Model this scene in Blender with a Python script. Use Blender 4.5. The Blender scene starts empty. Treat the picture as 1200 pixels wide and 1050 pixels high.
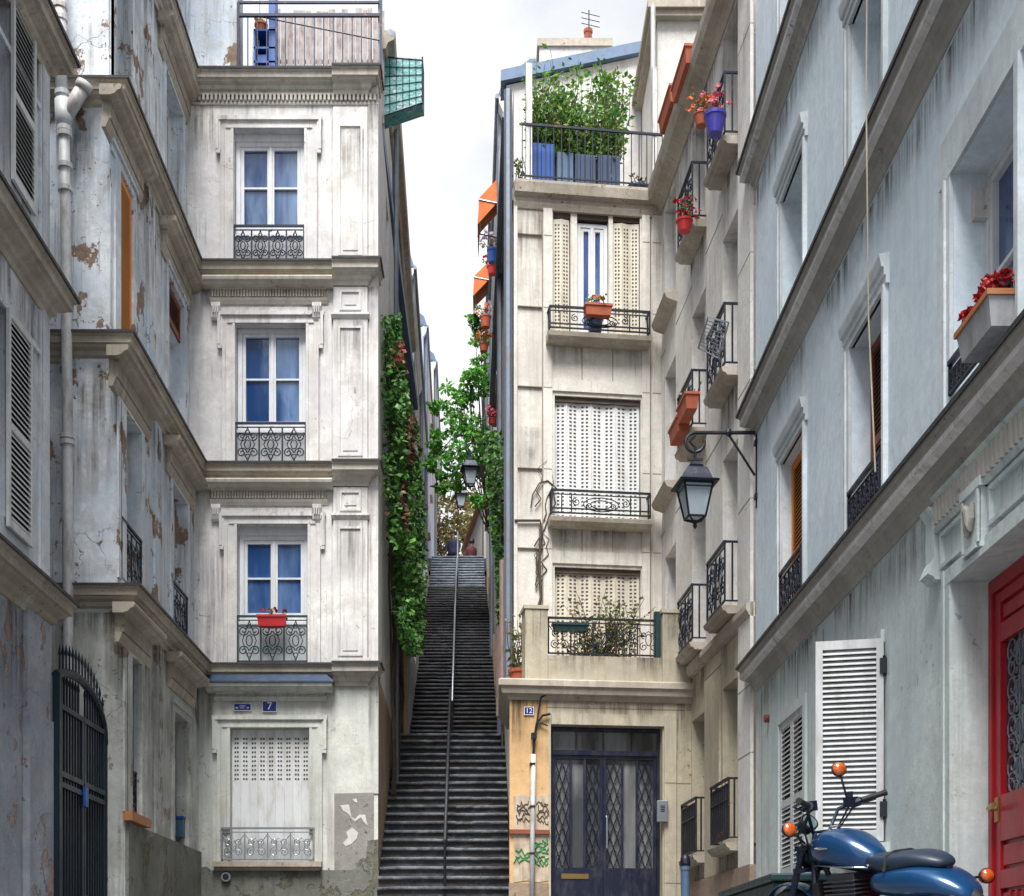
import bpy, bmesh, math, random
from mathutils import Vector, Matrix, noise as mnoise
R = random.Random(11)
F, CX, HY = 1600.0, 575.0, 1140.0        # focal length in photo pixels, vanishing point of the street
S = bpy.context.scene
COL = S.collection
ORG = {}

def P(x, y, d):
    return Vector(((x-CX)*d/F, d, (HY-y)*d/F))

class Fr:
    """a facade plane: u runs left to right seen from outside, n points out, z up"""
    def __init__(s, A, B):
        s.A = Vector(A); s.B = Vector(B); d = s.B-s.A; s.L = d.length; s.u = d/s.L
        s.n = Vector((s.u.y, -s.u.x))
    def w(s, u, n, z):
        p = s.A+s.u*u+s.n*n
        return Vector((p.x, p.y, z))
    def uz(s, x, y, n=0.0):
        r = Vector(((x-CX)/F, 1.0)); O = s.A+s.n*n
        t = O.dot(s.n)/r.dot(s.n)
        return ((r*t-s.A).dot(s.u), t*(HY-y)/F)
    def U(s, x, n=0.0): return s.uz(x, 0, n)[0]
    def Z(s, x, y, n=0.0): return s.uz(x, y, n)[1]

class MB:
    def __init__(s, fr=None):
        s.fr = fr; s.v = []; s.f = []; s.m = []; s.mi = 0
    def add(s, pts, faces, world=False):
        o = len(s.v)
        if s.fr and not world: pts = [s.fr.w(*p) for p in pts]
        s.v += [Vector(p) for p in pts]
        for f in faces: s.f.append([i+o for i in f]); s.m.append(s.mi)
    def box(s, a0, a1, b0, b1, c0, c1):
        if s.fr and b0 == -.02: b0 = .001          # trim sits on the wall face
        s.add([(a0,b0,c0),(a1,b0,c0),(a1,b1,c0),(a0,b1,c0),(a0,b0,c1),(a1,b0,c1),(a1,b1,c1),(a0,b1,c1)],
              [(0,3,2,1),(4,5,6,7),(0,1,5,4),(1,2,6,5),(2,3,7,6),(3,0,4,7)])
    def quad(s, a, b, c, d): s.add([a,b,c,d], [(0,1,2,3)])
    def _ex(s, A, B):
        k = len(A)
        s.add(A+B, [(i,(i+1)%k,k+(i+1)%k,k+i) for i in range(k)]+[tuple(range(k))[::-1], tuple(range(k,2*k))])
    def exu(s, poly, u0, u1): s._ex([(u0,n,z) for n,z in poly], [(u1,n,z) for n,z in poly])
    def exn(s, poly, n0, n1): s._ex([(u,n0,z) for u,z in poly], [(u,n1,z) for u,z in poly])
    def exz(s, poly, z0, z1): s._ex([(u,n,z0) for u,n in poly], [(u,n,z1) for u,n in poly])
    def tube(s, pts, r, k=6, closed=False, world=False):
        P_ = [Vector(s.fr.w(*p)) if (s.fr and not world) else Vector(p) for p in pts]
        N = len(P_); rs = r if isinstance(r, (list, tuple)) else [r]*N
        V = []; up = None
        for i in range(N):
            if closed: t = P_[(i+1)%N]-P_[i-1]
            else: t = P_[min(i+1,N-1)]-P_[max(i-1,0)]
            if t.length < 1e-9: t = Vector((0,0,1))
            t.normalize()
            if up is None:
                up = t.orthogonal().normalized()
            up = up-t*up.dot(t)
            if up.length < 1e-6: up = t.orthogonal()
            up.normalize(); b = t.cross(up)
            for j in range(k):
                a = 2*math.pi*(j+.5)/k
                V.append(P_[i]+(up*math.cos(a)+b*math.sin(a))*rs[i])
        fs = []
        for i in range(N if closed else N-1):
            i2 = (i+1)%N
            for j in range(k):
                j2 = (j+1)%k
                fs.append((i*k+j, i*k+j2, i2*k+j2, i2*k+j))
        if not closed:
            fs.append(tuple(range(k))[::-1]); fs.append(tuple((N-1)*k+j for j in range(k)))
        s.add(V, fs, True)
    def lathe(s, c, prof, k=14, M=None):
        """prof: (radius, height) bottom to top round the vertical through c; M optional 3x3 turn; a frame is ignored"""
        c = Vector(c); V = []
        for r, h in prof:
            for j in range(k):
                a = 2*math.pi*j/k
                p = Vector((r*math.cos(a), r*math.sin(a), h))
                V.append(c+(M @ p if M else p))
        fs = []
        for i in range(len(prof)-1):
            for j in range(k):
                j2 = (j+1)%k
                fs.append((i*k+j, i*k+j2, (i+1)*k+j2, (i+1)*k+j))
        fs.append(tuple(range(k))[::-1]); fs.append(tuple((len(prof)-1)*k+j for j in range(k)))
        s.add(V, fs, True)
    def sweep(s, path, prof, z=0):
        """prof: closed polygon of (n, z); path: plan points left to right seen from outside"""
        pts = [Vector(p) for p in path]; ms = []
        ns = []
        for i in range(len(pts)-1):
            d = (pts[i+1]-pts[i]).normalized(); ns.append(Vector((d.y, -d.x)))
        for i in range(len(pts)):
            if i == 0: ms.append(ns[0])
            elif i == len(pts)-1: ms.append(ns[-1])
            else: ms.append((ns[i-1]+ns[i])/(1+ns[i-1].dot(ns[i])))
        k = len(prof); V = []
        for p, m in zip(pts, ms):
            for n, h in prof:
                q = p+m*n; V.append((q.x, q.y, z+h))
        fs = []
        for i in range(len(pts)-1):
            for j in range(k):
                j2 = (j+1)%k
                fs.append((i*k+j, i*k+j2, (i+1)*k+j2, (i+1)*k+j))
        fs.append(tuple(range(k))[::-1]); fs.append(tuple((len(pts)-1)*k+j for j in range(k)))
        s.add(V, fs, True)
    def wall(s, u0, u1, z0, z1, holes=(), n=0.0, depth=.2):
        us = sorted({u0,u1}|{max(u0,min(u1,h[i])) for h in holes for i in (0,1)})
        zs = sorted({z0,z1}|{max(z0,min(z1,h[i])) for h in holes for i in (2,3)})
        for i in range(len(us)-1):
            for j in range(len(zs)-1):
                a, b, c, d = us[i], us[i+1], zs[j], zs[j+1]
                if b-a < 1e-6 or d-c < 1e-6: continue
                mu, mz = (a+b)/2, (c+d)/2
                if any(h[0] < mu < h[1] and h[2] < mz < h[3] for h in holes): continue
                s.quad((a,n,c),(b,n,c),(b,n,d),(a,n,d))
        for h in holes:
            a, b, c, d = h[:4]; dp = h[4] if len(h) > 4 else depth
            m = n-dp
            s.quad((a,n,c),(a,n,d),(a,m,d),(a,m,c)); s.quad((b,n,c),(b,m,c),(b,m,d),(b,n,d))
            s.quad((a,n,d),(b,n,d),(b,m,d),(a,m,d)); s.quad((a,n,c),(a,m,c),(b,m,c),(b,n,c))
    def leaf(s, c, d, up, ln, wd):
        d = d.normalized(); sd = d.cross(up)
        if sd.length < 1e-4: sd = d.orthogonal()
        sd.normalize(); nn = sd.cross(d)
        a = c; b = c+d*ln*.45+sd*wd*.5-nn*ln*.06; e = c+d*ln; g = c+d*ln*.45-sd*wd*.5-nn*ln*.06
        m_ = c+d*ln*.5+nn*ln*.05
        s.add([a,b,e,g,m_], [(0,1,4),(1,2,4),(2,3,4),(3,0,4)], True)
    def build(s, name, mats, parent=None, smooth=False, bevel=0, recalc=True, auto=None):
        me = bpy.data.meshes.new(name)
        o = ORG.get(parent.name, Vector((0,0,0))) if parent else Vector((0,0,0))
        me.from_pydata([tuple(v-o) for v in s.v], [], s.f)
        if not isinstance(mats, (list, tuple)): mats = [mats]
        for m in mats: me.materials.append(m)
        me.polygons.foreach_set('material_index', s.m)
        if recalc:
            bm = bmesh.new(); bm.from_mesh(me)
            bmesh.ops.recalc_face_normals(bm, faces=bm.faces)
            bm.to_mesh(me); bm.free()
        if smooth: me.polygons.foreach_set('use_smooth', [True]*len(me.polygons))
        me.update()
        ob = bpy.data.objects.new(name, me); COL.objects.link(ob)
        if parent:
            ob.parent = parent; ORG[ob.name] = o
        if bevel:
            b = ob.modifiers.new('bevel', 'BEVEL'); b.width = bevel; b.segments = 2; b.limit_method = 'ANGLE'
        return ob

def tag(o, label=None, cat=None, group=None, kind=None):
    if label: o['label'] = label
    if cat: o['category'] = cat
    if group: o['group'] = group
    if kind: o['kind'] = kind
    return o

def thing(name, label, cat, loc, group=None, local=False, rot=(0,0,0)):
    o = bpy.data.objects.new(name, None); COL.objects.link(o)
    o.empty_display_size = .2
    o.location = loc; o.rotation_euler = rot
    ORG[o.name] = Vector((0,0,0)) if local else Vector(loc)
    return tag(o, label, cat, group)

def copy_tree(o, parent=None):
    c = o.copy(); COL.objects.link(c)
    if parent: c.parent = parent
    for ch in list(o.children): copy_tree(ch, c)
    return c

# ------------------------------------------------------------------ materials
class NT:
    def __init__(s, name):
        s.mat = bpy.data.materials.new(name); s.mat.use_nodes = True
        s.t = s.mat.node_tree; s.b = s.t.nodes['Principled BSDF']
        s.pos = None
    def n(s, kind, **kw):
        nd = s.t.nodes.new(kind)
        for k, v in kw.items(): setattr(nd, k, v)
        return nd
    def ln(s, a, b): s.t.links.new(a, b)
    def P(s):
        if not s.pos: s.pos = s.n('ShaderNodeNewGeometry').outputs['Position']
        return s.pos
    def vec(s, sc=(1,1,1), off=(0,0,0), src=None):
        m = s.n('ShaderNodeMapping'); m.inputs['Scale'].default_value = sc; m.inputs['Location'].default_value = off
        s.ln(src or s.P(), m.inputs['Vector']); return m.outputs[0]
    def noise(s, scale, detail=6, rough=.6, vec=None, dist=0):
        n = s.n('ShaderNodeTexNoise'); n.inputs['Scale'].default_value = scale; n.inputs['Detail'].default_value = detail
        n.inputs['Roughness'].default_value = rough; n.inputs['Distortion'].default_value = dist
        s.ln(vec or s.P(), n.inputs['Vector']); return n.outputs['Fac']
    def ramp(s, fac, stops, const=False):
        r = s.n('ShaderNodeValToRGB')
        if const: r.color_ramp.interpolation = 'CONSTANT'
        el = r.color_ramp.elements
        while len(el) < len(stops): el.new(.5)
        for e, (p, c) in zip(el, stops):
            e.position = p
            e.color = (c, c, c, 1) if isinstance(c, (int, float)) else (*c, 1)
        s.ln(fac, r.inputs[0]); return r.outputs[0]
    def mix(s, fac, a, b, mode='MIX'):
        m = s.n('ShaderNodeMix', data_type='RGBA', blend_type=mode)
        for sk, v in ((m.inputs['Factor'], fac), (m.inputs[6], a), (m.inputs[7], b)):
            if isinstance(v, (int, float)): sk.default_value = v
            elif isinstance(v, tuple): sk.default_value = (*v, 1)
            else: s.ln(v, sk)
        return m.outputs[2]
    def math(s, op, a, b=0.0, clamp=False):
        m = s.n('ShaderNodeMath', operation=op); m.use_clamp = clamp
        for sk, v in ((m.inputs[0], a), (m.inputs[1], b)):
            if isinstance(v, (int, float)): sk.default_value = v
            else: s.ln(v, sk)
        return m.outputs[0]
    def bump(s, h, strength=.3, dist=.02):
        b = s.n('ShaderNodeBump'); b.inputs['Strength'].default_value = strength; b.inputs['Distance'].default_value = dist
        s.ln(h, b.inputs['Height']); s.ln(b.outputs[0], s.b.inputs['Normal'])
    def col(s, c):
        if isinstance(c, tuple): s.b.inputs['Base Color'].default_value = (*c, 1)
        else: s.ln(c, s.b.inputs['Base Color'])
        return s
    def set(s, **kw):
        for k, v in kw.items():
            k = {'rough':'Roughness', 'metal':'Metallic', 'spec':'Specular IOR Level', 'coat':'Coat Weight', 'coatr':'Coat Roughness',
                 'trans':'Transmission Weight', 'alpha':'Alpha', 'ior':'IOR', 'sheen':'Sheen Weight'}[k]
            if isinstance(v, (int, float)): s.b.inputs[k].default_value = v
            else: s.ln(v, s.b.inputs[k])
        return s

def plaster(name, base, dirt=(.2,.17,.14), alt=None, dirt_amt=.5, streak=.5, crack=.5, flake=0.0, flake_col=(.22,.17,.13), seed=0.0, speck=.5, bump=.35):
    """old painted render: tone patches, soft vertical run marks, hairline cracks, flaked spots, small pits"""
    t = NT(name); off = (seed*7.3, seed*3.1, seed*5.7)
    p = t.vec((1,1,1), off)
    alt = alt or tuple(c*.8 for c in base)
    c = t.mix(t.ramp(t.noise(.9, 5, .62, p), [(.40,0),(.60,1)]), base, alt)
    # vertical weathering runs
    sv = t.vec((5.5,5.5,.28), off)
    st = t.ramp(t.noise(1.6, 7, .68, sv), [(.47,0),(.63,1)])
    ms = t.ramp(t.noise(.55, 4, .6, p), [(.42,0),(.58,1)])
    c = t.mix(t.math('MULTIPLY', t.math('MULTIPLY', st, ms), streak, True), c, dirt)
    # blotchy grime
    g = t.ramp(t.noise(2.6, 9, .72, p, .3), [(.48,0),(.62,1)])
    c = t.mix(t.math('MULTIPLY', g, dirt_amt, True), c, tuple((a+b)/2 for a, b in zip(dirt, base)))
    # mid-scale mottling and thin run lines
    mt = t.noise(8.5, 8, .75, p, .4)
    c = t.mix(t.ramp(mt, [(.42,0),(.62,.55)]), c, tuple(x*.66+y*.1 for x, y in zip(base, dirt)))
    fl_ = t.ramp(t.noise(2.0, 5, .7, t.vec((14,14,.5), off)), [(.58,0),(.66,1)])
    c = t.mix(t.math('MULTIPLY', t.math('MULTIPLY', fl_, t.ramp(t.noise(1.3, 4, .6, t.vec((1,1,1), (off[1],off[2],off[0]))), [(.47,0),(.6,1)])), .6*streak, True), c, tuple(x*.8 for x in dirt))
    # grain
    gr = t.noise(38, 4, .7, p)
    c = t.mix(t.ramp(gr, [(.35,.0),(.75,.20)]), c, tuple(x*.55 for x in base))
    # pits
    pt = t.ramp(t.noise(15, 3, .6, p), [(.63,0),(.67,1)])
    pm = t.ramp(t.noise(1.1, 5, .65, t.vec((1,1,1), (seed*3,7,seed))), [(.52,0),(.60,1)])
    c = t.mix(t.math('MULTIPLY', t.math('MULTIPLY', pt, pm), speck, True), c, tuple(x*.7 for x in dirt))
    # hairline cracks
    wv = t.n('ShaderNodeVectorMath', operation='ADD')
    nz = t.n('ShaderNodeTexNoise'); nz.inputs['Scale'].default_value = 2.2; nz.inputs['Detail'].default_value = 7; t.ln(p, nz.inputs['Vector'])
    sc = t.n('ShaderNodeVectorMath', operation='SCALE'); sc.inputs['Scale'].default_value = .9; t.ln(nz.outputs['Color'], sc.inputs[0])
    t.ln(p, wv.inputs[0]); t.ln(sc.outputs[0], wv.inputs[1])
    vo = t.n('ShaderNodeTexVoronoi', feature='DISTANCE_TO_EDGE'); vo.inputs['Scale'].default_value = .9; t.ln(wv.outputs[0], vo.inputs['Vector'])
    ck = t.ramp(vo.outputs['Distance'], [(0,1),(.007,0)])
    cm = t.ramp(t.noise(.8, 3, .5, t.vec((1,1,1), (seed+4,2,9))), [(.54,0),(.62,1)])
    ckm = t.math('MULTIPLY', t.math('MULTIPLY', ck, cm), crack, True)
    c = t.mix(ckm, c, tuple(x*.5 for x in dirt))
    h = t.math('ADD', t.math('MULTIPLY', gr, .25), t.math('MULTIPLY', t.noise(6, 6, .65, p), .5))
    if flake > 0:
        th = .645-.22*flake
        fl = t.ramp(t.noise(1.7, 8, .66, t.vec((1,1,.8), (seed*2+1, 5, seed))), [(th,0),(th+.012,1)])
        ft = t.mix(t.ramp(t.noise(9, 5, .7, p), [(.35,0),(.65,1)]), flake_col, tuple(x*1.7 for x in flake_col))
        c = t.mix(fl, c, ft)
        h = t.math('SUBTRACT', h, t.math('MULTIPLY', fl, .8))
    h = t.math('SUBTRACT', h, t.math('MULTIPLY', ckm, .6))
    t.col(c); t.bump(h, bump, .03); t.set(rough=.9, spec=.25)
    return t.mat

def simple(name, c, rough=.5, metal=0, var=.25, scale=7, bump=.1, rust=None, rust_amt=.0, coat=0, dirt=None, dirt_amt=0):
    t = NT(name)
    n = t.noise(scale, 6, .65)
    cc = t.mix(t.ramp(n, [(.3,0),(.7,1)]), c, tuple(x*(1-var) for x in c))
    if dirt: cc = t.mix(t.math('MULTIPLY', t.ramp(t.noise(4.2, 8, .7, t.vec((2,2,.6))), [(.48,0),(.66,1)]), dirt_amt), cc, dirt)
    if rust: cc = t.mix(t.ramp(t.noise(5.5, 8, .7), [(.62-.2*rust_amt,0),(.66-.2*rust_amt,1)]), cc, rust)
    t.col(cc); t.set(rough=t.ramp(n, [(.2,max(.03,rough-.1)),(.8,min(1,rough+.12))]), metal=metal, coat=coat)
    if bump: t.bump(t.noise(scale*5, 5, .7), bump, .01)
    return t.mat

def leafmat(name, cols, rough=.45, trans=.25):
    t = NT(name)
    rnd = t.n('ShaderNodeNewGeometry').outputs['Random Per Island']
    k = len(cols)
    c = t.ramp(rnd, [((i+.5)/k, cc) for i, cc in enumerate(cols)])
    t.col(c); t.set(rough=rough, spec=.4)
    # thin leaves let some light through
    tr = t.n('ShaderNodeBsdfTranslucent'); t.ln(c, tr.inputs['Color'])
    mx = t.n('ShaderNodeMixShader'); mx.inputs[0].default_value = trans
    out = t.t.nodes['Material Output']
    t.ln(t.b.outputs[0], mx.inputs[1]); t.ln(tr.outputs[0], mx.inputs[2]); t.ln(mx.outputs[0], out.inputs['Surface'])
    return t.mat

M = {}
# walls
M['left_up'] = plaster('cream_old_render', (.77,.755,.735), dirt=(.14,.12,.125), alt=(.64,.635,.66), dirt_amt=.55, streak=.8, crack=.8, speck=.55, seed=1)
M['left_low'] = plaster('greenish_old_render', (.67,.68,.625), dirt=(.17,.15,.125), alt=(.50,.53,.51), dirt_amt=.5, streak=.55, crack=.6, speck=.7, seed=2)
M['wing'] = plaster('blue_grey_render', (.76,.80,.84), dirt=(.13,.10,.08), alt=(.48,.57,.68), dirt_amt=.8, streak=.9, crack=.9, flake=.32, flake_col=(.17,.12,.09), speck=.8, seed=3, bump=.5)
M['wing_low'] = plaster('dirty_ground_render', (.64,.67,.65), dirt=(.13,.11,.09), alt=(.30,.31,.29), dirt_amt=.7, streak=.7, crack=.7, flake=.3, flake_col=(.2,.16,.13), speck=.8, seed=4, bump=.5)
M['plinth'] = plaster('mossy_plinth', (.23,.235,.21), dirt=(.06,.055,.045), alt=(.14,.15,.135), dirt_amt=.9, streak=.5, crack=.6, flake=.45, flake_col=(.10,.10,.075), speck=1, seed=5, bump=.8)
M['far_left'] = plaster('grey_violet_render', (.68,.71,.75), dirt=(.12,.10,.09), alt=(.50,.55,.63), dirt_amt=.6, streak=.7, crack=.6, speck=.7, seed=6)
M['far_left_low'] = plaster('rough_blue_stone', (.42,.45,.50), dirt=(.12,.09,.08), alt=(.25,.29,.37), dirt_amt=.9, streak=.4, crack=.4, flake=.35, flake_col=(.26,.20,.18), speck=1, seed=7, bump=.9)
M['right_stone'] = plaster('cream_ashlar', (.71,.68,.62), dirt=(.2,.16,.12), alt=(.60,.585,.55), dirt_amt=.5, streak=.6, crack=.3, speck=.35, seed=8)
M['right_wing'] = plaster('cream_wing_stone', (.76,.74,.70), dirt=(.2,.165,.13), alt=(.65,.65,.645), dirt_amt=.4, streak=.55, crack=.4, speck=.4, seed=9)
M['right_low'] = plaster('yellow_stone', (.52,.465,.345), dirt=(.15,.12,.085), alt=(.41,.38,.31), dirt_amt=.5, streak=.6, crack=.3, speck=.7, seed=10)
M['ochre'] = plaster('ochre_paint', (.64,.42,.21), dirt=(.25,.14,.07), alt=(.56,.36,.18), dirt_amt=.3, streak=.45, crack=.2, speck=.4, seed=11)
M['pinkstone'] = plaster('pink_rubble_plinth', (.34,.25,.19), dirt=(.12,.09,.07), alt=(.25,.19,.15), dirt_amt=.8, streak=.3, crack=.9, flake=.3, flake_col=(.2,.17,.14), speck=1, seed=12, bump=.8)
M['near_up'] = plaster('pale_blue_render', (.70,.80,.865), dirt=(.24,.27,.29), alt=(.60,.71,.80), dirt_amt=.25, streak=.22, crack=.25, speck=.28, seed=13, bump=.2)
M['near_low'] = plaster('grey_green_render', (.64,.71,.70), dirt=(.2,.19,.17), alt=(.48,.57,.60), dirt_amt=.45, streak=.5, crack=.3, speck=.5, seed=14)
M['alley_wall'] = plaster('brown_stained_render', (.40,.34,.27), dirt=(.13,.085,.05), alt=(.29,.20,.13), dirt_amt=.8, streak=.8, crack=.5, flake=.3, flake_col=(.20,.13,.08), speck=.8, seed=15, bump=.6)
M['alley_white'] = plaster('alley_pale_render', (.72,.70,.68), dirt=(.2,.17,.15), alt=(.62,.61,.63), dirt_amt=.4, streak=.5, crack=.4, speck=.4, seed=16)
M['alley_pink'] = plaster('alley_pink_render', (.70,.60,.56), dirt=(.2,.17,.15), alt=(.60,.53,.52), dirt_amt=.4, streak=.5, crack=.4, speck=.4, seed=17)
M['alley_blue'] = plaster('alley_bluish_render', (.50,.57,.70), dirt=(.16,.15,.15), alt=(.36,.40,.48), dirt_amt=.4, streak=.5, crack=.4, speck=.4, seed=18)
M['patch'] = plaster('bare_mortar', (.33,.315,.29), dirt=(.14,.12,.10), alt=(.27,.26,.24), dirt_amt=.8, streak=.2, crack=.6, flake=.2, flake_col=(.26,.2,.16), speck=1, seed=19, bump=.8)
M['flake_white'] = plaster('old_white_paint_flake', (.66,.65,.62), dirt=(.3,.28,.25), dirt_amt=.3, streak=.2, crack=.6, speck=.6, seed=20)
# mouldings
M['trim'] = plaster('moulding_stone', (.58,.55,.49), dirt=(.14,.105,.075), alt=(.46,.42,.36), dirt_amt=.6, streak=.5, crack=.3, speck=.6, seed=21)
M['trim_wing'] = plaster('brown_moulding', (.49,.445,.375), dirt=(.10,.08,.06), alt=(.35,.31,.25), dirt_amt=.8, streak=.5, crack=.3, speck=.7, seed=22)
M['trim_near'] = plaster('grey_brown_moulding', (.42,.41,.375), dirt=(.10,.09,.08), alt=(.30,.29,.265), dirt_amt=.5, streak=.3, crack=.1, speck=.5, seed=23)
M['surround'] = plaster('pale_surround', (.75,.735,.715), dirt=(.17,.14,.115), alt=(.56,.555,.57), dirt_amt=.7, streak=.8, crack=.6, speck=.6, seed=24)
M['near_sur'] = plaster('near_surround', (.72,.79,.83), dirt=(.24,.24,.23), alt=(.43,.48,.50), dirt_amt=.3, streak=.3, crack=.2, speck=.3, seed=25)
M['slab'] = plaster('balcony_slab_stone', (.52,.47,.40), dirt=(.10,.075,.05), alt=(.37,.32,.26), dirt_amt=.9, streak=.4, crack=.3, speck=.8, seed=26)
M['flash'] = simple('dark_lead_flashing', (.075,.075,.085), .55, .3, dirt=(.16,.13,.10), dirt_amt=.5)
M['zinc'] = simple('blue_zinc', (.085,.15,.26), .5, .15, dirt=(.12,.13,.14), dirt_amt=.5)
M['slate'] = simple('dark_blue_slate', (.025,.05,.10), .5, .1, dirt=(.10,.11,.12), dirt_amt=.5)
M['rail_dark'] = simple('dark_worn_rail', (.02,.022,.03), .65, .1, .3, rust=(.07,.035,.02), rust_amt=.2)
M['joint'] = simple('mortar_joint', (.26,.22,.17), .95, 0)
# joinery and metal
M['white_wood'] = simple('white_painted_wood', (.66,.68,.71), .45, 0, .12, dirt=(.35,.33,.3), dirt_amt=.35)
M['cream_wood'] = simple('cream_painted_shutter', (.60,.555,.46), .55, 0, .15, dirt=(.3,.24,.17), dirt_amt=.5)
M['grey_wood'] = simple('pale_grey_shutter', (.55,.57,.585), .5, 0, .15, dirt=(.28,.26,.23), dirt_amt=.5)
M['white_metal'] = simple('white_folding_shutter', (.67,.69,.70), .45, 0, .1, dirt=(.38,.33,.27), dirt_amt=.5)
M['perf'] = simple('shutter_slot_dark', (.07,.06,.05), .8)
M['iron'] = simple('black_iron', (.022,.026,.036), .45, .5, .3, rust=(.10,.045,.025), rust_amt=.12)
M['iron_blue'] = simple('blue_black_iron', (.014,.02,.042), .42, .4, .3, rust=(.10,.05,.03), rust_amt=.1)
M['iron_teal'] = simple('teal_iron', (.02,.06,.068), .45, .4, .3, rust=(.09,.05,.03), rust_amt=.1)
M['steel'] = simple('grey_steel', (.33,.36,.40), .4, .6)
M['pipe'] = simple('painted_cast_pipe', (.56,.57,.58), .55, .1, .2, dirt=(.26,.19,.14), dirt_amt=.7)
M['pipe_dark'] = simple('dark_zinc_pipe', (.17,.205,.26), .5, .4, .2, dirt=(.16,.10,.07), dirt_amt=.6)
M['pipe_pink'] = simple('pink_painted_pipe', (.38,.27,.24), .6, 0, .2, dirt=(.15,.1,.08), dirt_amt=.6)
M['orange_wood'] = simple('orange_blind', (.72,.24,.025), .6, 0, .2, scale=3)
M['brown_wood'] = simple('brown_red_blind', (.22,.06,.03), .6, 0, .2, scale=3)
M['red_paint'] = simple('red_door_paint', (.40,.006,.018), .4, 0, .25, scale=4, dirt=(.16,.008,.015), dirt_amt=.5, coat=.1)
M['navy'] = simple('navy_door_paint', (.006,.010,.03), .35, 0, .3, coat=.3, dirt=(.06,.06,.07), dirt_amt=.5)
M['blue_door'] = simple('blue_shutter_paint', (.05,.12,.22), .5, 0, .3, dirt=(.05,.06,.07), dirt_amt=.5)
M['gate'] = simple('blue_black_gate', (.016,.028,.045), .4, .4, .3)
M['dark'] = simple('dark_interior', (.02,.02,.022), .9, 0, .3)
M['dkwood'] = simple('dark_old_wood', (.09,.065,.05), .7, 0, .4)
M['brass'] = simple('old_brass', (.45,.30,.12), .35, .9)
M['terra'] = simple('terracotta', (.40,.09,.04), .7, 0, .25)
M['terra_red'] = simple('red_plastic', (.50,.02,.025), .4, 0, .15)
M['terra_rim'] = simple('rusty_orange_trim', (.42,.16,.06), .6, 0, .3)
M['pot_white'] = simple('whitewashed_planter', (.40,.41,.43), .6, 0, .2, dirt=(.2,.17,.15), dirt_amt=.5)
M['pot_blue'] = simple('blue_planter', (.008,.085,.36), .4, 0, .25)
M['pot_slate'] = simple('slate_blue_planter', (.03,.06,.14), .5, 0, .25)
M['pot_violet'] = simple('violet_blue_pot', (.05,.045,.33), .35, 0, .2)
M['soil'] = simple('soil', (.035,.025,.018), .95, 0, .4)
M['awning'] = simple('orange_canvas', (.62,.145,.025), .75, 0, .25)
M['sign_blue'] = simple('enamel_blue', (.014,.022,.20), .25, 0, .15, bump=0)
M['sign_white'] = simple('enamel_white', (.72,.72,.75), .3, 0, .05, bump=0)
M['fence'] = simple('weathered_slats', (.42,.38,.37), .8, 0, .35, dirt=(.16,.08,.09), dirt_amt=.8)
M['bark'] = simple('bark', (.075,.055,.04), .9, 0, .4, bump=.6)
M['stem'] = simple('green_brown_stem', (.07,.06,.03), .8)
# foliage
M['ivy'] = leafmat('ivy_leaves', [(.015,.06,.012),(.045,.15,.02),(.08,.23,.035),(.025,.095,.02),(.13,.30,.05)])
M['ivy_brown'] = leafmat('faded_ivy_leaves', [(.10,.05,.03),(.06,.055,.025),(.16,.07,.035),(.05,.03,.02)])
M['ivy_red'] = leafmat('red_creeper_leaves', [(.35,.03,.03),(.22,.03,.02),(.40,.08,.04)])
M['tree'] = leafmat('bright_tree_leaves', [(.05,.22,.03),(.10,.36,.05),(.17,.46,.07),(.04,.16,.03),(.24,.52,.09)], trans=.4)
M['autumn'] = leafmat('autumn_leaves', [(.14,.13,.04),(.24,.18,.05),(.10,.12,.04),(.30,.16,.04),(.17,.19,.07)], trans=.4)
M['shrub'] = leafmat('terrace_shrub_leaves', [(.04,.14,.025),(.10,.27,.04),(.17,.36,.06),(.28,.32,.08),(.06,.19,.05)], trans=.35)
M['shrub_dry'] = leafmat('mixed_balcony_leaves', [(.08,.16,.035),(.16,.20,.06),(.26,.13,.07),(.11,.08,.04),(.22,.25,.09)], trans=.3)
M['fl_red'] = leafmat('red_petals', [(.42,.012,.018),(.27,.008,.014),(.50,.03,.03)])
M['fl_pink'] = leafmat('pink_petals', [(.60,.10,.16),(.65,.22,.28),(.50,.05,.08)])
M['fl_orange'] = leafmat('orange_petals', [(.70,.14,.02),(.60,.08,.02),(.65,.25,.06)])
M['fl_pale'] = leafmat('pale_petals', [(.5,.42,.5),(.55,.5,.5),(.4,.3,.4)])

def glassmat(name, dark, light, amt):
    """window pane: reflective glass over net curtains hanging in folds behind it"""
    t = NT(name)
    v = t.vec((1,1,.18))
    f = t.noise(5.5, 5, .6, v, .6)
    sd_ = sum(map(ord, name))*.37; big = t.ramp(t.noise(1.9, 4, .55, t.vec((1,1,.22), (sd_,1,sd_*.6)), .3), [(.62-amt*.35,0),(.72-amt*.2,1)])
    cur = t.mix(t.ramp(f, [(.35,0),(.65,1)]), tuple(x*.6 for x in light), light)
    c = t.mix(big, dark, cur)
    t.col(c); t.set(rough=.04, spec=.6, coat=.25, coatr=.02)
    t.bump(t.noise(2.6, 3, .5), .22, .03)
    return t.mat
M['glass'] = glassmat('window_glass_blue', (.012,.045,.15), (.11,.20,.38), .5)
M['glass_b'] = glassmat('window_glass_curtained', (.02,.065,.20), (.15,.26,.46), .7)
M['glass_c'] = glassmat('window_glass_half_curtained', (.012,.04,.14), (.17,.26,.42), .5)
M['glass_g'] = glassmat('door_glass_grey', (.05,.055,.06), (.20,.205,.21), .6)
M['glass_d'] = glassmat('window_glass_dark', (.012,.018,.028), (.07,.08,.09), .3)
t = NT('lantern_glass'); t.col((.50,.60,.68)); t.set(rough=.12, alpha=.62, coat=.5); M['lglass'] = t.mat

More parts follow.
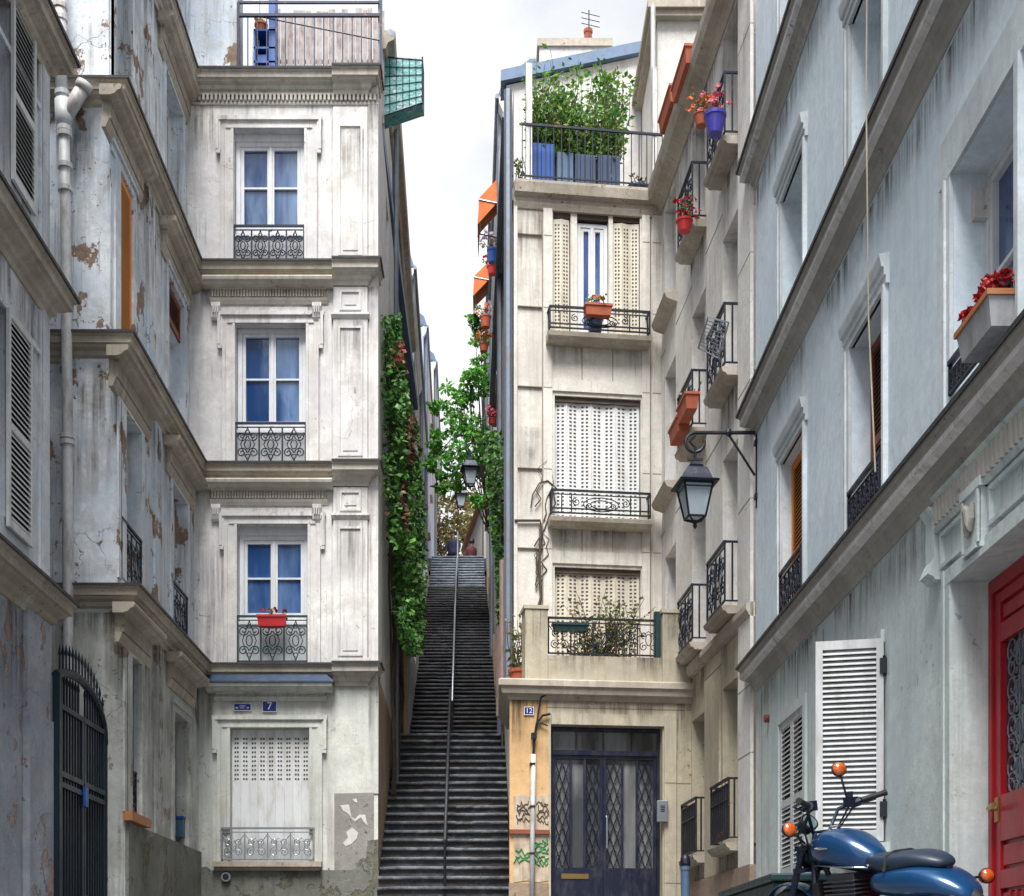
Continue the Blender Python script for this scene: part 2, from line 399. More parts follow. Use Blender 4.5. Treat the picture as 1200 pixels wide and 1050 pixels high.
def facegrille():
    t = NT('lace_ironwork'); return t
# stairs: wet worn stone
t = NT('worn_wet_stone')
p = t.vec((1,1,1))
c = t.mix(t.ramp(t.noise(1.3, 6, .65), [(.35,0),(.65,1)]), (.075,.083,.10), (.042,.045,.055))
c = t.mix(t.ramp(t.noise(6, 8, .75, t.vec((.6,1,2.5))), [(.5,0),(.68,1)]), c, (.20,.205,.22))
c = t.mix(t.ramp(t.noise(2.7, 6, .7, t.vec((1,1,1),(5,1,2))), [(.56,0),(.72,1)]), c, (.065,.05,.035))
c = t.mix(t.math('MULTIPLY', t.ramp(t.noise(2.1, 7, .7, t.vec((1,1,1),(9,4,2))), [(.57,0),(.68,1)]), .6), c, (.035,.055,.02))
t.col(c); t.set(rough=t.ramp(t.noise(4, 5, .6), [(.3,.35),(.7,.8)])); t.bump(t.noise(14, 8, .75), .6, .03); M['stair'] = t.mat
t = NT('worn_nosing_stone')
c = t.mix(t.ramp(t.noise(3.5, 8, .75, t.vec((.7,1,1))), [(.42,0),(.58,1)]), (.04,.046,.060), (.27,.285,.32))
c = t.mix(t.ramp(t.noise(1.6, 6, .7, t.vec((1,1,1),(5,1,2))), [(.52,0),(.68,1)]), c, (.05,.042,.034))
t.col(c); t.set(rough=.5); t.bump(t.noise(16, 8, .75), .5, .03); M['nosing'] = t.mat
STN = {}  # tone per flight: skylight on the upper, sheen on the lower put into colour
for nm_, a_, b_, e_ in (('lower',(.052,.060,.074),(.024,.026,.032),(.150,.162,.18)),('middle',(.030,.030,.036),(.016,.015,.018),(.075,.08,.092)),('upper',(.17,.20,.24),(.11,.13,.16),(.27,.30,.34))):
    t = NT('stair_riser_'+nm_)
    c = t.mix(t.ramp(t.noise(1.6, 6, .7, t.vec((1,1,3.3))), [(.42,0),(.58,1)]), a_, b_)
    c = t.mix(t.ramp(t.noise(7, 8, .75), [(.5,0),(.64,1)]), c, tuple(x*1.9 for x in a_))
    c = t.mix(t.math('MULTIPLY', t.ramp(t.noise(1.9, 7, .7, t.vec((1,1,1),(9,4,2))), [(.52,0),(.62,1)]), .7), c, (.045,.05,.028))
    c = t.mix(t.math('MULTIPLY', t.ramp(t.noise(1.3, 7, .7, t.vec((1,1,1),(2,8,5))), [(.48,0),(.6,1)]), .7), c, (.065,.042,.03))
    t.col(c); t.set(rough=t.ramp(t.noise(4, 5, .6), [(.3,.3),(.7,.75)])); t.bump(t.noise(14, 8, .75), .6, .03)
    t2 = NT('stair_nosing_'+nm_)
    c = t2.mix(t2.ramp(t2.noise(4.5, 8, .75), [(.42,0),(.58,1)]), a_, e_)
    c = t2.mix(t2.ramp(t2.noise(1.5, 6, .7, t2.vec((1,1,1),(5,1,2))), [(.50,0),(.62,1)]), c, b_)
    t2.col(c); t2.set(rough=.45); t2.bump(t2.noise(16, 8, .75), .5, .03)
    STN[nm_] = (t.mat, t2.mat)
# ground
t = NT('street_cobbles')
vo = t.n('ShaderNodeTexVoronoi', feature='DISTANCE_TO_EDGE'); vo.inputs['Scale'].default_value = 7; t.ln(t.P(), vo.inputs['Vector'])
c = t.mix(t.ramp(vo.outputs['Distance'], [(0,0),(.08,1)]), (.03,.03,.03), t.mix(t.noise(2, 6), (.09,.09,.095), (.17,.165,.16)))
t.col(c); t.set(rough=.7); t.bump(t.ramp(vo.outputs['Distance'], [(0,0),(.12,1)]), .7, .03); M['cobble'] = t.mat
M['pavement'] = simple('grey_pavement', (.20,.20,.205), .85, 0, .35)
M['earth'] = simple('town_ground', (.14,.13,.115), .95, 0, .4)
# bike
t = NT('metallic_blue_lacquer')
c = t.mix(t.ramp(t.noise(1.5, 3), [(.3,0),(.7,1)]), (.005,.065,.19), (.004,.04,.12))
t.col(c); t.set(rough=.3, metal=.3, coat=.7, coatr=.08); M['bikeblue'] = t.mat
t = NT('blue_black_leather'); t.col(t.mix(t.noise(12, 4), (.008,.018,.036), (.014,.03,.055))); t.set(rough=.48, coat=.1); t.bump(t.noise(60, 4), .15, .005); M['leather'] = t.mat
M['chrome'] = simple('chrome', (.62,.64,.68), .12, 1, .1, bump=0)
M['rubber'] = simple('black_rubber', (.012,.012,.014), .7)
M['engine'] = simple('engine_alloy', (.12,.13,.15), .4, .8, .4)
M['bikeblack'] = simple('satin_black_blue', (.012,.018,.04), .35, .2, .2)
t = NT('amber_lens'); t.col(t.mix(t.ramp(t.noise(40, 3), [(.35,0),(.65,1)]), (.40,.055,.006), (.52,.11,.012))); t.set(rough=.12, coat=1, coatr=.03, spec=.7); M['amber'] = t.mat
M['dial'] = simple('dial_face', (.10,.17,.19), .12, 0, .3, bump=0, coat=1)
M['graf_g'] = simple('green_spray', (.03,.26,.07), .8); M['graf_k'] = simple('dark_spray', (.07,.06,.055), .8)
M['paper'] = simple('peeled_poster_paper', (.56,.46,.34), .9, 0, .35, dirt=(.2,.16,.13), dirt_amt=.8)
M['screen'] = None
t = NT('turquoise_screen')
c = t.mix(t.ramp(t.noise(5, 7, .75), [(.38,0),(.6,1)]), (.03,.20,.21), (.10,.34,.33))
c = t.mix(t.ramp(t.noise(9, 5, .7, t.vec((1,1,1.6),(3,2,7))), [(.56,0),(.64,1)]), c, (.48,.52,.50))
c = t.mix(t.ramp(t.noise(6, 6, .7, t.vec((1,1,2),(8,1,3))), [(.58,0),(.64,1)]), c, (.03,.06,.13))
t.col(c); t.set(rough=.4); t.bump(t.noise(20,4), .4, .02); M['screen'] = t.mat
M['skin'] = simple('skin', (.45,.26,.19), .6, 0, .1, bump=0)
M['coat_dark'] = simple('dark_blue_coat', (.018,.022,.05), .8); M['coat_red'] = simple('dark_red_coat', (.10,.018,.022), .8)
M['trous'] = simple('dark_trousers', (.02,.022,.03), .8); M['hair'] = simple('dark_hair', (.02,.014,.01), .6)

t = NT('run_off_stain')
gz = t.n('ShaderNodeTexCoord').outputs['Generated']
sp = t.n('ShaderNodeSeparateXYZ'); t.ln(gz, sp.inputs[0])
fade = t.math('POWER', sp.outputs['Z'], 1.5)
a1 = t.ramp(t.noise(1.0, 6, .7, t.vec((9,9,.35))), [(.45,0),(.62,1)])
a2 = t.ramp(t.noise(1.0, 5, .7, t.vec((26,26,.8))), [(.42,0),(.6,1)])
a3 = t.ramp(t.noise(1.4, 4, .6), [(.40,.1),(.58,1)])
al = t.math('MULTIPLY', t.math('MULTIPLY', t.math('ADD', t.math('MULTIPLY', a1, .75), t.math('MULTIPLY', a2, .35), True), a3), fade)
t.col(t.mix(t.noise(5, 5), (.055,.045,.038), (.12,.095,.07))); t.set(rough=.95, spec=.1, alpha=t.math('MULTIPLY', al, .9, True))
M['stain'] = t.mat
# ------------------------------------------------------------------ building parts
def ledge(parent, path, z, h=.28, pr=.24, mat='trim', cap=True, name='ledge', fillet=False):
    """stone string course swept along the plan path, its top at z, with a dark lead cap"""
    b = MB(); k = pr/.24; v = h/.28
    b.sweep(path, [(-.03,-.28*v),(.02*k,-.28*v),(.035*k,-.235*v),(.07*k,-.215*v),(.085*k,-.17*v),(.15*k,-.145*v),(.165*k,-.12*v),
                   (.205*k,-.115*v),(.21*k,-.045*v),(.235*k,-.035*v),(.24*k,-.012),(-.03,-.0)], z)
    o = b.build(name, M[mat], parent)
    if cap:
        c = MB(); c.sweep(path, [(-.02,.0),(.245*k,-.012),(.262*k,-.024),(.268*k,.006),(-.02,.03)], z+.004)
        c.build('lead_cap', M['flash'], o)
    if fillet:
        c = MB(); c.sweep(path, [(.15*k,-.148*v),(.152*k,-.152*v),(.212*k,-.118*v),(.214*k,-.085*v),(.19*k,-.085*v)], z)
        c.build('pale_fillet', M['surround'], o)
    return o

def hood(parent, fr, u0, u1, zt, h=.34, pr=.2, mat='trim', n=0.0, cap=None, name='window_hood', dent=.045):
    """dentilled hood over a window"""
    b = MB(fr)
    b.exu([(n-.02,zt),(n+pr,zt),(n+pr+.012,zt-.02),(n+pr,zt-.06),(n+pr*.82,zt-.075),(n+pr*.7,zt-.11),(n+pr*.45,zt-.13),(n-.02,zt-.13)], u0, u1)
    b.exu([(n-.02,zt-.13),(n+pr*.42,zt-.13),(n+pr*.42,zt-.15),(n+pr*.2,zt-.15),(n+pr*.2,zt-h*.75),(n-.02,zt-h*.75)], u0+pr*.5, u1-pr*.5)
    b.exu([(n-.02,zt-h*.75),(n+pr*.3,zt-h*.75),(n+pr*.25,zt-h*.85),(n+pr*.12,zt-h),(n-.02,zt-h)], u0+pr*.4, u1-pr*.4)
    u = u0+pr*.55
    while u+dent < u1-pr*.5:
        b.box(u, u+dent*.55, n+pr*.2, n+pr*.36, zt-h*.72, zt-.15); u += dent
    o = b.build(name, M[mat], parent)
    c = MB(fr)
    if cap == 'slope':
        c.add([(u0-.03,n+pr+.03,zt-.012),(u1+.03,n+pr+.03,zt-.012),(u1+.03,n+pr+.03,zt+.012),(u0-.03,n+pr+.03,zt+.012),(u0+.1,n+pr*.62,zt+.145),(u1-.1,n+pr*.62,zt+.145),(u1-.1,n-.02,zt+.145),(u0+.1,n-.02,zt+.145),(u0-.03,n-.02,zt+.003),(u1+.03,n-.02,zt+.003)],
              [(0,1,2,3),(3,2,5,4),(4,5,6,7),(7,6,9,8),(8,9,1,0),(0,3,4,7,8),(1,9,6,5,2)])
        c.build('slate_cap', M['slate'], o)
    return o

def surround(parent, fr, u0, u1, z0, z1, w=.17, ear=.1, eh=.34, n=0.0, mat='surround', head=.17):
    b = MB(fr); a = n+.001
    for s in (-1, 1):
        e = u0 if s < 0 else u1
        lo, hi = (e-w, e) if s < 0 else (e, e+w)
        b.box(lo, hi, a, n+.035, z0, z1)
        b.box(*( (lo-.028, lo+.03) if s < 0 else (hi-.03, hi+.028)), a, n+.06, z0, z1-.002)
        b.box(*( (hi-.04, hi+.001) if s < 0 else (lo-.001, lo+.04)), a, n+.05, z0, z1-.003)
        if ear:
            q0, q1 = (lo-ear, lo-.028) if s < 0 else (hi+.028, hi+ear)
            b.box(q0, q1, a, n+.058, z1-eh, z1+head)
            b.box(*((q0, q0+.045) if s < 0 else (q1-.045, q1)), a, n+.082, z1-eh, z1+head-.002)
            b.box(q0+.005, q1-.005, a, n+.075, z1-eh-.06, z1-eh)
    E = ear+w if ear else w
    b.box(u0-E, u1+E, a, n+.037, z1+.001, z1+head)
    b.box(u0-E-.01, u1+E+.01, a, n+.075, z1+head-.05, z1+head+.012)
    b.box(u0-w*.7, u1+w*.7, a, n+.052, z1+.002, z1+.045)
    return b.build('window_surround', M[mat], parent)

def window(parent, fr, u0, u1, z0, z1, n=-.16, cols=2, bars=1, mat='white_wood', glass='glass', top=0.0, fw=.055, name='window'):
    """casement: fixed frame, leaves with glazing bars, panes behind"""
    b = MB(fr); d0, d1 = n-.05, n+.03
    b.box(u0, u0+fw, d0, d1, z0, z1); b.box(u1-fw, u1, d0, d1, z0, z1)
    b.box(u0+fw, u1-fw, d0, d1, z1-fw, z1); b.box(u0+fw, u1-fw, d0, d1, z0, z0+fw)
    zt = z1-fw
    if top: b.box(u0+fw, u1-fw, d0, d1-.003, z1-top-fw, z1-top); zt = z1-top-fw
    W = (u1-u0-2*fw)/cols
    o = None
    s = MB(fr)
    for i in range(cols):
        a, c = u0+fw+i*W+.004, u0+fw+(i+1)*W-.004
        st = .05
        s.box(a, a+st, d0+.01, d1-.012, z0+fw+.004, zt-.004); s.box(c-st, c, d0+.01, d1-.012, z0+fw+.004, zt-.004)
        s.box(a+st, c-st, d0+.01, d1-.012, zt-.004-st, zt-.004); s.box(a+st, c-st, d0+.01, d1-.012, z0+fw+.004, z0+fw+.09)
        for j in range(bars):
            z = z0+fw+.09+(zt-st-z0-fw-.09)*(j+1)/(bars+1)
            s.box(a+st, c-st, d0+.014, d1-.018, z-.014, z+.014)
    if cols == 2:
        mid = (u0+u1)/2; s.box(mid-.022, mid+.022, d1-.013, d1+.012, z0+fw+.01, zt-.01)
    o = b.build(name, M[mat], parent)
    s.build('casement', M[mat], o)
    g = MB(fr); g.box(u0+fw*.5, u1-fw*.5, d0+.018, d0+.024, z0+fw*.5, z1-fw*.5)
    g.build('pane', M[glass], o)
    return o

def louvre(parent, fr, u0, u1, z0, z1, n0=.02, th=.035, mat='grey_wood', pitch=.045, mid=True, name='shutter'):
    """louvred shutter leaf with real tilted slats"""
    b = MB(fr); st = .055; n1 = n0+th
    b.box(u0, u0+st, n0, n1, z0, z1); b.box(u1-st, u1, n0, n1, z0, z1)
    rails = [(z0, z0+.09), (z1-.07, z1)]
    if mid: m = z0+(z1-z0)*.47; rails.append((m-.04, m+.04))
    for a, c in rails: b.box(u0+st, u1-st, n0+.002, n1-.002, a, c)
    z = z0+.1
    while z < z1-.08:
        if not (mid and abs(z+.01-m) < .055):
            b.add([(u0+st,n1-.004,z),(u1-st,n1-.004,z),(u1-st,n0+.004,z+pitch*.8),(u0+st,n0+.004,z+pitch*.8),
                   (u0+st,n1-.004,z+.007),(u1-st,n1-.004,z+.007),(u1-st,n0+.004,z+pitch*.8+.007),(u0+st,n0+.004,z+pitch*.8+.007)],
                  [(0,3,2,1),(4,5,6,7),(0,1,5,4),(1,2,6,5),(2,3,7,6),(3,0,4,7)])
        z += pitch
    o = b.build(name, M[mat], parent)
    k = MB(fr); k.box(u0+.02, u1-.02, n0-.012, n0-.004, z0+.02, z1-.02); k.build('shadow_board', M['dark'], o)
    return o

def folding(parent, fr, u0, u1, z0, z1, n=-.1, leaves=8, mat='white_metal', perf=True, rows=(.12,.9), pitch=.06, name='folding_shutter', full=True):
    """perforated metal folding shutter: zigzag leaves with small slots"""
    b = MB(fr); W = (u1-u0)/leaves; k = b
    for i in range(leaves):
        a, c = u0+i*W, u0+(i+1)*W
        na, nc = (n, n+.025) if i % 2 == 0 else (n+.025, n)
        b.add([(a+.003,na,z0),(c-.003,nc,z0),(c-.003,nc,z1),(a+.003,na,z1),(a+.003,na-.012,z0),(c-.003,nc-.012,z0),(c-.003,nc-.012,z1),(a+.003,na-.012,z1)],
              [(0,1,2,3),(7,6,5,4),(0,4,5,1),(1,5,6,2),(2,6,7,3),(3,7,4,0)])
        b.tube([(a+.001,na+.006,z0),(a+.001,na+.006,z1)], .007, 5)
        if perf:
            z = z0+(z1-z0)*rows[0]
            while z < z0+(z1-z0)*rows[1]:
                for q in ((.35,.65) if not full else (.32,.68)):
                    uu = a+W*q; nn = na+(nc-na)*q
                    b.mi = 1; k.box(uu-W*.10, uu+W*.10, nn+.0005, nn+.0035, z, z+pitch*.42); b.mi = 0
                z += pitch
    o = b.build(name, [M[mat], M['perf']], parent)
    return o

def spiral(cu, cz, r, a0, turns, sgn, n, k=14):
    pts = []
    for i in range(k+1):
        f = i/k; a = a0+sgn*turns*2*math.pi*f; rr = r*(1-.82*f)
        pts.append((cu+rr*math.cos(a), n, cz+rr*math.sin(a)))
    return pts

def rail_fill(b, u0, u1, z0, z1, n, style, r):
    W, H = u1-u0, z1-z0
    if style == 'bars':
        k = max(3, round(W/.11))
        for i in range(1, k): b.box(u0+W*i/k-r, u0+W*i/k+r, n-r, n+r, z0, z1)
        zz = z0+H*.72; b.box(u0, u1, n-r*1.1, n+r*1.1, zz-r, zz+r)
    elif style == 'lace':
        k = max(2, round(W/(H*.62)))
        w = W/k
        for i in range(k):
            c = u0+w*(i+.5)
            if i: b.box(u0+w*i-r, u0+w*i+r, n-r, n+r, z0, z1)
            for sx in (-1,1):
                for sz in (-1,1):
                    q = min(w, H)*.23
                    b.tube(spiral(c+sx*w*.25, (z0+z1)/2+sz*H*.25, q, math.pi*(0 if sx < 0 else 1), 1.5, sx*sz, n), r*.85, 5)
            b.tube([(c+w*.14*math.cos(a), n, (z0+z1)/2+H*.14*math.sin(a)) for a in [j*math.pi/4 for j in range(8)]], r*.8, 5, True)
            b.tube([(c, n, z0), (c-w*.3, n, (z0+z1)/2), (c, n, z1)], r*.75, 5); b.tube([(c, n, z0), (c+w*.3, n, (z0+z1)/2), (c, n, z1)], r*.75, 5)
            for sz in (-1, 1): b.tube([(c+w*.1*math.cos(a), n+.004, (z0+z1)/2+sz*H*.36+w*.1*math.sin(a)) for a in [j*math.pi/3 for j in range(6)]], r*.8, 5, True)
    elif style == 'scroll':
        k = max(2, round(W/(H*.8))); w = W/k; mid = (z0+z1)/2
        for i in range(k):
            c = u0+w*(i+.5)
            if i: b.box(u0+w*i-r, u0+w*i+r, n-r, n+r, z0, z1)
            b.tube([(c-w*.46,n,z1-H*.1),(c-w*.25,n,z1-H*.34),(c,n,z1-H*.2),(c+w*.25,n,z1-H*.34),(c+w*.46,n,z1-H*.1)], r*.8, 5)
            for sx in (-1,1):
                b.tube(spiral(c+sx*w*.22, z0+H*.27, min(w,H)*.2, math.pi/2, 1.4, -sx, n), r*.85, 5)
                b.tube(spiral(c+sx*w*.2, z0+H*.66, min(w,H)*.16, -math.pi/2, 1.3, sx, n), r*.85, 5)
            b.tube([(c+w*.13*math.cos(a), n+.004, mid+H*.2*math.sin(a)) for a in [j*math.pi/5 for j in range(10)]], r*.8, 5, True)
    elif style == 'medallion':
        k = max(4, round(W/.16))
        for i in range(1, k):
            uu = u0+W*i/k
            if abs(uu-(u0+u1)/2) > W*.2: b.box(uu-r*.8, uu+r*.8, n-r, n+r, z0, z1)
        c = (u0+u1)/2; mid = (z0+z1)/2
        for q in (.5, .3): b.tube([(c+W*.36*q*math.cos(a), n, mid+H*.8*q*math.sin(a)) for a in [j*math.pi/8 for j in range(16)]], r*.9, 5, True)
        for sx in (-1,1):
            b.tube(spiral(c+sx*W*.25, mid+H*.12, H*.26, math.pi*.5, 1.5, -sx, n), r*.9, 5)
            b.tube(spiral(c+sx*W*.12, mid-H*.1, H*.2, -math.pi*.5, 1.5, sx, n), r*.9, 5)
        b.box(u0, u1, n-r, n+r, z0+H*.22-r, z0+H*.22+r)

def railing(parent, fr, u0, u1, z0, z1, n=.03, style='lace', mat='iron_blue', ret=0.0, r=.009, name='railing'):
    b = MB(fr)
    b.box(u0-.01, u1+.01, n-.018, n+.018, z1-.03, z1); b.box(u0, u1, n-.011, n+.011, z0, z0+.022)
    b.box(u0, u1, n-.009, n+.009, z1-.085, z1-.07)
    for e in (u0, u1): b.box(e-.011, e+.011, n-.011, n+.011, z0, z1-.03)
    rail_fill(b, u0, u1, z0+.022, z1-.085, n, style, r)
    if ret:
        for e in (u0, u1):
            b.box(e-.014, e+.014, 0, n, z1-.027, z1-.003); b.box(e-.01, e+.01, 0, n, z0+.003, z0+.02)
            m = max(2, round(n/.11))
            for i in range(1, m): b.box(e-r, e+r, n*i/m-r, n*i/m+r, z0+.02, z1-.03)
    return b.build(name, M[mat], parent)

def balcony(parent, fr, u0, u1, zs, h=.85, pr=.3, style='lace', mat='iron_blue', slab_h=.13, n=0):
    b = MB(fr)
    b.exu([(-.02,zs-slab_h),(pr*.75,zs-slab_h),(pr*.85,zs-slab_h*.7),(pr,zs-slab_h*.6),(pr+.02,zs-.01),(pr,zs),(-.02,zs)], u0, u1)
    sl = b.build('balcony_slab', M['slab'], parent)
    r = railing(parent, fr, u0+.03, u1-.03, zs+.05, zs+h, pr-.03, style, mat, ret=1, r=.010, name='balcony_railing')
    return sl

def pilaster(parent, fr, u0, u1, z0, z1, caps=.45, mat='surround', n=0.0, base_panel=True):
    b = MB(fr); a = n+.001
    b.box(u0, u1, a, n+.05, z0, z1)
    def panel(p0, p1, q0, q1):
        w = .032
        for (x0,x1,y0,y1) in ((p0,p0+w,q0,q1),(p1-w,p1,q0,q1),(p0+w,p1-w,q0,q0+w),(p0+w,p1-w,q1-w,q1)): b.box(x0,x1,n+.04,n+.074,y0,y1)
        b.box(p0+.075, p1-.075, n+.04, n+.062, q0+.085, q1-.085)
    panel(u0+.075, u1-.075, z0+.12, z1-caps-.12)
    if caps > .2:
        b.exu([(a,z1-caps),(n+.06,z1-caps),(n+.10,z1-caps+.05),(n+.10,z1-caps+.08),(n+.055,z1-caps+.09),(a,z1-caps+.09)], u0-.03, u1+.03)
        panel(u0+.1, u1-.1, z1-caps+.13, z1-.06)
    b.box(u0-.025, u1+.025, a, n+.075, z0, z0+.09)
    return b.build('pilaster', M[mat], parent)

# ------------------------------------------------------------------ plants
def rdir(r=R):
    while True:
        v = Vector((r.uniform(-1,1), r.uniform(-1,1), r.uniform(-1,1)))
        if .1 < v.length < 1: return v.normalized()

def clump(b, c, rad, count, ln, r=R, droop=0.0, sq=(1,1,1), hollow=.35):
    for _ in range(count):
        d = rdir(r); rr = (hollow+(1-hollow)*r.random())
        p = Vector(c)+Vector((d.x*rad*rr*sq[0], d.y*rad*rr*sq[1], d.z*rad*rr*sq[2]))
        o = (d+rdir(r)*.9+Vector((0,0,-droop)))
        l = ln*r.uniform(.6,1.3)
        b.leaf(p, o, rdir(r), l, l*r.uniform(.55,.8))

def spray(b, stem, base, top, count, ln, spread, r=R):
    """a leafy shoot from base to top"""
    base, top = Vector(base), Vector(top)
    mid = (base+top)/2+rdir(r)*(top-base).length*.12
    pts = [base, base.lerp(mid,.5)+rdir(r)*.02, mid, mid.lerp(top,.5)+rdir(r)*.02, top]
    if stem is not None: stem.tube(pts, [.010,.008,.007,.005,.003], 4, world=True)
    for i in range(count):
        f = r.random()**.7; q = f*4; j = min(3, int(q)); p = pts[j].lerp(pts[j+1], q-j)
        d = rdir(r); d.z = d.z*.6+.15; l = ln*r.uniform(.6,1.25)
        b.leaf(p+d*spread*r.random(), d, rdir(r), l, l*r.uniform(.45,.7))

def flowers(b, c, rad, count, sz, r=R, sq=(1,1,.6)):
    for _ in range(count):
        d = rdir(r); p = Vector(c)+Vector((d.x*rad*sq[0], d.y*rad*sq[1], abs(d.z)*rad*sq[2]))
        ax = (d+Vector((0,-.3,.5))).normalized()
        s1 = ax.orthogonal().normalized(); s2 = ax.cross(s1)
        for k in range(5):
            a = k*2*math.pi/5; b.leaf(p, (s1*math.cos(a)+s2*math.sin(a)+ax*.35), ax, sz, sz*.85)

def trough(name, label, loc, L, Wd, H, yaw, mat, plant='shrub', flo=None, group=None, nleaf=50, hgt=.18, cat='flower box', rim=None, leaf=.06, nfl=10, flare=1.25):
    """window box: tapered trough with a rolled rim, soil, plants (own axes: x along, z up)"""
    t = thing(name, label, cat, loc, group, local=True, rot=(0,0,yaw))
    b = MB()
    a, c = L/2, Wd/2; ai, ci = a/flare**.4, c/flare
    b.add([(-ai,-ci,0),(ai,-ci,0),(ai,ci,0),(-ai,ci,0),(-a,-c,H),(a,-c,H),(a,c,H),(-a,c,H),
           (-a+.015,-c+.015,H),(a-.015,-c+.015,H),(a-.015,c-.015,H),(-a+.015,c-.015,H),(-a+.02,-c+.02,H*.8),(a-.02,-c+.02,H*.8),(a-.02,c-.02,H*.8),(-a+.02,c-.02,H*.8)],
          [(0,3,2,1),(0,1,5,4),(1,2,6,5),(2,3,7,6),(3,0,4,7),(4,5,9,8),(5,6,10,9),(6,7,11,10),(7,4,8,11),(8,9,13,12),(9,10,14,13),(10,11,15,14),(11,8,12,15)])
    bx = b.build('box', M[mat], t)
    r_ = MB()
    for (x0,x1,y0,y1) in ((-a-.012,a+.012,-c-.012,-c+.012),(-a-.012,a+.012,c-.012,c+.012),(-a-.012,-a+.012,-c+.012,c-.012),(a-.012,a+.012,-c+.012,c-.012)):
        r_.box(x0,x1,y0,y1,H-.022,H+.012)
    r_.build('rim', M[rim or mat], bx)
    s = MB(); s.box(-a+.018, a-.018, -c+.018, c-.018, H*.7, H*.86); s.build('soil', M['soil'], bx)
    if nleaf:
        lf = MB(); st = MB(); rr = random.Random(hash(round(loc[0]*91+loc[2]*37, 2)) % 9999)
        for i in range(max(4, nleaf//7)):
            x, y = rr.uniform(-a*.85,a*.85), rr.uniform(-c*.5,c*.5)
            spray(lf, st, (x,y,H*.85), (x+rr.uniform(-.08,.08), y+rr.uniform(-.1,.1), H+hgt*rr.uniform(.5,1.1)), 8, leaf, .05, rr)
        fo = lf.build('foliage', M[plant], t, recalc=False); st.build('stem', M['stem'], fo)
    if flo:
        fl = MB(); rr = random.Random(7)
        for i in range(nfl): flowers(fl, (rr.uniform(-a*.9,a*.9), rr.uniform(-c*.7,c*.7), H+hgt*rr.uniform(.25,.9)), .03, 3, leaf*.6, rr)
        fl.build('flowers', M[flo], t, recalc=False)
    return t

def pot(name, label, loc, r0, r1, h, mat, plant='shrub', flo=None, nleaf=60, hgt=.3, spread=.18, leaf=.07, group=None, cat='potted plant', nfl=8, seed=1):
    t = thing(name, label, cat, loc, group, local=True)
    b = MB(); b.lathe((0,0,0), [(r0*.95,0),(r0,.01),(r1*.97,h*.82),(r1*1.06,h*.84),(r1*1.08,h),(r1*.96,h),(r1*.92,h*.86)], 16)
    p = b.build('pot', M[mat], t, smooth=False)
    s = MB(); s.lathe((0,0,0), [(r1*.9,h*.82),(r1*.9,h*.88)], 14); s.build('soil', M['soil'], p)
    rr = random.Random(seed); lf = MB(); st = MB()
    if nleaf:
        for i in range(max(4, nleaf//9)):
            a = rr.uniform(0, 6.28); q = spread*rr.random()
            spray(lf, st, (math.cos(a)*r1*.5, math.sin(a)*r1*.5, h*.85), (math.cos(a)*q, math.sin(a)*q, h+hgt*rr.uniform(.55,1.05)), 10, leaf, leaf*.9, rr)
        fo = lf.build('foliage', M[plant], t, recalc=False); st.build('stem', M['stem'], fo)
    if flo:
        fl = MB()
        for i in range(nfl):
            a = rr.uniform(0, 6.28); q = spread*rr.random()
            flowers(fl, (math.cos(a)*q, math.sin(a)*q, h+hgt*rr.uniform(.3,1)), .03, 3, leaf*.6, rr)
        fl.build('flowers', M[flo], t, recalc=False)
    return t

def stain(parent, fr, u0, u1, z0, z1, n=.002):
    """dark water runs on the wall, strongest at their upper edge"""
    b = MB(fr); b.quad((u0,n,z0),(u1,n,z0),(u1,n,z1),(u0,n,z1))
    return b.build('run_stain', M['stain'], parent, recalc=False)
# ================================================================== LEFT HOUSE (projecting wing + front + alley side)
XK = [-4.555, -4.63, -4.70, -4.76, -4.78]          # wing wall steps in a little at every floor
YW, YF = 17.0, 21.3
ZL = [4.78, 7.89, 11.01, 13.98]
XR = -1.757; DR = -.0194                            # alley drifts left as it climbs
AL = (XR, YF); ALB = (XR+DR*12.2, YF+12.2)
house = thing('town_house', 'tall cream house with ornate window hoods, left of the long stairway', 'house', (-4.6, 19.5, .9))
FL = Fr((-4.78, YF), (XR, YF))
FS = Fr(AL, ALB)
def hole(fr, x0, x1, y0, y1, n=0): return (fr.U(x0,n), fr.U(x1,n), fr.Z(x0,y1,n), fr.Z(x0,y0,n))
hF0 = hole(FL, 270, 363, 853, 1010); hF1 = hole(FL, 278, 361, 615, 766); hF2 = hole(FL, 276, 359, 380, 535); hF3 = hole(FL, 274, 357, 152, 301)
zb = [.6]+ZL
hF1, hF2, hF3 = [(h[0], h[1], z+.035, h[3]) for h, z in ((hF1,ZL[0]),(hF2,ZL[1]),(hF3,ZL[2]))]
b = MB(FL); b.wall(0, FL.L, 1.5, ZL[0]-.1, [hF0]); b.build('front_ground_wall', M['left_low'], house)
b = MB(FL); b.box(0, FL.L+.012, -.1, .03, .5, 1.6); 
# ragged upper edge of the plinth
b.exn([(0,1.59),(.35,1.66),(.42,1.60),(.9,1.605),(1.0,1.62),(2.4,1.60),(2.55,1.55),(2.68,1.64),(2.74,1.77),(2.83,1.79),(2.87,2.05),(3.02,2.08),(3.02,1.5),(0,1.5)], -.05, .024)
b.build('plinth', M['plinth'], house)
b = MB(FL)
for k, hh in ((0,hF1),(1,hF2),(2,hF3)): b.wall(0, FL.L, ZL[k]-.12, ZL[k+1]-.1, [hh])
b.build('front_wall', M['left_up'], house)
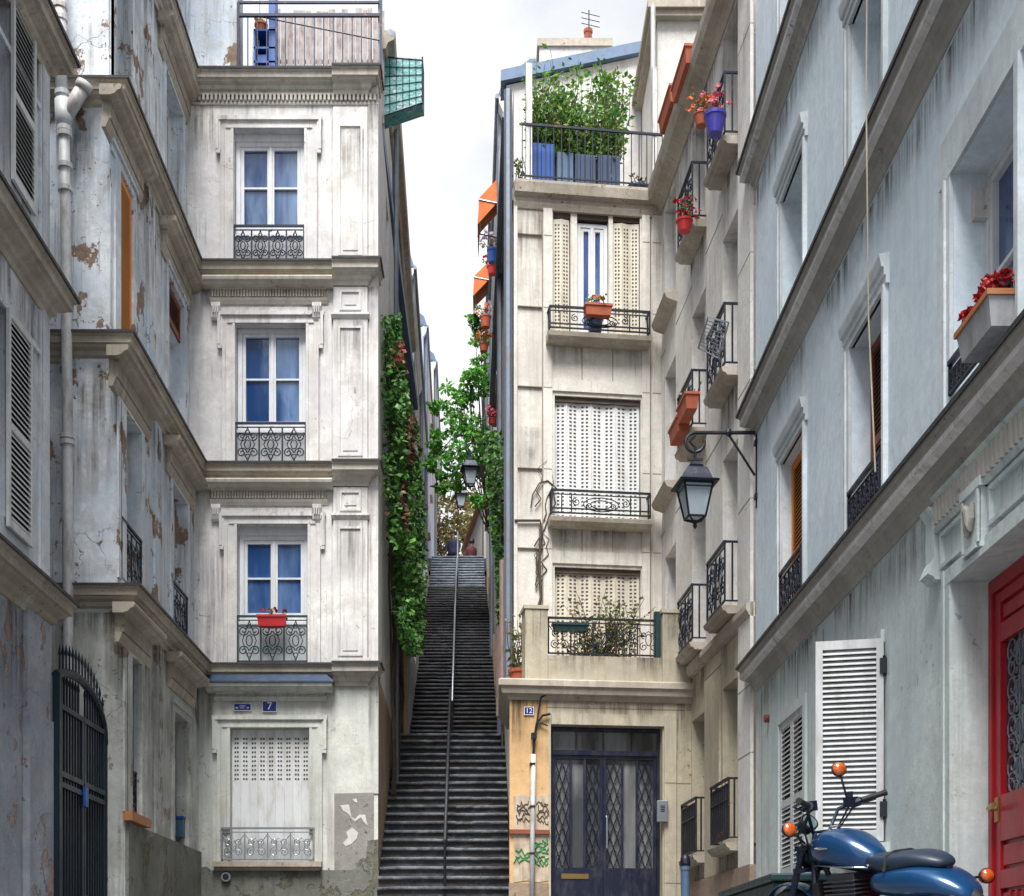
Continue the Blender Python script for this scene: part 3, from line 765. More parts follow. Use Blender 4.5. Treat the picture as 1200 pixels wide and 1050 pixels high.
# wing, floor by floor
bays = []
for k in range(5):
    X = XK[k]; z0 = .4 if k == 0 else ZL[k-1]-.12; z1 = ZL[k]-.1 if k < 4 else 18.6
    fw = Fr((X, YW), (X, YF)); fr_ = Fr((-8, YW), (X, YW))
    zt = [4.15, 7.12, 10.15, 13.2, 16.9][k]; zs = [2.05, 4.9, 8.02, 11.15, 14.3][k]
    if k == 0:
        hs = [(fw.U(147),fw.U(164),2.0,4.0), (fw.U(203),fw.U(219),.8,3.75)]
    else:
        hs = [(fw.U([0,140,132,131,130][k]), fw.U([0,164,154,153,153][k]), zs, zt), (fw.U([0,201,196,193,192][k]), fw.U([0,218,214,213,213][k]), zs, zt)]
    bays.append((fw, hs))
    m = M['wing_low'] if k == 0 else M['wing']
    b = MB(fw); b.wall(0, YF-YW, z0, z1, hs, depth=.24); b.build('wing_wall', m, house)
    b = MB(fr_); b.wall(0, fr_.L, z0, z1, [])
    # slightly proud pier at the wing corner
    b.box(fr_.L-.72, fr_.L+.012, -.05, .03, z0+.01, z1-.02)
    b.build('wing_end_wall', m, house)
    # windows seen almost edge on
    for j, h in enumerate(hs):
        if k == 0 and j == 1:
            d = MB(fw); d.box(h[0], h[1], -.22, -.16, h[2], h[3]); o = d.build('side_door', M['dkwood'], house)
        elif k == 2 and j == 0:
            louvre(house, fw, h[0]+.01, h[1]-.01, h[2], h[3]-.01, -.016, .018, 'orange_wood', mid=False, name='orange_blind')
        elif k == 0:
            louvre(house, fw, h[0]+.01, h[1]-.01, h[2]+.55, h[3]-.01, -.12, .04, 'blue_door', name='blue_shutter')
            railing(house, fw, h[0]+.02, h[1]-.02, h[2]+.06, h[2]+.6, -.05, 'lace', 'iron')
            s = MB(fw); s.box(h[0]-.12, h[1]+.12, -.02, .12, h[2]-.11, h[2]); s.build('window_sill', M['terra_rim'], house)
        elif k == 2 and j == 1:
            louvre(house, fw, h[0]+.01, h[1]-.01, h[3]-.55, h[3]-.01, -.06, .03, 'brown_wood', mid=False, name='rolled_blind')
            window(house, fw, h[0], h[1], h[2], h[3]-.56, -.2)
        else:
            window(house, fw, h[0], h[1], h[2], h[3], -.2, glass='glass_d')
            if k in (1,):
                railing(house, fw, h[0]+.02, h[1]-.02, h[2]+.02, h[2]+.8, .02, 'lace', 'iron_blue', r=.008)
        w_ = .13; pj = .008 if (k == 2 and j == 0) else .03
        bb = MB(fw)
        bb.box(h[0]-w_, h[0], -.02, pj, h[2], h[3]); bb.box(h[1], h[1]+w_, -.02, .03, h[2], h[3]); bb.box(h[0]-w_, h[1]+w_, -.02, .032, h[3], h[3]+.12)
        bb.box(h[0]-w_-.02, h[1]+w_+.02, -.02, .06, h[3]+.10, h[3]+.15)
        bb.build('window_surround', M['wing_low' if k == 0 else 'wing'], house)
        if k < 4:
            hood(house, fw, h[0]-.52, h[1]+.45, ZL[k]-.29, .46, .24, 'trim_wing')
    # flat pilaster strip between the bays
    if k < 4:
        b = MB(fw); um = (hs[0][1]+hs[1][0])/2
        for q0, q1 in ((um-.2, um+.2), (.005, .26)):
            b = MB(fw); b.box(q0, q1, -.02, .03, z0+.01, ZL[k]-.3); b.build('flat_pilaster', m, house)
b = MB(Fr((XK[0],YW),(XK[0],YF))); b.box(0, YF-YW-.02, -.1, .048, .2, 1.88); b.build('wing_plinth', M['plinth'], house)
for k in range(4):
    pth = [(-8, YW), (XK[k]+.01, YW), (XK[k]+.01, YF)]
    ledge(house, pth[:3]+[(-1.90, YF)], ZL[k], .30, .22, 'trim_wing' if k < 3 else 'trim')
    # the front stretch is cleaner, and breaks forward over the corner pilaster
    ledge(house, [(-2.45, YF-.05), (XR-.17, YF-.05), (XR-.17, YF+.35)], ZL[k]+.014, .33, .22, 'trim')
# dentil row under the top ledge
b = MB(FL); u = .1
while u < FL.L: b.box(u, u+.035, 0, .07, ZL[3]-.40, ZL[3]-.30); u += .065
b.box(0, FL.L, -.01, .045, ZL[3]-.31, ZL[3]-.27); b.box(0, FL.L, -.01, .03, ZL[3]-.45, ZL[3]-.41); b.build('dentil_row', M['trim'], house)
# front: surrounds, hoods, pilasters, windows
for k, h in ((1,hF1),(2,hF2),(3,hF3)):
    surround(house, FL, h[0], h[1], h[2], h[3])
    wz = {1:FL.Z(300,720), 2:FL.Z(300,494), 3:FL.Z(300,263)}[k]
    a0 = FL.U({1:284,2:277,3:280}[k]); top = {1:.12, 2:.0, 3:.10}[k]
    window(house, FL, h[0]+.01, h[1]-.01, wz-.1, h[3]-.01-top, -.17, glass=['','glass_b','glass','glass_c'][k], top=0, fw=.07)
    if top:
        q = MB(FL); q.box(h[0], h[1], -.2, -.12, h[3]-.01-top, h[3]); q.build('blind_box', M['white_wood'], house)
    q = MB(FL); q.box(h[0]+.003, h[1]-.003, -.21, -.13, h[2], wz-.1); q.box(h[0], h[1], -.13, -.1, wz-.13, wz-.09); q.build('window_apron', M['white_wood'], house)
    railing(house, FL, h[0]+.01, h[1]-.01, h[2]+.03, wz-.02, .02, 'lace', 'iron_teal' if k == 1 else 'iron_blue', r=.0115)
    pilaster(house, FL, FL.U(391), FL.U(431), ZL[k-1]+.03, ZL[k]-.33 if k < 3 else ZL[k]-.5, .5 if k < 3 else .16)
    q = MB(FL)
    q.box(FL.U(432), FL.L+.004, -.02, .028, ZL[k-1]+.02, ZL[k]-.3); q.box(FL.U(376), FL.U(389), -.02, .02, ZL[k-1]+.02, ZL[k]-.62)
    q.build('corner_strip', M['surround'], house)
    if k < 3:
        hz = FL.Z(300, {1:560,2:322}[k], .22)
        hood(house, FL, FL.U(240), FL.U(391), hz, .36, .22)
        q = MB(FL)                                          # scrolled consoles and frieze panel under the hood
        for x in (254, 372):
            uu = FL.U(x)
            q.exu([(-.01,hz-.36),(.10,hz-.36),(.11,hz-.42),(.08,hz-.5),(.07,hz-.58),(.045,hz-.62),(-.01,hz-.62)], uu-.07, uu+.07)
            for m_ in (-.035,.0,.035): q.box(uu+m_-.008, uu+m_+.008, .05, .118, hz-.52, hz-.37)
        q.box(FL.U(266), FL.U(361), -.01, .02, hz-.56, hz-.40)
        q.build('console', M['surround'], house)
surround(house, FL, hF0[0], hF0[1], hF0[2]-.05, hF0[3], mat='left_low')
hood(house, FL, FL.U(244), FL.U(391), FL.Z(300,799,.26), .25, .26, 'left_low', cap='slope')
folding(house, FL, hF0[0]+.01, hF0[1]-.01, hF0[2]+.0, hF0[3]-.005, -.12, 9, rows=(.62,.93), pitch=.07, full=False)
s = MB(FL); s.box(FL.U(251), FL.U(378), -.02, .16, hF0[2]-.085, hF0[2]-.005); s.box(FL.U(254), FL.U(375), -.02, .08, hF0[2]-.14, hF0[2]-.085); s.build('window_sill', M['slab'], house)
railing(house, FL, FL.U(261), FL.U(368), hF0[2]+.02, FL.Z(300,970), .07, 'scroll', 'steel', ret=1, r=.0095)
# ground floor corner: bare mortar where the paint has come away, white flakes left on it
b = MB(FL)
b.box(FL.U(392), FL.L+.006, -.03, .018, FL.Z(400,930), ZL[0]-.3); b.build('corner_pier', M['left_low'], house)
uz = lambda x, y: FL.uz(x, y)
b = MB(FL); b.exn([uz(x,y) for x,y in ((392,1021),(392,930),(438,929),(438,984),(431,986),(431,1008),(422,1013),(414,1020))], -.02, .021); b.build('bare_mortar_patch', M['patch'], house)
b = MB(FL)
for poly in (((399,944),(409,943),(412,958),(407,953),(402,950)), ((413,937),(418,936),(419,941),(416,940)), ((410,957),(416,960),(421,955),(428,955),(431,968),(427,964),(423,958),(416,963)),
             ((402,988),(408,982),(406,975),(413,970),(420,976),(418,983),(412,989),(405,992)), ((384,1015),(392,1008),(392,1021),(388,1021))):
    b.exn([uz(x,y) for x,y in poly], .02, .026)
b.build('paint_flakes', M['flake_white'], house)
b = MB(FL); c_ = FL.uz(266,1028)
b.tube([FL.w(c_[0],.02,c_[1]), FL.w(c_[0],.10,c_[1])], .075, 14, world=True); v = b.build('vent_pipe', M['steel'], house)
b = MB(FL); b.tube([FL.w(c_[0],.101,c_[1]), FL.w(c_[0],.104,c_[1])], .05, 14, world=True); b.build('pipe_mouth', M['dark'], v)

# alley side of the house
b = MB(FS); b.wall(0, FS.L, .5, ZL[0]-.1, []); b.build('alley_lower_wall', M['alley_wall'], house)
b = MB(FS)
hs = [(2.2,3.0,8.8,10.4),(2.2,3.0,12,13.4),(5.5,6.3,9.5,11.2),(5.5,6.3,12.4,13.8)]
b.wall(0, FS.L, ZL[0]-.12, 15.4, hs); b.build('alley_wall', M['alley_white'], house)
for h in hs: window(house, FS, *h, n=-.16, glass='glass_d')
b = MB(); b.sweep([(XR+.02,YF+1.0), ALB], [(-.03,-.3),(.02,-.3),(.06,-.2),(.16,-.15),(.18,-.02),(-.03,0)], 15.4); b.build('alley_cornice', M['trim_wing'], house)
b = MB(); b.tube([(XR+.12,YF+1.0,15.36),(ALB[0]+.12,ALB[1],15.36)], .06, 8); b.tube([(XR+.05,YF+3.35,15.3),(XR+.05,YF+3.35,2.4)], .045, 8); b.build('gutter_pipe', M['pipe_dark'], house)
# roofs, closed back
b = MB(); b.box(-8, XR-.02, YF+.02, ALB[1]-.02, 13.8, 14.05); b.box(-8, XK[3]-.02, YW+.02, YF+.02, 18.45, 18.6)
b.exz([(-8,YF+4.2),(XR-.05,YF+4.2),(ALB[0]-.05,ALB[1]),(-8,ALB[1])], 14.05, 15.38); b.build('roof', M['zinc'], house)
# roof terrace
b = MB(FL); b.box(0, FL.U(278), -.5, -.03, ZL[3]-.05, 18.4); b.build('terrace_pier', M['wing'], house)
RZ0, RZ1 = ZL[3]+.04, FL.Z(300,2)
b = MB(FL); u0, u1 = FL.U(279), FL.U(446)
for z, r in ((RZ1,.016),(FL.Z(300,17),.022),(ZL[3]+.08,.012)): b.box(u0, u1, -.02-r, -.02+r, z-r, z+r)
k = 15
for i in range(k+1):
    uu = u0+(u1-u0)*i/k; e = i in (0, k)
    b.box(uu-(.02 if e else .008), uu+(.02 if e else .008), -.04 if e else -.028, 0 if e else -.012, RZ0-.06, (RZ1+.5) if e and i else (RZ1 if e else FL.Z(300,17)))
b.build('terrace_railing', M['iron_blue'], house)
b = MB(FL); b.tube([(u0+.35,-.035,FL.Z(300,18)),(u1,-.035,FL.Z(300,46))], .009, 5); b.build('cable', M['iron_blue'], house)
# white posts near the corner
b = MB(FL); b.box(u1-.04, u1+.02, -.11, -.05, RZ0-.04, 16.2); b.box(u0+.16, u0+.27, -.42, -.36, RZ0-.05, 16.0); b.build('terrace_post', M['white_wood'], house)

fen = thing('slat_fence', 'weathered pinkish white slat fence behind the railing on the left roof terrace', 'fence', FL.w(1.9,-1.1,ZL[3]))
b = MB(FL); u = FL.U(322,-1.1)
while u < FL.U(447,-1.1):
    w = R.uniform(.07,.11); b.box(u, u+w, -1.12, -1.1-R.uniform(0,.008), ZL[3]-.04, FL.Z(300,13,-1.1)+R.uniform(-.05,.05)); u += w+R.uniform(.006,.018)
b.build('slat', M['fence'], fen)
b = MB(FL)
for z in (14.35, 14.95): b.box(FL.U(320,-1.1), FL.U(447,-1.1), -1.16, -1.125, z, z+.05)
b.build('rail', M['dkwood'], fen)
cab = thing('terrace_cupboard', 'dark blue open shelf unit behind the left terrace railing', 'shelf', FL.w(FL.U(311,-.3),-.3,ZL[3]))
b = MB(FL); c0, c1 = FL.U(299,-.3), FL.U(324,-.3)
for z in (14.09,14.3,14.52,14.8): b.box(c0, c1, -.45, -.15, z, z+.03)
b.box(c0, c0+.03, -.45, -.15, 14.06, 14.83); b.box(c1-.10, c1, -.45, -.15, 14.06, 16.1); b.box(c0, c1, -.47, -.45, 14.06, 14.8)
b.box(c0+.06, c0+.2, -.4, -.2, 14.33, 14.46); b.box(c0+.05, c0+.19, -.4, -.2, 14.12, 14.26)
b.build('frame', M['pot_blue'], cab)
q = FL.w(FL.U(306,-.3), -.3, 14.83)
pot('flower_pot', 'round orange red pot standing on the dark blue shelf of the left terrace', q, .07, .10, .17, 'terra', flo='fl_orange', nleaf=12, hgt=.1, spread=.1, leaf=.05)
# turquoise screened balcony sticking out over the alley
b = MB(); x0, x1 = XR-.02, -1.13; y0, y1 = 22.6, 22.95
b.add([(x0,y0,14.18),(x1,y0,14.40),(x1,y1,14.40),(x0,y1,14.18),(x0,y0,15.16),(x1,y0,15.10),(x1,y1,15.10),(x0,y1,15.16)],
      [(0,3,2,1),(4,5,6,7),(0,1,5,4),(1,2,6,5),(2,3,7,6),(3,0,4,7)]); sc_ = b.build('screened_balcony', M['screen'], house)
b = MB()
for p_, q_ in (((x1,y0,14.38),(x1,y0,15.16)),((x0,y0-.01,14.18),(x1,y0-.01,14.40)),((x0,y0,15.16),(x1,y0,15.11)),((x1,y1,14.4),(x1,y1,15.12)),((x1,y0,15.11),(x1,y1,15.11))): b.tube([p_, q_], .014, 6)
for i in range(1,6):
    f = i/6; b.tube([(x0+(x1-x0)*f,y0-.008,14.2+.2*f),(x0+(x1-x0)*f,y0-.008,15.14)], .006, 4)
    b.tube([(x0,y0-.008,14.2+.95*f),(x1,y0-.008,14.4+.7*f)], .006, 4)
b.build('balcony_frame', M['iron_blue'], sc_)

# enamel signs over the ground floor window
def plate(name, label, fr, x0, x1, y0, y1, n, mat, text=None, size=.1, lines=None):
    u0, z0 = fr.uz(x0, y1, n); u1, z1 = fr.uz(x1, y0, n)
    t = thing(name, label, 'sign', fr.w((u0+u1)/2, n, z0))
    b = MB(fr); b.box(u0, u1, n, n+.012, z0, z1); b.build('plate', M[mat], t)
    w = MB(fr); e = .008
    for q in ((u0,u1,z0,z0+e),(u0,u1,z1-e,z1),(u0,u0+e,z0+e,z1-e),(u1-e,u1,z0+e,z1-e)): w.box(q[0], q[1], n+.010, n+.0145, q[2], q[3])
    w.build('border', M['sign_white'], t)
    if lines:
        w = MB(fr)
        for (a, c, d, g) in lines: w.box(u0+(u1-u0)*a, u0+(u1-u0)*c, n+.0125, n+.0135, z0+(z1-z0)*d, z0+(z1-z0)*g)
        w.build('faded_lettering', M['alley_blue'], t)
    if text:
        c = bpy.data.curves.new('numeral', 'FONT'); c.body = text; c.size = size; c.align_x = 'CENTER'; c.align_y = 'CENTER'; c.extrude = .0015
        tmp = bpy.data.objects.new('numeral', c); COL.objects.link(tmp)
        bpy.context.view_layer.update()
        me = bpy.data.meshes.new_from_object(tmp.evaluated_get(bpy.context.evaluated_depsgraph_get())); bpy.data.objects.remove(tmp)
        uvec, nvec = Vector((fr.u.x, fr.u.y, 0)), Vector((fr.n.x, fr.n.y, 0))
        cen = fr.w((u0+u1)/2, n+.0145, (z0+z1)/2)-t.location
        for v in me.vertices:
            q = v.co.copy(); v.co = cen+uvec*q.x+Vector((0,0,1))*q.y+nvec*q.z
        me.materials.clear(); me.materials.append(M['sign_white'])
        o = bpy.data.objects.new('numeral', me); COL.objects.link(o); o.parent = t
    return t
plate('house_number', 'square blue enamel plate with a white 7 over the ground floor window', FL, 307.5, 324.5, 821.5, 834.5, .02, 'sign_blue', '7', .17)
plate('street_name_plate', 'narrow dark blue street name plate, left of the 7 sign', FL, 274, 294.5, 824.5, 833, .02, 'sign_blue', lines=[(.1,.26,.3,.5),(.32,.68,.58,.72),(.36,.62,.32,.44),(.74,.88,.3,.5)])
# red flower box
q = FL.uz(319,735,.1)
trough('flower_box', 'bright red flower box hung on the teal window railing above the 7 sign', FL.w(q[0],.12,q[1]), .44, .17, .16, 0, 'terra_red', 'shrub', 'fl_red', nleaf=40, hgt=.12, leaf=.05, nfl=9)
# blue box on the side door jamb
fw0 = bays[0][0]
t = thing('letter_box', 'small blue box on the wing wall by the corner doorway', 'box', fw0.w(fw0.U(210), .0, fw0.Z(210,978)))
b = MB(); bx, by, bz = -4.66, 20.41, fw0.Z(211,978)
b.box(bx-.08, bx+.08, by-.05, by+.05, bz, bz+.28); b.build('box', M['blue_door'], t); b = MB(); b.box(bx-.09, bx+.09, by-.07, by+.05, bz+.28, bz+.31); b.build('lid', M['pot_blue'], t)

# cast drainpipe with a branch, in the gap beside the wing
dp = thing('drainpipe', 'pale cast iron drainpipe with an angled branch, on the end wall of the left wing', 'drainpipe', P(78,740,16.8)-Vector((0,0,3.0)))
def pp(x, y): return P(x, y, 16.78)
b = MB(); b.tube([pp(69,-40), pp(71,60), pp(74,140)], .078, 12); b.tube([pp(75,140), pp(77,250), pp(79,500), pp(80,760), (pp(80,760).x,16.78,.1)], .066, 12)
b.build('pipe', M['pipe'], dp, smooth=True)
b = MB(); b.tube([pp(75,140), pp(86,122), pp(98,102)], [.085,.088,.088], 12); b.tube([pp(74,118), pp(75,140), pp(75.5,152)], [.105,.11,.075], 12); b.tube([pp(96,106), pp(100,98)], .105, 12); b.build('branch', M['pipe'], dp, smooth=True)
b = MB()
for y, x in ((8,70),(22,70.3),(110,73),(152,75.5),(158,75.6),(195,76.2),(222,76.6),(512,79),(519,79)):
    c_ = pp(x,y); b.tube([c_-Vector((0,0,.028)), c_+Vector((0,0,.028))], .092, 12)
b.build('collar', M['pipe'], dp, smooth=False)

# ================================================================== FAR LEFT HOUSE
far = thing('grey_house', 'grey violet house with louvred shutters at the left edge, nearest the viewer', 'house', (-5.5, 9, -.6))
Y1 = 15.08
F1 = Fr((-4.9, 2.5), (-4.9, Y1)); FE = Fr((-4.9, Y1), (-8, Y1))
zl = [4.13, 7.54, 10.2]
hs = [(F1.U(-55), F1.U(9), 4.6, 6.75), (F1.U(-55), F1.U(13), 8.0, 10.0), (F1.U(-55), F1.U(10), 10.6, 12.4), (F1.L-6.6,F1.L-5.4,4.6,6.75), (F1.L-6.6,F1.L-5.4,8,10)]
b = MB(F1); b.wall(0, F1.L, zl[0]-.1, 13.5, hs); b.box(F1.L-.22, F1.L+.004, -.02, .03, zl[0], 13.4); b.build('upper_wall', M['far_left'], far)
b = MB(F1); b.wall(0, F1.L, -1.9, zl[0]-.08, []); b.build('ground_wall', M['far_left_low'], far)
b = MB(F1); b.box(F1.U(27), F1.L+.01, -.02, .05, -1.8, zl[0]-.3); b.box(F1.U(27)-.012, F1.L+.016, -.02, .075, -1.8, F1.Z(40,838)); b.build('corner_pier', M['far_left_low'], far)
b = MB(FE); b.wall(0, FE.L, -1.9, 13.5, []); b.build('end_wall', M['far_left'], far)
b = MB(); b.box(-9, -4.92, 2.5, Y1-.02, 13.3, 13.5); b.build('roof', M['zinc'], far)
for z in zl: ledge(far, [(-4.9,2.5),(-4.9,Y1),(-8,Y1)], z, .34, .26, 'trim_wing')
for h in hs[:3]: window(far, F1, h[0], h[1], h[2], h[3], -.15, glass='glass_d')
for h in hs[3:]: window(far, F1, h[0], h[1], h[2], h[3], -.15)
for x0, x1, z0, z1 in ((10.5, 38.5, F1.Z(38,650)+.03, F1.Z(10,367)), (16, 42.5, F1.Z(42,262), 10.0)):
    louvre(far, F1, F1.U(x0,.05), F1.U(x1,.05), z0, z1, .02, .035, 'grey_wood', pitch=.06)
for z0, z1 in ((zl[0]+.05, zl[1]-.35), (zl[1]+.05, zl[2]-.35)):
    b = MB(F1); u = F1.U(45); b.box(u, u+.05, -.01, .025, z0, z1); b.box(F1.U(-60), u+.05, -.01, .026, z1-.5, z1-.44); b.build('wall_moulding', M['far_left'], far)

# arched iron gate between the two left houses
gt = thing('iron_gate', 'arched blue black iron gate with spear points between the two left houses', 'gate', (-4.95, 16.05, .2))
GX = -4.80; FG_ = Fr((GX, Y1), (GX, YW)); W = FG_.L
ztop = FG_.Z(75,783); zsp = FG_.Z(119,872); z2 = FG_.Z(119,855); 
b = MB(FG_); cu = W*.42
def arch(u, r=0):
    q = (u-cu)/((W-cu) if u > cu else cu*1.6); return zsp+(ztop-zsp)*math.sqrt(max(0,1-q*q))
arc = [(W*i/22, 0, arch(W*i/22)) for i in range(23)]
b.tube(arc, .05, 8); b.box(-.0,.07,-.04,.04,-.4,arch(0)); b.box(W-.07,W,-.04,.04,-.4,zsp)
b.build('arch_frame', M['gate'], gt)
for s in (0, 1):
    b = MB(FG_); a, c = (.08, W/2-.01) if s == 0 else (W/2+.01, W-.08)
    b.box(a, a+.06, -.025, .025, -.2, z2); b.box(c-.06, c, -.025, .025, -.2, z2)
    for z in (z2-.03, z2-.78, z2-.9, z2-3.05, z2-3.2): b.box(a, c, -.03, .03, z-.03, z+.03)
    i = 0; u = a+.10
    while u < c-.07:
        b.box(u-.011, u+.011, -.011, .011, -.2, z2+.26)
        b.lathe(FG_.w(u,0,z2+.26), [(.018,0),(.02,.03),(.001,.14)], 6); u += .105
    b.exn([(a,z2-3.9),(c,z2-3.9),(c,z2-.92),(a,z2-.92)], -.028, -.02)
    b.build('gate_leaf', M['gate'], gt)
b = MB(FG_)
for i in range(1, 16):
    u = W*i/16; z = arch(u); b.tube([(u,0,z),(u,0,z+.2)], .011, 5); b.lathe(FG_.w(u,0,z+.2), [(.017,0),(.019,.03),(.001,.13)], 6)
b.build('spikes', M['gate'], gt)
b = MB(FG_); b.box(W/2-.06, W/2+.06, .03, .06, z2-1.05, z2-.82); b.build('number_plate', M['pot_blue'], gt)
b = MB(FG_); b.box(W/2-.045, W/2+.02, .03, .07, z2-2.35, z2-2.1); b.tube([(W/2-.02,.07,z2-2.2),(W/2+.1,.09,z2-2.2)], .012, 6); b.build('lock', M['steel'], gt)
# yard wall closing the gap behind the gate
yw = thing('yard_wall', 'dark grey yard wall at the back of the gap behind the iron gate', 'wall', (-7.6, 16, 0))
b = MB(); b.box(-7.9, -7.6, Y1+.02, YW-.02, -.5, 13); b.build('wall', M['far_left'], yw)

# water runs on the left houses
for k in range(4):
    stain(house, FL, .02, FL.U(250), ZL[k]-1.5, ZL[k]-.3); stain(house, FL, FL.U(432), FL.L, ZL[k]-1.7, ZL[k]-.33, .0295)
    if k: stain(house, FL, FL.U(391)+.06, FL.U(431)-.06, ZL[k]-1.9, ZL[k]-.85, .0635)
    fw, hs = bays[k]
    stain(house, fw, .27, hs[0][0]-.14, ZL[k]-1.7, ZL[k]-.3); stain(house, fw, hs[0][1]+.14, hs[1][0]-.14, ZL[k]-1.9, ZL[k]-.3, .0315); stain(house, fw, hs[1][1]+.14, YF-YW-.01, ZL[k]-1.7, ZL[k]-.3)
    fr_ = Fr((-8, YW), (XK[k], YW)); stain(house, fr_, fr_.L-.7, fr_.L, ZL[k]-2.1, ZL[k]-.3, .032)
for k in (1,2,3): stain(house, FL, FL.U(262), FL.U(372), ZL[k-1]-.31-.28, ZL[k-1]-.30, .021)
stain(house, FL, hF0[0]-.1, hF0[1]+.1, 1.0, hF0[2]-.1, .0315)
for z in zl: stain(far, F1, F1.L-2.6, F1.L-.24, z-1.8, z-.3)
# ================================================================== RIGHT CORNER HOUSE
corner = thing('corner_house', 'cream stone corner house right of the long stairway, with a planted roof terrace', 'house', (1.8, 20.5, .9))
FF = Fr((.363,21.5), (2.725,21.8)); FW = Fr((2.725,21.8), (3.10,16.1))
FG = Fr((.265,19.25), (2.876,19.55)); FGS = Fr((.30,22.4), (.265,19.25))
FA = Fr((.363+DR*13,34.5), (.363,21.5))
ZT = 12.4
hA = hole(FF, 648, 750, 247, 391); hB = hole(FF, 650, 751, 463, 607); hC = hole(FF, 650, 751, 664, 770)
b = MB(FF); b.wall(0, FF.L, 4.0, ZT-.05, [hA,hB,hC], depth=.22)
# raised piers either side of the windows and bands between storeys
pl, pr_ = FF.U(636), FF.U(762)
for (a, c) in ((0, FF.U(606)), (FF.U(636.5), FF.U(647)), (FF.U(752), FF.U(761)), (FF.U(764), FF.L)): b.box(a, c, -.02, .03, 4.15, ZT-.3)
for y0, y1 in ((234,246),(448,461),(648,662)): b.box(FF.U(647.1), FF.U(751.9), -.02, .027, FF.Z(700,y1), FF.Z(700,y0))
b.build('front_wall', M['right_stone'], corner)
b = MB(FF)
for y in (281, 365, 458, 553, 646):
    z = FF.Z(700,y)
    for a, c in ((FF.U(606.5), FF.U(635)), (FF.U(637), FF.U(646.5)), (FF.U(752.5), FF.U(761)), (FF.U(764.5), FF.L-.01)): b.box(a, c, .0005, .0325, z-.007, z+.007)
for x in (635.6, 762.5): b.box(FF.U(x)-.007, FF.U(x)+.007, -.001, .004, 4.2, ZT-.3)
for y0, y1 in ((402,446),(616,646)):
    for x in (682, 718): b.box(FF.U(x)-.006, FF.U(x)+.006, -.001, .004, FF.Z(700,y1), FF.Z(700,y0))
b.build('stone_joint', M['joint'], corner)
def bal_front(h, yb, yt, style, mat, name='balcony_slab', wide=8):
    zs = FF.Z(700,yb,.25)
    return balcony(corner, FF, h[0]-.12, h[1]+.12, zs, FF.Z(700,yt,.25)-zs, .28, style, mat, .12)
bal_front(hA, 391, 361, 'medallion', 'iron'); bal_front(hB, 607, 575, 'medallion', 'iron')
# top window: folded shutters at both sides, narrow casement between
zA0 = FF.Z(700,391)
window(corner, FF, FF.U(677), FF.U(713), hA[2], hA[3]-.12, -.12, glass='glass_b', bars=0, fw=.06)
folding(corner, FF, hA[0]+.01, FF.U(668), hA[2], hA[3]-.1, -.06, 2, 'cream_wood', rows=(.03,.97), pitch=.06)
folding(corner, FF, FF.U(719), hA[1]-.01, hA[2], hA[3]-.1, -.06, 3, 'cream_wood', rows=(.03,.97), pitch=.06)
b = MB(FF); b.box(FF.U(669), FF.U(676.5), -.14, -.02, hA[2], hA[3]); b.box(FF.U(713.5), FF.U(718.5), -.14, -.02, hA[2], hA[3]); b.box(hA[0], hA[1], -.2, -.19, hA[2], hA[3]); b.build('window_post', M['right_stone'], corner)
folding(corner, FF, hB[0]+.01, hB[1]-.01, hB[2], hB[3]-.07, -.1, 7, 'white_metal', rows=(.03,.97), pitch=.06)
folding(corner, FF, hC[0]+.01, hC[1]-.01, hC[2], hC[3]-.07, -.1, 7, 'cream_wood', rows=(.03,.97), pitch=.06)
for h in (hA, hB, hC): b = MB(FF); b.box(h[0], h[1], -.2, -.04, h[3]-.08, h[3]); b.build('shutter_box', M['dkwood'], corner)

# street wing
def zc(h): return h
cols = {'A': (FW.U(779.5), FW.U(792)), 'B': (FW.U(811), FW.U(827)), 'C': (FW.U(847), FW.U(866.5))}
heads = [3.66, 6.60, 9.44, 12.05]; sills = [1.6, 4.5, 7.42, 10.25]
hs = []
for ci, (cn, (a, c)) in enumerate(cols.items()):
    for k in range(4):
        hd = heads[k]-(.0 if cn == 'C' else .08)
        if cn == 'A' and k == 0: continue
        hs.append((a, c, sills[k], hd, cn, k))
b = MB(FW); b.wall(0, FW.L, 4.2, ZT-.05, [h[:4]+(.3,) for h in hs if h[5] > 0])
b.box(FW.U(868.5), FW.L, -.02, .04, 1.2, ZT-.3); 
b.build('wing_wall', M['right_wing'], corner)
b = MB(FW); b.wall(0, FW.L, .6, 4.21, [h[:4]+(.3,) for h in hs if h[5] == 0]); b.box(FW.U(828), FW.U(845), -.02, .03, 1.25, 3.95); b.build('wing_ground_wall', M['right_low'], corner)
b = MB(FW); b.box(FW.U(812), FW.L+.01, -.05, .05, .2, 1.28); b.build('wing_plinth', M['pinkstone'], corner)
b = MB(FW)
b.exu([(-.02,4.2),(.05,4.22),(.09,4.29),(.09,4.36),(.02,4.38),(-.02,4.38)], 1.5, FW.L); b.build('wing_band', M['slab'], corner)
b = MB(FW)
for z in (5.6, 7.0, 8.5, 9.9, 11.2, 2.6, 3.4): b.box(FW.U(868.6), FW.L, .0, .0425, z-.006, z+.006)
for z in (6.95, 9.8, 4.0):
    for a, c in ((0.02, cols['A'][0]), (cols['A'][1], cols['B'][0]), (cols['B'][1], cols['C'][0]), (cols['C'][1], FW.U(868))): b.box(a+.001, c-.001, -.001, .004, z-.006, z+.006)
b.build('stone_joint', M['joint'], corner)
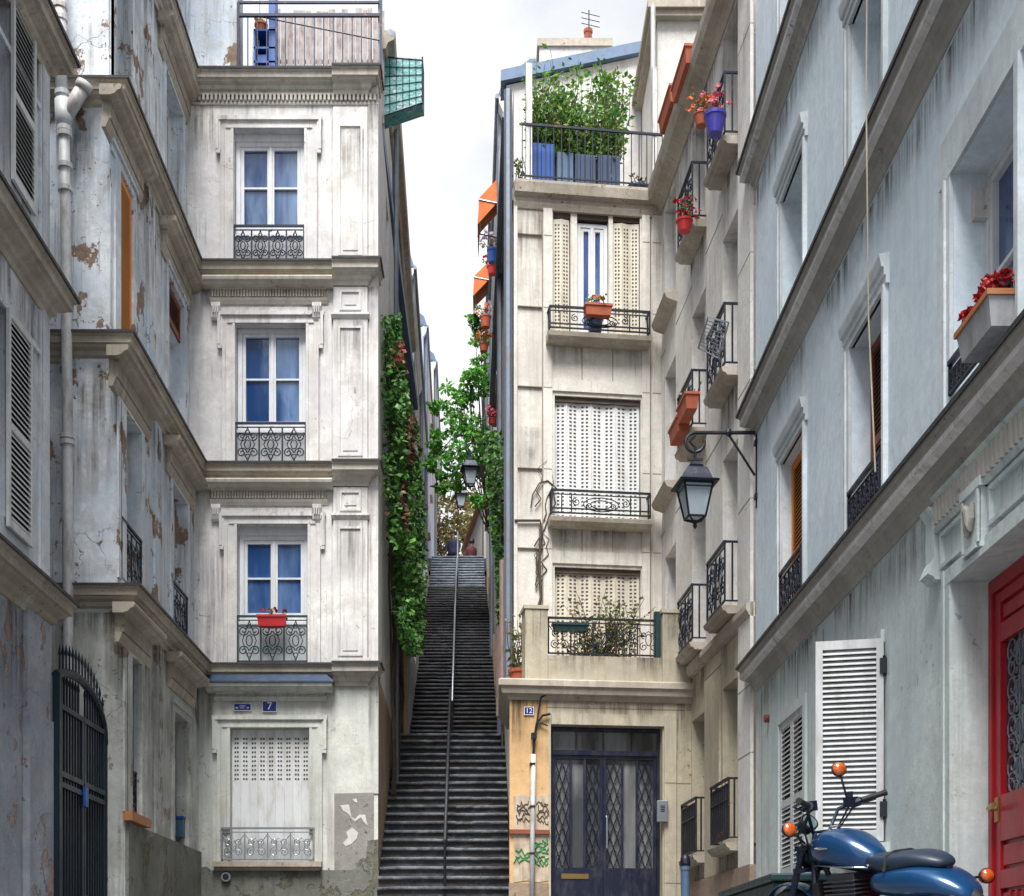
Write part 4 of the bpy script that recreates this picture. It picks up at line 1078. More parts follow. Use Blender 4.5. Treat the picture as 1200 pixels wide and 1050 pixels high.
for a, c, z0, z1, cn, k in hs:
    if (cn, k) in (('C',3), ('C',2), ('B',3), ('C',1), ('B',2), ('C',0)):
        louvre(corner, FW, a+.5*(c-a), c-.005, z0+.02, z1-.06, -.12, .035, 'grey_wood' if k < 3 else 'cream_wood', pitch=.06, name='shutter')
        window(corner, FW, a, a+.5*(c-a), z0, z1, -.22, cols=1, glass='glass_d')
    else:
        window(corner, FW, a, c, z0, z1, -.24, glass='glass_d')
    if cn == 'A' and k in (1,): continue
    if cn == 'A':
        s = MB(FW); s.exu([(-.02,z0-.16),(.16,z0-.1),(.2,z0-.02),(-.02,z0)], a-.12, c+.12); s.build('window_sill', M['slab'], corner); continue
    balcony(corner, FW, a-.08, c+.06, z0, .8, .22 if k else .17, 'lace' if k else 'bars', 'iron_blue' if k else 'iron', .10)
# top cornice of front and wing
pth = [(.363+DR*1.0-.02,22.5), (.363,21.5), (2.725,21.8), (3.10,16.1)]
b = MB(); b.sweep(pth[1:3], [(-.03,-.36),(.02,-.36),(.05,-.28),(.05,-.2),(.14,-.16),(.17,-.02),(.17,.02),(-.03,.04)], ZT); b.build('terrace_edge', M['slab'], corner)
b = MB(); b.sweep([(2.70,22.1),(3.10,16.1)], [(-.03,-.34),(.02,-.34),(.05,-.28),(.09,-.24),(.20,-.2),(.24,-.10),(.25,.0),(.22,.02),(-.03,.03)], ZT+.02); b.build('wing_cornice', M['trim_wing'], corner)
# attic storey
ZAt = 15.5
b = MB(); b.box(2.70, 7, 22.1, 26.5, ZT-.2, ZAt); b.box(3.62, 7, 16.15, 22.09, ZT-.2, ZAt); b.build('attic_wall', M['right_wing'], corner)
b = MB(); b.box(2.52, 7.2, 21.9, 26.7, ZAt, ZAt+.12); b.box(2.58, 7.2, 21.96, 26.64, ZAt-.10, ZAt-.003); b.box(3.45, 7.2, 16.1, 21.89, ZAt, ZAt+.12); b.build('attic_eaves', M['slab'], corner)
b = MB(); b.tube([(2.60,21.86,ZAt-.02),(2.60,21.86,ZT+.05)], .04, 8); b.build('attic_pipe', M['pipe'], corner)
# terrace floor, back wall with sloping zinc coping
b = MB(); b.exz([(.34,21.55),(2.70,21.83),(2.70,24.6),(.28,24.6)], ZT-.2, ZT-.02); b.build('terrace_floor', M['slab'], corner)
FB = Fr((.28,24.4), (2.69,24.4))
zl_, zr_ = FB.Z(605,100), FB.Z(755,66)
b = MB(FB); b.exn([(0,ZT-.1),(FB.L,ZT-.1),(FB.L,zr_),(0,zl_)], -.3, 0); b.build('terrace_back_wall', M['alley_white'], corner)
b = MB(FB); b.exn([(-.1,zl_+.004),(FB.L,zr_+.004),(FB.L,zr_+.2),(-.1,zl_+.2)], -.45, .12); b.build('zinc_coping', M['zinc'], corner)
b = MB(); b.box(.9, 2.2, 25.2, 26.0, 14.5, P(0,55,25.2).z); b.build('chimney_stack', M['alley_white'], corner)
ZCH = P(0,55,25.2).z
b = MB(); b.box(.86, 2.25, 25.16, 26.04, ZCH, ZCH+.14); b.build('chimney_cap', M['slab'], corner)
b = MB()
for x in (1.82,): b.lathe((x,25.5,ZCH+.14), [(.09,0),(.07,.3),(.085,.32),(.085,.38)], 10)
b.build('chimney_pot', M['terra'], corner)
b = MB(); b.tube([(1.82,25.3,ZCH+.1),(1.82,25.3,ZCH+.75)], .012, 5)
for z in (.45,.55,.65): b.tube([(1.68,25.3,ZCH+z+.06),(2.02,25.3,ZCH+z-.02)], .007, 5)
b.build('aerial', M['iron'], corner)
# terrace railing, screen posts
b = MB(FF); ur = (FF.U(612,.1), FF.U(776,.1)); zt = FF.Z(700,152,.1)
b.box(ur[0], ur[1], .085, .115, zt-.02, zt+.015); b.box(ur[0], ur[1], .09, .11, ZT+.10, ZT+.12)
k = 18
for i in range(k+1): u = ur[0]+(ur[1]-ur[0])*i/k; b.box(u-.007, u+.007, .093, .107, ZT+.05, zt-.01)
b.build('terrace_railing', M['iron'], corner)
b = MB(FF); b.box(FF.U(616,.05), FF.U(623,.05), .02, .10, ZT+.03, FF.Z(620,76,.05)); b.box(FF.U(764,.05), FF.U(769,.05), .02, .10, ZT+.03, FF.Z(766,80,.05)); b.build('terrace_post', M['pipe'], corner)
# alley side of the corner house
b = MB(FA); hs2 = [(3.0,3.9,6.6,8.3),(3.0,3.9,9.5,11.2),(7.5,8.4,7.4,9.2),(7.5,8.4,10.2,12.0)]
b.wall(0, FA.L, .5, 14.0, hs2); b.build('alley_wall', M['alley_white'], corner)
for h in hs2:
    window(corner, FA, *h, n=-.15, glass='glass_d')
b = MB(FA); b.exu([(-.02,13.72),(.04,13.75),(.12,13.85),(.14,14.0),(-.02,14.02)], 0, FA.L-1.2); b.build('alley_cornice', M['trim_wing'], corner)
b = MB(FA); b.exz([(0,-.02),(FA.L-3,-.02),(FA.L-3,-6),(0,-6)], 13.6, 13.9); b.build('alley_roof', M['zinc'], corner)
b = MB(FA); L_ = FA.L
for u, r in ((L_-.02,.07),(L_-.35,.055)): b.tube([(u,.09,4.2),(u,.09,13.9)], r, 8)
b.tube([(.5,.12,13.7),(L_-.3,.12,13.7)], .06, 8)
b.build('zinc_downpipe', M['pipe_dark'], corner)
b = MB(FA); b.tube([(L_-4.6,.12,4.9),(L_-4.6,.12,7.0)], .055, 8); b.tube([(L_-3.0,.10,4.6),(L_-3.0,.10,7.4)], .05, 8); b.build('pink_pipe', M['pipe_pink'], corner)

# ---- ground floor coming forward, with its own terrace
ZS = 4.13
hD = hole(FG, 645.5, 776.5, 849, 1100); hD = (hD[0], hD[1], .4, hD[3])
b = MB(FG); b.wall(FG.U(643), FG.L, .4, ZS-.25, [hD], depth=.3)
b.box(FG.U(778), FG.U(792), -.02, .035, .4, hD[3]+.16); b.box(FG.U(646), FG.U(777.8), -.02, .034, hD[3]+.001, hD[3]+.16)
b.build('ground_wall', M['right_low'], corner)
b = MB(FG)
for y in (918, 1035): z = FG.Z(800,y); b.box(FG.U(778.2), FG.U(791.8), .0, .038, z-.006, z+.006); b.box(FG.U(793), FG.L-.01, -.001, .004, z-.006, z+.006)
b.box(FG.U(792.4), FG.U(793), -.001, .004, .4, ZS-.4); b.box(FG.U(640), FG.L-.02, -.001, .004, FG.Z(700,830)-.006, FG.Z(700,830)+.006)
b.build('stone_joint', M['joint'], corner)
b = MB(FG); b.wall(0, FG.U(643), .4, ZS-.25, []); b.build('ochre_pier', M['ochre'], corner)
b = MB(FG); zc_ = FG.Z(620,975)
b.box(-.005, FG.U(643)+.01, -.02, .05, zc_-.03, zc_+.03); b.build('pier_band', M['brown_wood'], corner); b = MB(FG); b.box(-.01, FG.U(643), -.02, .012, .4, FG.Z(620,1035)); b.build('pier_base', M['pinkstone'], corner)
b = MB(FG); uz = lambda x, y: FG.uz(x, y)
b.exn([uz(x,y) for x,y in ((602,1034),(602,933),(612,930),(625,934),(643,931),(643,1032),(630,1034),(618,1032))], -.02, .008); b.build('peeled_poster', M['paper'], corner)
b = MB(FGS); b.wall(0, FGS.L, .4, ZS-.25, []); b.build('alley_low_wall', M['alley_wall'], corner)
# terrace slab with worn moulded edge
b = MB(); b.sweep([(.27,21.6),(.262,19.25),(2.876,19.55)], [(-.3,-.28),(.02,-.28),(.04,-.22),(.10,-.20),(.12,-.12),(.15,-.1),(.15,-.02),(.12,.0),(-.3,.0)], ZS); 
b.exz([(.27,19.3),(2.86,19.6),(2.86,21.9),(.27,21.7)], ZS-.26, ZS-.01); b.build('terrace_slab', M['slab'], corner)
zp = FG.Z(628,714); zk = FG.Z(700,769)
b = MB(FG)
b.box(FG.U(615), FG.U(641.5), -.32, .03, ZS+.002, zp); b.box(FG.U(776), FG.U(811)-.02, -.32, .03, ZS+.002, zp); b.box(FG.U(641.5), FG.U(776), -.2, .0, ZS+.002, zk)
b.box(FG.U(613.5), FG.U(643), -.34, .045, zp, zp+.05); b.box(FG.U(774.5), FG.U(811)-.01, -.34, .045, zp, zp+.05)
b.build('terrace_parapet', M['right_low'], corner)
b = MB(FG); zr = FG.Z(700,723)
railing(corner, FG, FG.U(643.5), FG.U(774), zk+.03, zr, -.06, 'scroll', 'iron', r=.009, name='terrace_railing')
b.box(FG.U(768), FG.U(773.5), -.1, -.02, zk, FG.Z(770,716)); b.box(FG.U(767.5), FG.U(769), -.1, -.02, zk, FG.Z(770,716)); b.build('end_post', M['iron_teal'], corner)
# iron double door
DN = -.2
dr = thing('entrance_door', 'navy iron and glass double door under the planted first floor terrace', 'door', FG.w((hD[0]+hD[1])/2, DN, .9))
u0, u1, zt = hD[0]+.005, hD[1]-.005, hD[3]-.005
b = MB(FG); f = .045
b.box(u0, u0+f, DN-.04, DN+.04, .4, zt); b.box(u1-f, u1, DN-.04, DN+.04, .4, zt); b.box(u0+f, u1-f, DN-.04, DN+.04, zt-f, zt)
ztr = FG.Z(700,880); b.box(u0+f, u1-f, DN-.05, DN+.06, ztr-.04, ztr+.03)
for x in (678,710,743): b.box(FG.U(x)-.009, FG.U(x)+.009, DN-.02, DN+.025, ztr+.03, zt-f)
b.build('door_frame', M['navy'], dr)
b = MB(FG); b.box(u0+f, u1-f, DN-.035, DN-.03, 1.2, zt-f); b.build('pane', M['glass_g'], dr)
zk_ = FG.Z(700,1016); um = FG.U(709.5)
for s in (0, 1):
    a, c = (u0+f+.003, um-.003) if s == 0 else (um+.003, u1-f-.003)
    b = MB(FG); b.box(a, a+.04, DN-.028, DN+.03, .45, ztr-.043); b.box(c-.04, c, DN-.028, DN+.03, .45, ztr-.043)
    b.box(a+.04, c-.04, DN-.028, DN+.03, ztr-.09, ztr-.043); b.box(a+.04, c-.04, DN-.028, DN+.03, .45, zk_)
    b.exn([(a+.09,.55),(c-.09,.55),(c-.09,zk_-.07),(a+.09,zk_-.07)], DN+.029, DN+.042)
    for q in (.36,.64): u = a+(c-a)*q; b.box(u-.016, u+.016, DN-.02, DN+.026, zk_, ztr-.09)
    for lo, hi in ((.07,.33),(.67,.93)):                          # diamond lattice in the side panels
        p0, p1 = a+(c-a)*lo, a+(c-a)*hi; pm = (p0+p1)/2; z = zk_
        while z < ztr-.2:
            z1 = min(z+.30, ztr-.09)
            b.tube([(p0,DN,z),(pm,DN,z1)], .006, 4); b.tube([(p1,DN,z),(pm,DN,z1)], .006, 4); b.tube([(pm,DN,z),(p0,DN,z1)], .006, 4); b.tube([(pm,DN,z),(p1,DN,z1)], .006, 4)
            b.tube([(p0,DN+.004,(z+z1)/2),(pm,DN+.004,z1-.02),(p1,DN+.004,(z+z1)/2),(pm,DN+.004,z+.02)], .007, 4, True); z = z1
    lf = b.build('door_leaf', M['navy'], dr)
    if s == 0:
        q = MB(FG); q.box(FG.U(660), FG.U(692), DN+.0425, DN+.052, FG.Z(680,1029), FG.Z(680,1023)); q.build('letter_slot', M['brass'], lf)
    else:
        q = MB(FG); q.tube([(um+.045,DN+.035,FG.Z(715,955)),(um+.045,DN+.08,FG.Z(715,957)),(um+.045,DN+.08,FG.Z(715,993)),(um+.045,DN+.035,FG.Z(715,995))], .013, 6); q.build('handle', M['steel'], lf)
ib = thing('intercom_box', 'pale grey intercom box at the right edge of the navy door', 'box', FG.w(FG.U(774), .02, FG.Z(774,962)))
b = MB(FG); b.box(FG.U(768.5), FG.U(781), .036, .10, FG.Z(774,964), FG.Z(774,939)); b.build('case', M['steel'], ib, bevel=.008)
b = MB(FG); 
for i in range(4): b.box(FG.U(772), FG.U(777), .1003, .103, FG.Z(774,946+i*2), FG.Z(774,945+i*2))
b.build('speaker_slots', M['dark'], ib)
plate('house_number', 'small blue enamel number plate 12 at the top of the ochre pier', FG, 614, 625.5, 828.5, 838, .005, 'sign_blue', '12', .10)
# pipe and cables over the ochre pier
dp = thing('conduit', 'pale grey conduit running up the ochre pier left of the navy door', 'pipe', FG.w(FG.U(624), .05, .6))
b = MB(FG); uu = lambda x: FG.U(x,.06); zz = lambda y: FG.Z(624,y,.06)
b.tube([(uu(623.5),.06,.5),(uu(624),.06,zz(960)),(uu(625),.06,zz(884))], .036, 10); b.build('pipe', M['pipe'], dp, smooth=True)
b = MB(FG); b.tube([(uu(625),.06,zz(884)),(uu(627),.05,zz(862)),(uu(629),.05,zz(848)),(uu(636),.05,zz(838)),(uu(645),.05,zz(836))], .018, 6)
b.tube([(uu(627),.045,zz(862)),(uu(631),.045,zz(835)),(uu(634),.045,zz(817)),(uu(645),.045,zz(811)),(uu(700),.045,zz(810))], .012, 6); b.tube([(uu(629),.05,zz(848)),(uu(633),.05,zz(846)),(uu(642),.05,zz(850))], .013, 6)
b.box(uu(622.5), uu(628.5), .03, .1, zz(866), zz(859)); b.build('cable', M['iron'], dp)
b = MB(FG)
for y in (895,945,1000): b.box(uu(621), uu(627), .0, .102, zz(y)-.012, zz(y)+.012)
b.build('clip', M['iron'], dp)
def scrawl(name, mat, boxes, seed, r=.009):
    b = MB(FG); q = random.Random(seed)
    for (x0,x1,y0,y1,k) in boxes:
        for i in range(k):
            y = y0+(y1-y0)*(i+.5)/k; pts = []
            for j in range(9):
                u, z = FG.uz(x0+(x1-x0)*(j/8), y+q.uniform(-4,4)); pts.append((u+q.uniform(-.02,.02), .014, z))
            b.tube(pts, r, 4)
    return b.build(name, M[mat], corner)
scrawl('green_graffiti', 'graf_g', ((604,621,996,1010,3),(628,642,984,1000,4),(628,642,1003,1014,3)), 3, .011)
scrawl('dark_graffiti', 'graf_k', ((605,620,940,964,5),(629,642,940,965,5)), 5, .008)
# dead vine stem with cable on the front
b = MB(FF); ff = lambda x,y: (FF.U(x,.04), .04, FF.Z(x,y,.04))
b.tube([ff(603,610),ff(633,610),ff(634,618),ff(632,660),ff(634,700),ff(630,715)], .022, 6)
for i in range(6):
    x = 634+R.uniform(-5,8); y = R.uniform(590,690); pts = []
    for j in range(7): pts.append(ff(x+R.uniform(-4,4)+j*R.uniform(-.5,1.6), y-j*9))
    b.tube(pts, [.012,.011,.009,.008,.007,.005,.003], 5)
b.tube([ff(622,595),ff(624,580),ff(632,566),ff(642,563),ff(655,575)], .011, 5)
b.tube([ff(626,640),ff(638,620),ff(645,600),ff(651,590),ff(648,575)], .013, 5)
vine = b.build('dry_vine', M['bark'], None)
tag(vine, 'dry leafless vine stem climbing between the first and second floor shutters', 'vine')

# ================================================================== RIGHT NEAR HOUSE
near = thing('pale_blue_house', 'pale blue rendered house with slanting ledges and red door, on the right', 'house', (4.5, 9, -.3))
FN = Fr((3.12,16.05), (3.12,2.5)); XN = 3.12
def uy(Y): return 16.05-Y
def xh(x0, x1): return FN.U(x0), FN.U(x1)
L1, L2, L3 = 3.62, 6.62, 9.52
c1, c2, c3 = xh(917,943), xh(998,1036.5), xh(1117.5,1193)
wF1 = [(c1[0],c1[1],3.78,5.44), (c2[0],c2[1],3.78,5.40), (c3[0],c3[1],3.85,5.38)]
wF2 = [(c1[0],c1[1],6.72,8.24), (c2[0],c2[1],6.72,8.20), (c3[0],c3[1],6.8,8.2)]
wF3 = [(c[0],c[1],9.65,11.3) for c in (c1,c2,c3)]
extra = (uy(6.0), uy(5.0))
hG = (FN.U(998), FN.U(1037), 1.04, 2.62); hG1 = (FN.U(915), FN.U(943.5), 1.02, 2.66)
hDr = (FN.U(1124), uy(7.45), -.4, 2.60)
up = wF1+wF2+wF3+[(extra[0],extra[1],a,c) for a,c in ((3.8,5.4),(6.75,8.2),(9.7,11.3))]
b = MB(FN); b.wall(0, FN.L, L1-.1, 13.2, [h+(.3,) for h in up]); b.build('upper_wall', M['near_up'], near)
b = MB(FN); b.wall(0, FN.L, -1.7, L1-.08, [hG+(.2,), hG1+(.1,), hDr+(.22,)]); b.build('ground_wall', M['near_low'], near)
b = MB(Fr((8,16.05),(3.12,16.05))); b.wall(0, 4.88, 12, 13.2, []); b.build('end_wall', M['near_up'], near)
b = MB(); b.box(3.14, 8, 2.5, 16.04, 13.0, 13.2); b.build('roof', M['zinc'], near)
for z in (L1, L2, L3): ledge(near, [(XN+.4,16.06),(XN,16.06),(XN,2.5)], z, .31 if z > L1 else .32, .185, 'trim_near', fillet=True)
for i, h in enumerate(up):
    g = i % 3 if i < 9 else 3; k = i//3 if i < 9 else 0
    if (k, g) == (0, 0): louvre(near, FN, h[0]+.01, h[1]-.01, h[2], h[3]-.02, -.125, .03, 'orange_wood', mid=False, name='orange_blind')
    elif (k, g) == (0, 1):
        louvre(near, FN, h[0]+.01, h[1]-.01, h[2], h[3]-.01, -.19, .03, 'brown_wood', name='brown_shutter')
    else: window(near, FN, h[0], h[1], h[2], h[3], -.24, glass='glass' if g == 2 else 'glass_d')
    w_ = .09
    b = MB(FN); b.box(h[0]-w_, h[0], -.02, .028, h[2]-.02, h[3]); b.box(h[1], h[1]+w_, -.02, .028, h[2]-.02, h[3]); b.box(h[0]-w_-.02, h[0]-w_+.02, -.02, .045, h[2]-.02, h[3]+.002)
    b.box(h[1]+w_-.02, h[1]+w_+.02, -.02, .045, h[2]-.02, h[3]+.002)
    if g == 2:
        b.box(h[0]-.22, h[1]+.22, -.02, .03, h[3], h[3]+.3)
    else:
        b.exu([(-.02,h[3]),(.03,h[3]),(.03,h[3]+.06),(.045,h[3]+.065),(.045,h[3]+.12),(.065,h[3]+.13),(.08,h[3]+.2),(.082,h[3]+.225),(-.02,h[3]+.24)], h[0]-w_-.05, h[1]+w_+.05)
    b.build('window_surround', M['near_sur'], near)
    if k == 0 and g < 3: railing(near, FN, h[0]+.02, h[1]-.02, h[2]+.03, h[2]+[.48,.36,.26][g], .03, 'lace', 'iron_blue', r=.008)
# sun blind housing in the third window
b = MB(FN); h = wF1[2]; b.box(h[0]+.0, h[0]+.06, -.24, -.12, h[3]-.32, h[3]-.12); b.build('blind_bracket', M['surround'], near)
# hanging cable
b = MB(FN); u = FN.U(1018,.24); b.tube([(u,.25,13),(u+.01,.262,9.5),(u-.005,.25,8),(u+.012,.262,6.65),(u+.03,.25,5),(FN.U(1032,.2),.24,3.75)], .006, 5); b.build('hanging_cable', M['trim_wing'], near)
# ground floor: closed shutters, open shutter leaf, panels
um = (hG1[0]+hG1[1])/2
louvre(near, FN, hG1[0]+.01, um-.008, hG1[2], hG1[3], -.03, .04, 'grey_wood', pitch=.05); louvre(near, FN, um+.008, hG1[1]-.01, hG1[2], hG1[3], -.03, .04, 'grey_wood', pitch=.05)
b = MB(FN); w_ = .1
b.box(hG1[0]-w_, hG1[0], -.02, .03, hG1[2]-.1, hG1[3]+.1); b.box(hG1[1], hG1[1]+w_, -.02, .03, hG1[2]-.1, hG1[3]+.1); b.box(hG1[0], hG1[1], -.02, .031, hG1[3], hG1[3]+.1); b.build('window_surround', M['near_low'], near); b = MB(FN)
b.box(hG[0]-w_, hG[0], -.02, .03, hG[2]-.1, hG[3]+.1); b.box(hG[0], hG[1], -.02, .031, hG[3], hG[3]+.1); b.box(hG[0]-.15, hG[1]+.15, -.02, .09, hG[2]-.1, hG[2]-.02)
b.build('window_surround', M['near_low'], near)
window(near, FN, hG[0], hG[1], hG[2], hG[3], -.16, glass='glass_d')
Yh = 16.05-hG[1]; FSH = Fr((XN-.52, Yh+.12), (XN-.012, Yh))
louvre(near, FSH, 0, FSH.L, hG[2]-.0, hG[3]+.02, 0, .04, 'grey_wood', pitch=.042, mid=False, name='open_shutter')
b = MB(FSH)
for z in (hG[3]-.2, hG[2]+.25): b.box(FSH.L-.03, FSH.L+.03, .03, .06, z-.06, z+.06); b.tube([(FSH.L+.005,.045,z-.08),(FSH.L+.005,.045,z+.08)], .014, 6)
b.build('hinge', M['iron'], near)
b = MB(FN)
for x in (893, 935, 965): u = FN.U(x); b.box(u-.006, u+.006, -.001, .004, .4, L1-.4)
b.build('render_joint', M['joint'], near)
b = MB(FN); b.box(0, hDr[0]-.35, -.05, .06, -1.7, .42); b.build('near_plinth', M['plinth'], near)
for x, y in ((901,842),):
    b = MB(FN); u, z = FN.uz(x,y); b.tube([(u,0,z),(u,.05,z)], .045, 10); b.build('wall_bracket', M['brown_wood'], near)
# door surround: slim pilaster on a bracket, frieze with flutes, panels, carved block
uD = hDr[0]
b = MB(FN)
b.box(uD-.17, uD-.02, -.02, .045, -.4, hDr[3]+.12); b.box(uD-.055, uD, -.02, .065, -.4, hDr[3]+.002); b.box(uD-.19, uD-.15, -.02, .058, -.4, hDr[3]+.12)
b.box(uD-.17, hDr[1]+.3, -.02, .047, hDr[3]+.003, hDr[3]+.12); b.box(uD-.06, hDr[1]+.2, -.02, .068, hDr[3]+.001, hDr[3]+.045)
q0 = FN.U(1097)
b.exu([(-.02,2.72),(.05,2.72),(.06,2.74),(.10,2.76),(.07,2.84),(.055,2.86),(.055,3.15),(.10,3.22),(-.02,3.22)], q0-.06, q0+.13)
b.box(q0+.13, hDr[1]+.4, -.02, .015, 2.72, 3.28)
b.exu([(-.02,3.03),(.05,3.03),(.065,3.06),(.065,3.24),(.09,3.27),(-.02,3.3)], q0+.14, hDr[1]+.4)
uc = FN.U(1152)
for a, c in ((q0+.2, uc-.20), (uc+.20, uc+1.0)):
    for (x0,x1,y0,y1) in ((a,c,2.76,2.79),(a,c,2.98,3.01),(a,a+.03,2.79,2.98),(c-.03,c,2.79,2.98)): b.box(x0,x1,.01,.045,y0,y1)
b.box(uc-.15, uc+.15, -.02, .075, 2.66, 3.06); b.box(uc-.18, uc+.18, -.02, .09, 3.03, 3.09)
for (x0,x1,y0,y1) in ((uc-.15,uc-.12,2.69,3.02),(uc+.12,uc+.15,2.69,3.02),(uc-.12,uc+.12,2.66,2.69)): b.box(x0,x1,.07,.09,y0,y1)
b.build('door_surround', M['near_low'], near)
b = MB(FN); u = q0+.2
while u < hDr[1]+.3: b.box(u, u+.035, .06, .082, 3.07, 3.23); u += .075
b.build('frieze_flutes', M['trim_near'], near)
b = MB(FN)
b.tube([(uc-.06,.085,2.78),(uc-.05,.095,2.84),(uc-.055,.095,2.92),(uc-.03,.10,2.95),(uc,.10,2.92),(uc+.02,.10,2.85),(uc+.05,.10,2.80),(uc+.065,.095,2.86),(uc+.06,.09,2.96)], [.012,.018,.022,.024,.026,.024,.022,.02,.012], 7)
b.tube(spiral(uc-.02, 2.79, .035, 0, 1.3, 1, .09), .012, 6); b.build('carved_relief', M['trim_near'], near)
# red door
rd = thing('front_door', 'bright red panelled front door with an ironwork pane on the right', 'door', (XN+.26, (16.05-hDr[0]+7.45)/2, -.2))
u0, u1 = hDr[0]+.01, hDr[1]-.01; DN = -.24; um = (u0+u1)/2
b = MB(FN); b.box(u0, u0+.06, DN-.03, DN+.05, -.4, 2.59); b.box(u1-.06, u1, DN-.03, DN+.05, -.4, 2.59); b.box(u0+.06, u1-.06, DN-.03, DN+.05, 2.50, 2.59); b.build('door_frame', M['red_paint'], rd)
for s in (0, 1):
    a, c = (u0+.065, um-.003) if s == 0 else (um+.003, u1-.065)
    b = MB(FN); b.box(a, a+.1, DN-.02, DN+.031, -.3, 2.49); b.box(c-.1, c, DN-.02, DN+.031, -.3, 2.49)
    for z0, z1 in ((-.3,-.12),(.55,.67),(.86,1.16),(2.16,2.28),(2.42,2.49)): b.box(a+.1, c-.1, DN-.02, DN+.03, z0, z1)
    for z0, z1 in ((-.12,.55),(.67,.86),(2.28,2.42)):
        b.box(a+.1, c-.1, DN-.02, DN+.0, z0, z1)
        b.exn([(a+.13,z0+.03),(c-.13,z0+.03),(c-.13,z1-.03),(a+.13,z1-.03)], DN+.0, DN+.022)
    if s == 0:
        for q in (.3,.5,.7): uq = a+.1+(c-a-.2)*q; b.box(uq-.01, uq+.01, DN, DN+.034, -.1, .53)
    lf = b.build('door_leaf', M['red_paint'], rd)
    q = MB(FN); q.box(a+.1, c-.1, DN-.015, DN-.01, 1.16, 2.16); q.build('pane', M['glass_d'], lf)
    q = MB(FN); W_ = c-a-.2
    for i in range(4):
        z = 1.16+1.0*(i+.5)/4
        for sx in (-1, 1): q.tube(spiral((a+c)/2+sx*W_*.24, z+.05, W_*.2, 0, 1.5, sx, DN+.005), .006, 5); q.tube(spiral((a+c)/2+sx*W_*.24, z-.07, W_*.16, 0, 1.4, -sx, DN+.005), .007, 5)
        q.tube([((a+c)/2+W_*.1*math.cos(t_), DN+.008, z+.09*math.sin(t_)) for t_ in [j*math.pi/4 for j in range(8)]], .007, 5, True)
    q.box((a+c)/2-.007, (a+c)/2+.007, DN-.0, DN+.012, 1.16, 2.16); q.build('pane_grille', M['pipe_dark'], lf)
    if s == 0:
        q = MB(FN); q.tube([(a+.05,DN+.03,1.08),(a+.05,DN+.09,1.08),(a+.18,DN+.10,1.09)], .017, 8); q.box(a+.02, a+.08, DN+.032, DN+.042, .99, 1.15); q.build('handle', M['brass'], lf)
b = MB(FN); b.box(hDr[0]-.1, hDr[1]+.1, -.2, .25, -.6, -.16); b.build('door_step', M['plinth'], near)
# water runs on the right hand houses
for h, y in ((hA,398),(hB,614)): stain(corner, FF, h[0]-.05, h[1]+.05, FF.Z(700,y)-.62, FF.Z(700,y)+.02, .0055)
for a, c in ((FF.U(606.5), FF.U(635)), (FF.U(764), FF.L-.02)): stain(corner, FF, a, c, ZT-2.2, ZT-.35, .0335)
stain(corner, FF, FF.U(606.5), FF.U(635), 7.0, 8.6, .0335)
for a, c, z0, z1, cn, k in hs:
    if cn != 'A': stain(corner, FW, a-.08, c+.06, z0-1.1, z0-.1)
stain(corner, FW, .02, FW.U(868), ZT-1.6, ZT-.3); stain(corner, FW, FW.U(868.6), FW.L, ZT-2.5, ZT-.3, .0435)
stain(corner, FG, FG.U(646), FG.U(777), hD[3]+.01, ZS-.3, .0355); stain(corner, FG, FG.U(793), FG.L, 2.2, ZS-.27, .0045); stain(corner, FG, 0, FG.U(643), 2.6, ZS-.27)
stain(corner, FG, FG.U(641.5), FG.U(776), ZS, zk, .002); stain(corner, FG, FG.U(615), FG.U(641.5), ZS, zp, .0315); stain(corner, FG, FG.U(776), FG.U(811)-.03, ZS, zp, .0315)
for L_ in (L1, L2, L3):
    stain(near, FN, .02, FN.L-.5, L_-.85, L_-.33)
# flower boxes of the right hand houses
h = wF1[2]
trough('flower_box', 'whitewashed planter with a rusty orange rim on the window ledge above the red door', (XN-.08, 8.33, 3.83), .56, .21, .19, math.pi/2, 'pot_white', 'shrub_dry', 'fl_red', nleaf=20, hgt=.13, rim='terra_rim', leaf=.06, nfl=60, flare=1.35)
def wp(x, y, n): u, z = FW.uz(x, y, n); return FW.w(u, n, z)
yw_ = math.atan2(FW.u.y, FW.u.x)
G_ = 'terracotta boxes along the attic cornice'
trough('flower_box', 'upper terracotta red trough on the attic cornice of the corner house, nearer the viewer', wp(803,110,.22)+Vector((0,0,.14)), .95, .2, .22, yw_, 'terra', None, None, group=G_, nleaf=0)
trough('flower_box', 'lower terracotta red trough on the attic cornice of the corner house, beside the roof terrace', wp(786,155,.22)+Vector((0,0,.2)), .85, .2, .22, yw_, 'terra', None, None, group=G_, nleaf=0)
pot('flower_pot', 'violet blue pot of pink flowers on the top balcony of the corner house wing', wp(838,158,.34), .085, .13, .25, 'pot_violet', 'shrub_dry', 'fl_pink', nleaf=40, hgt=.26, spread=.25, leaf=.06, nfl=18, seed=4)
pot('flower_pot', 'pot of orange red flowers on the top balcony, left of the violet pot', wp(822,148,.26), .07, .10, .16, 'terra', 'shrub_dry', 'fl_orange', nleaf=30, hgt=.26, spread=.2, leaf=.06, nfl=14, seed=5)
pot('flower_pot', 'red flowering pot hung outside the small balcony near the roof terrace corner', wp(802,272,.32), .08, .11, .16, 'terra_red', 'shrub_dry', 'fl_red', nleaf=30, hgt=.22, spread=.2, leaf=.06, nfl=16, seed=6)
G_ = 'terracotta boxes on the second floor balcony rail'
for i, (x, y, l) in enumerate(((806,488,'brighter orange red box on the balcony rail above the lamp scroll, nearer one'),(796,514,'orange red box on the balcony rail behind the lamp scroll, farther one'))):
    trough('flower_box', l, wp(x,y,.32), .58, .18, .2, yw_, 'terra', 'shrub_dry', None, group=G_, nleaf=8, hgt=.08)
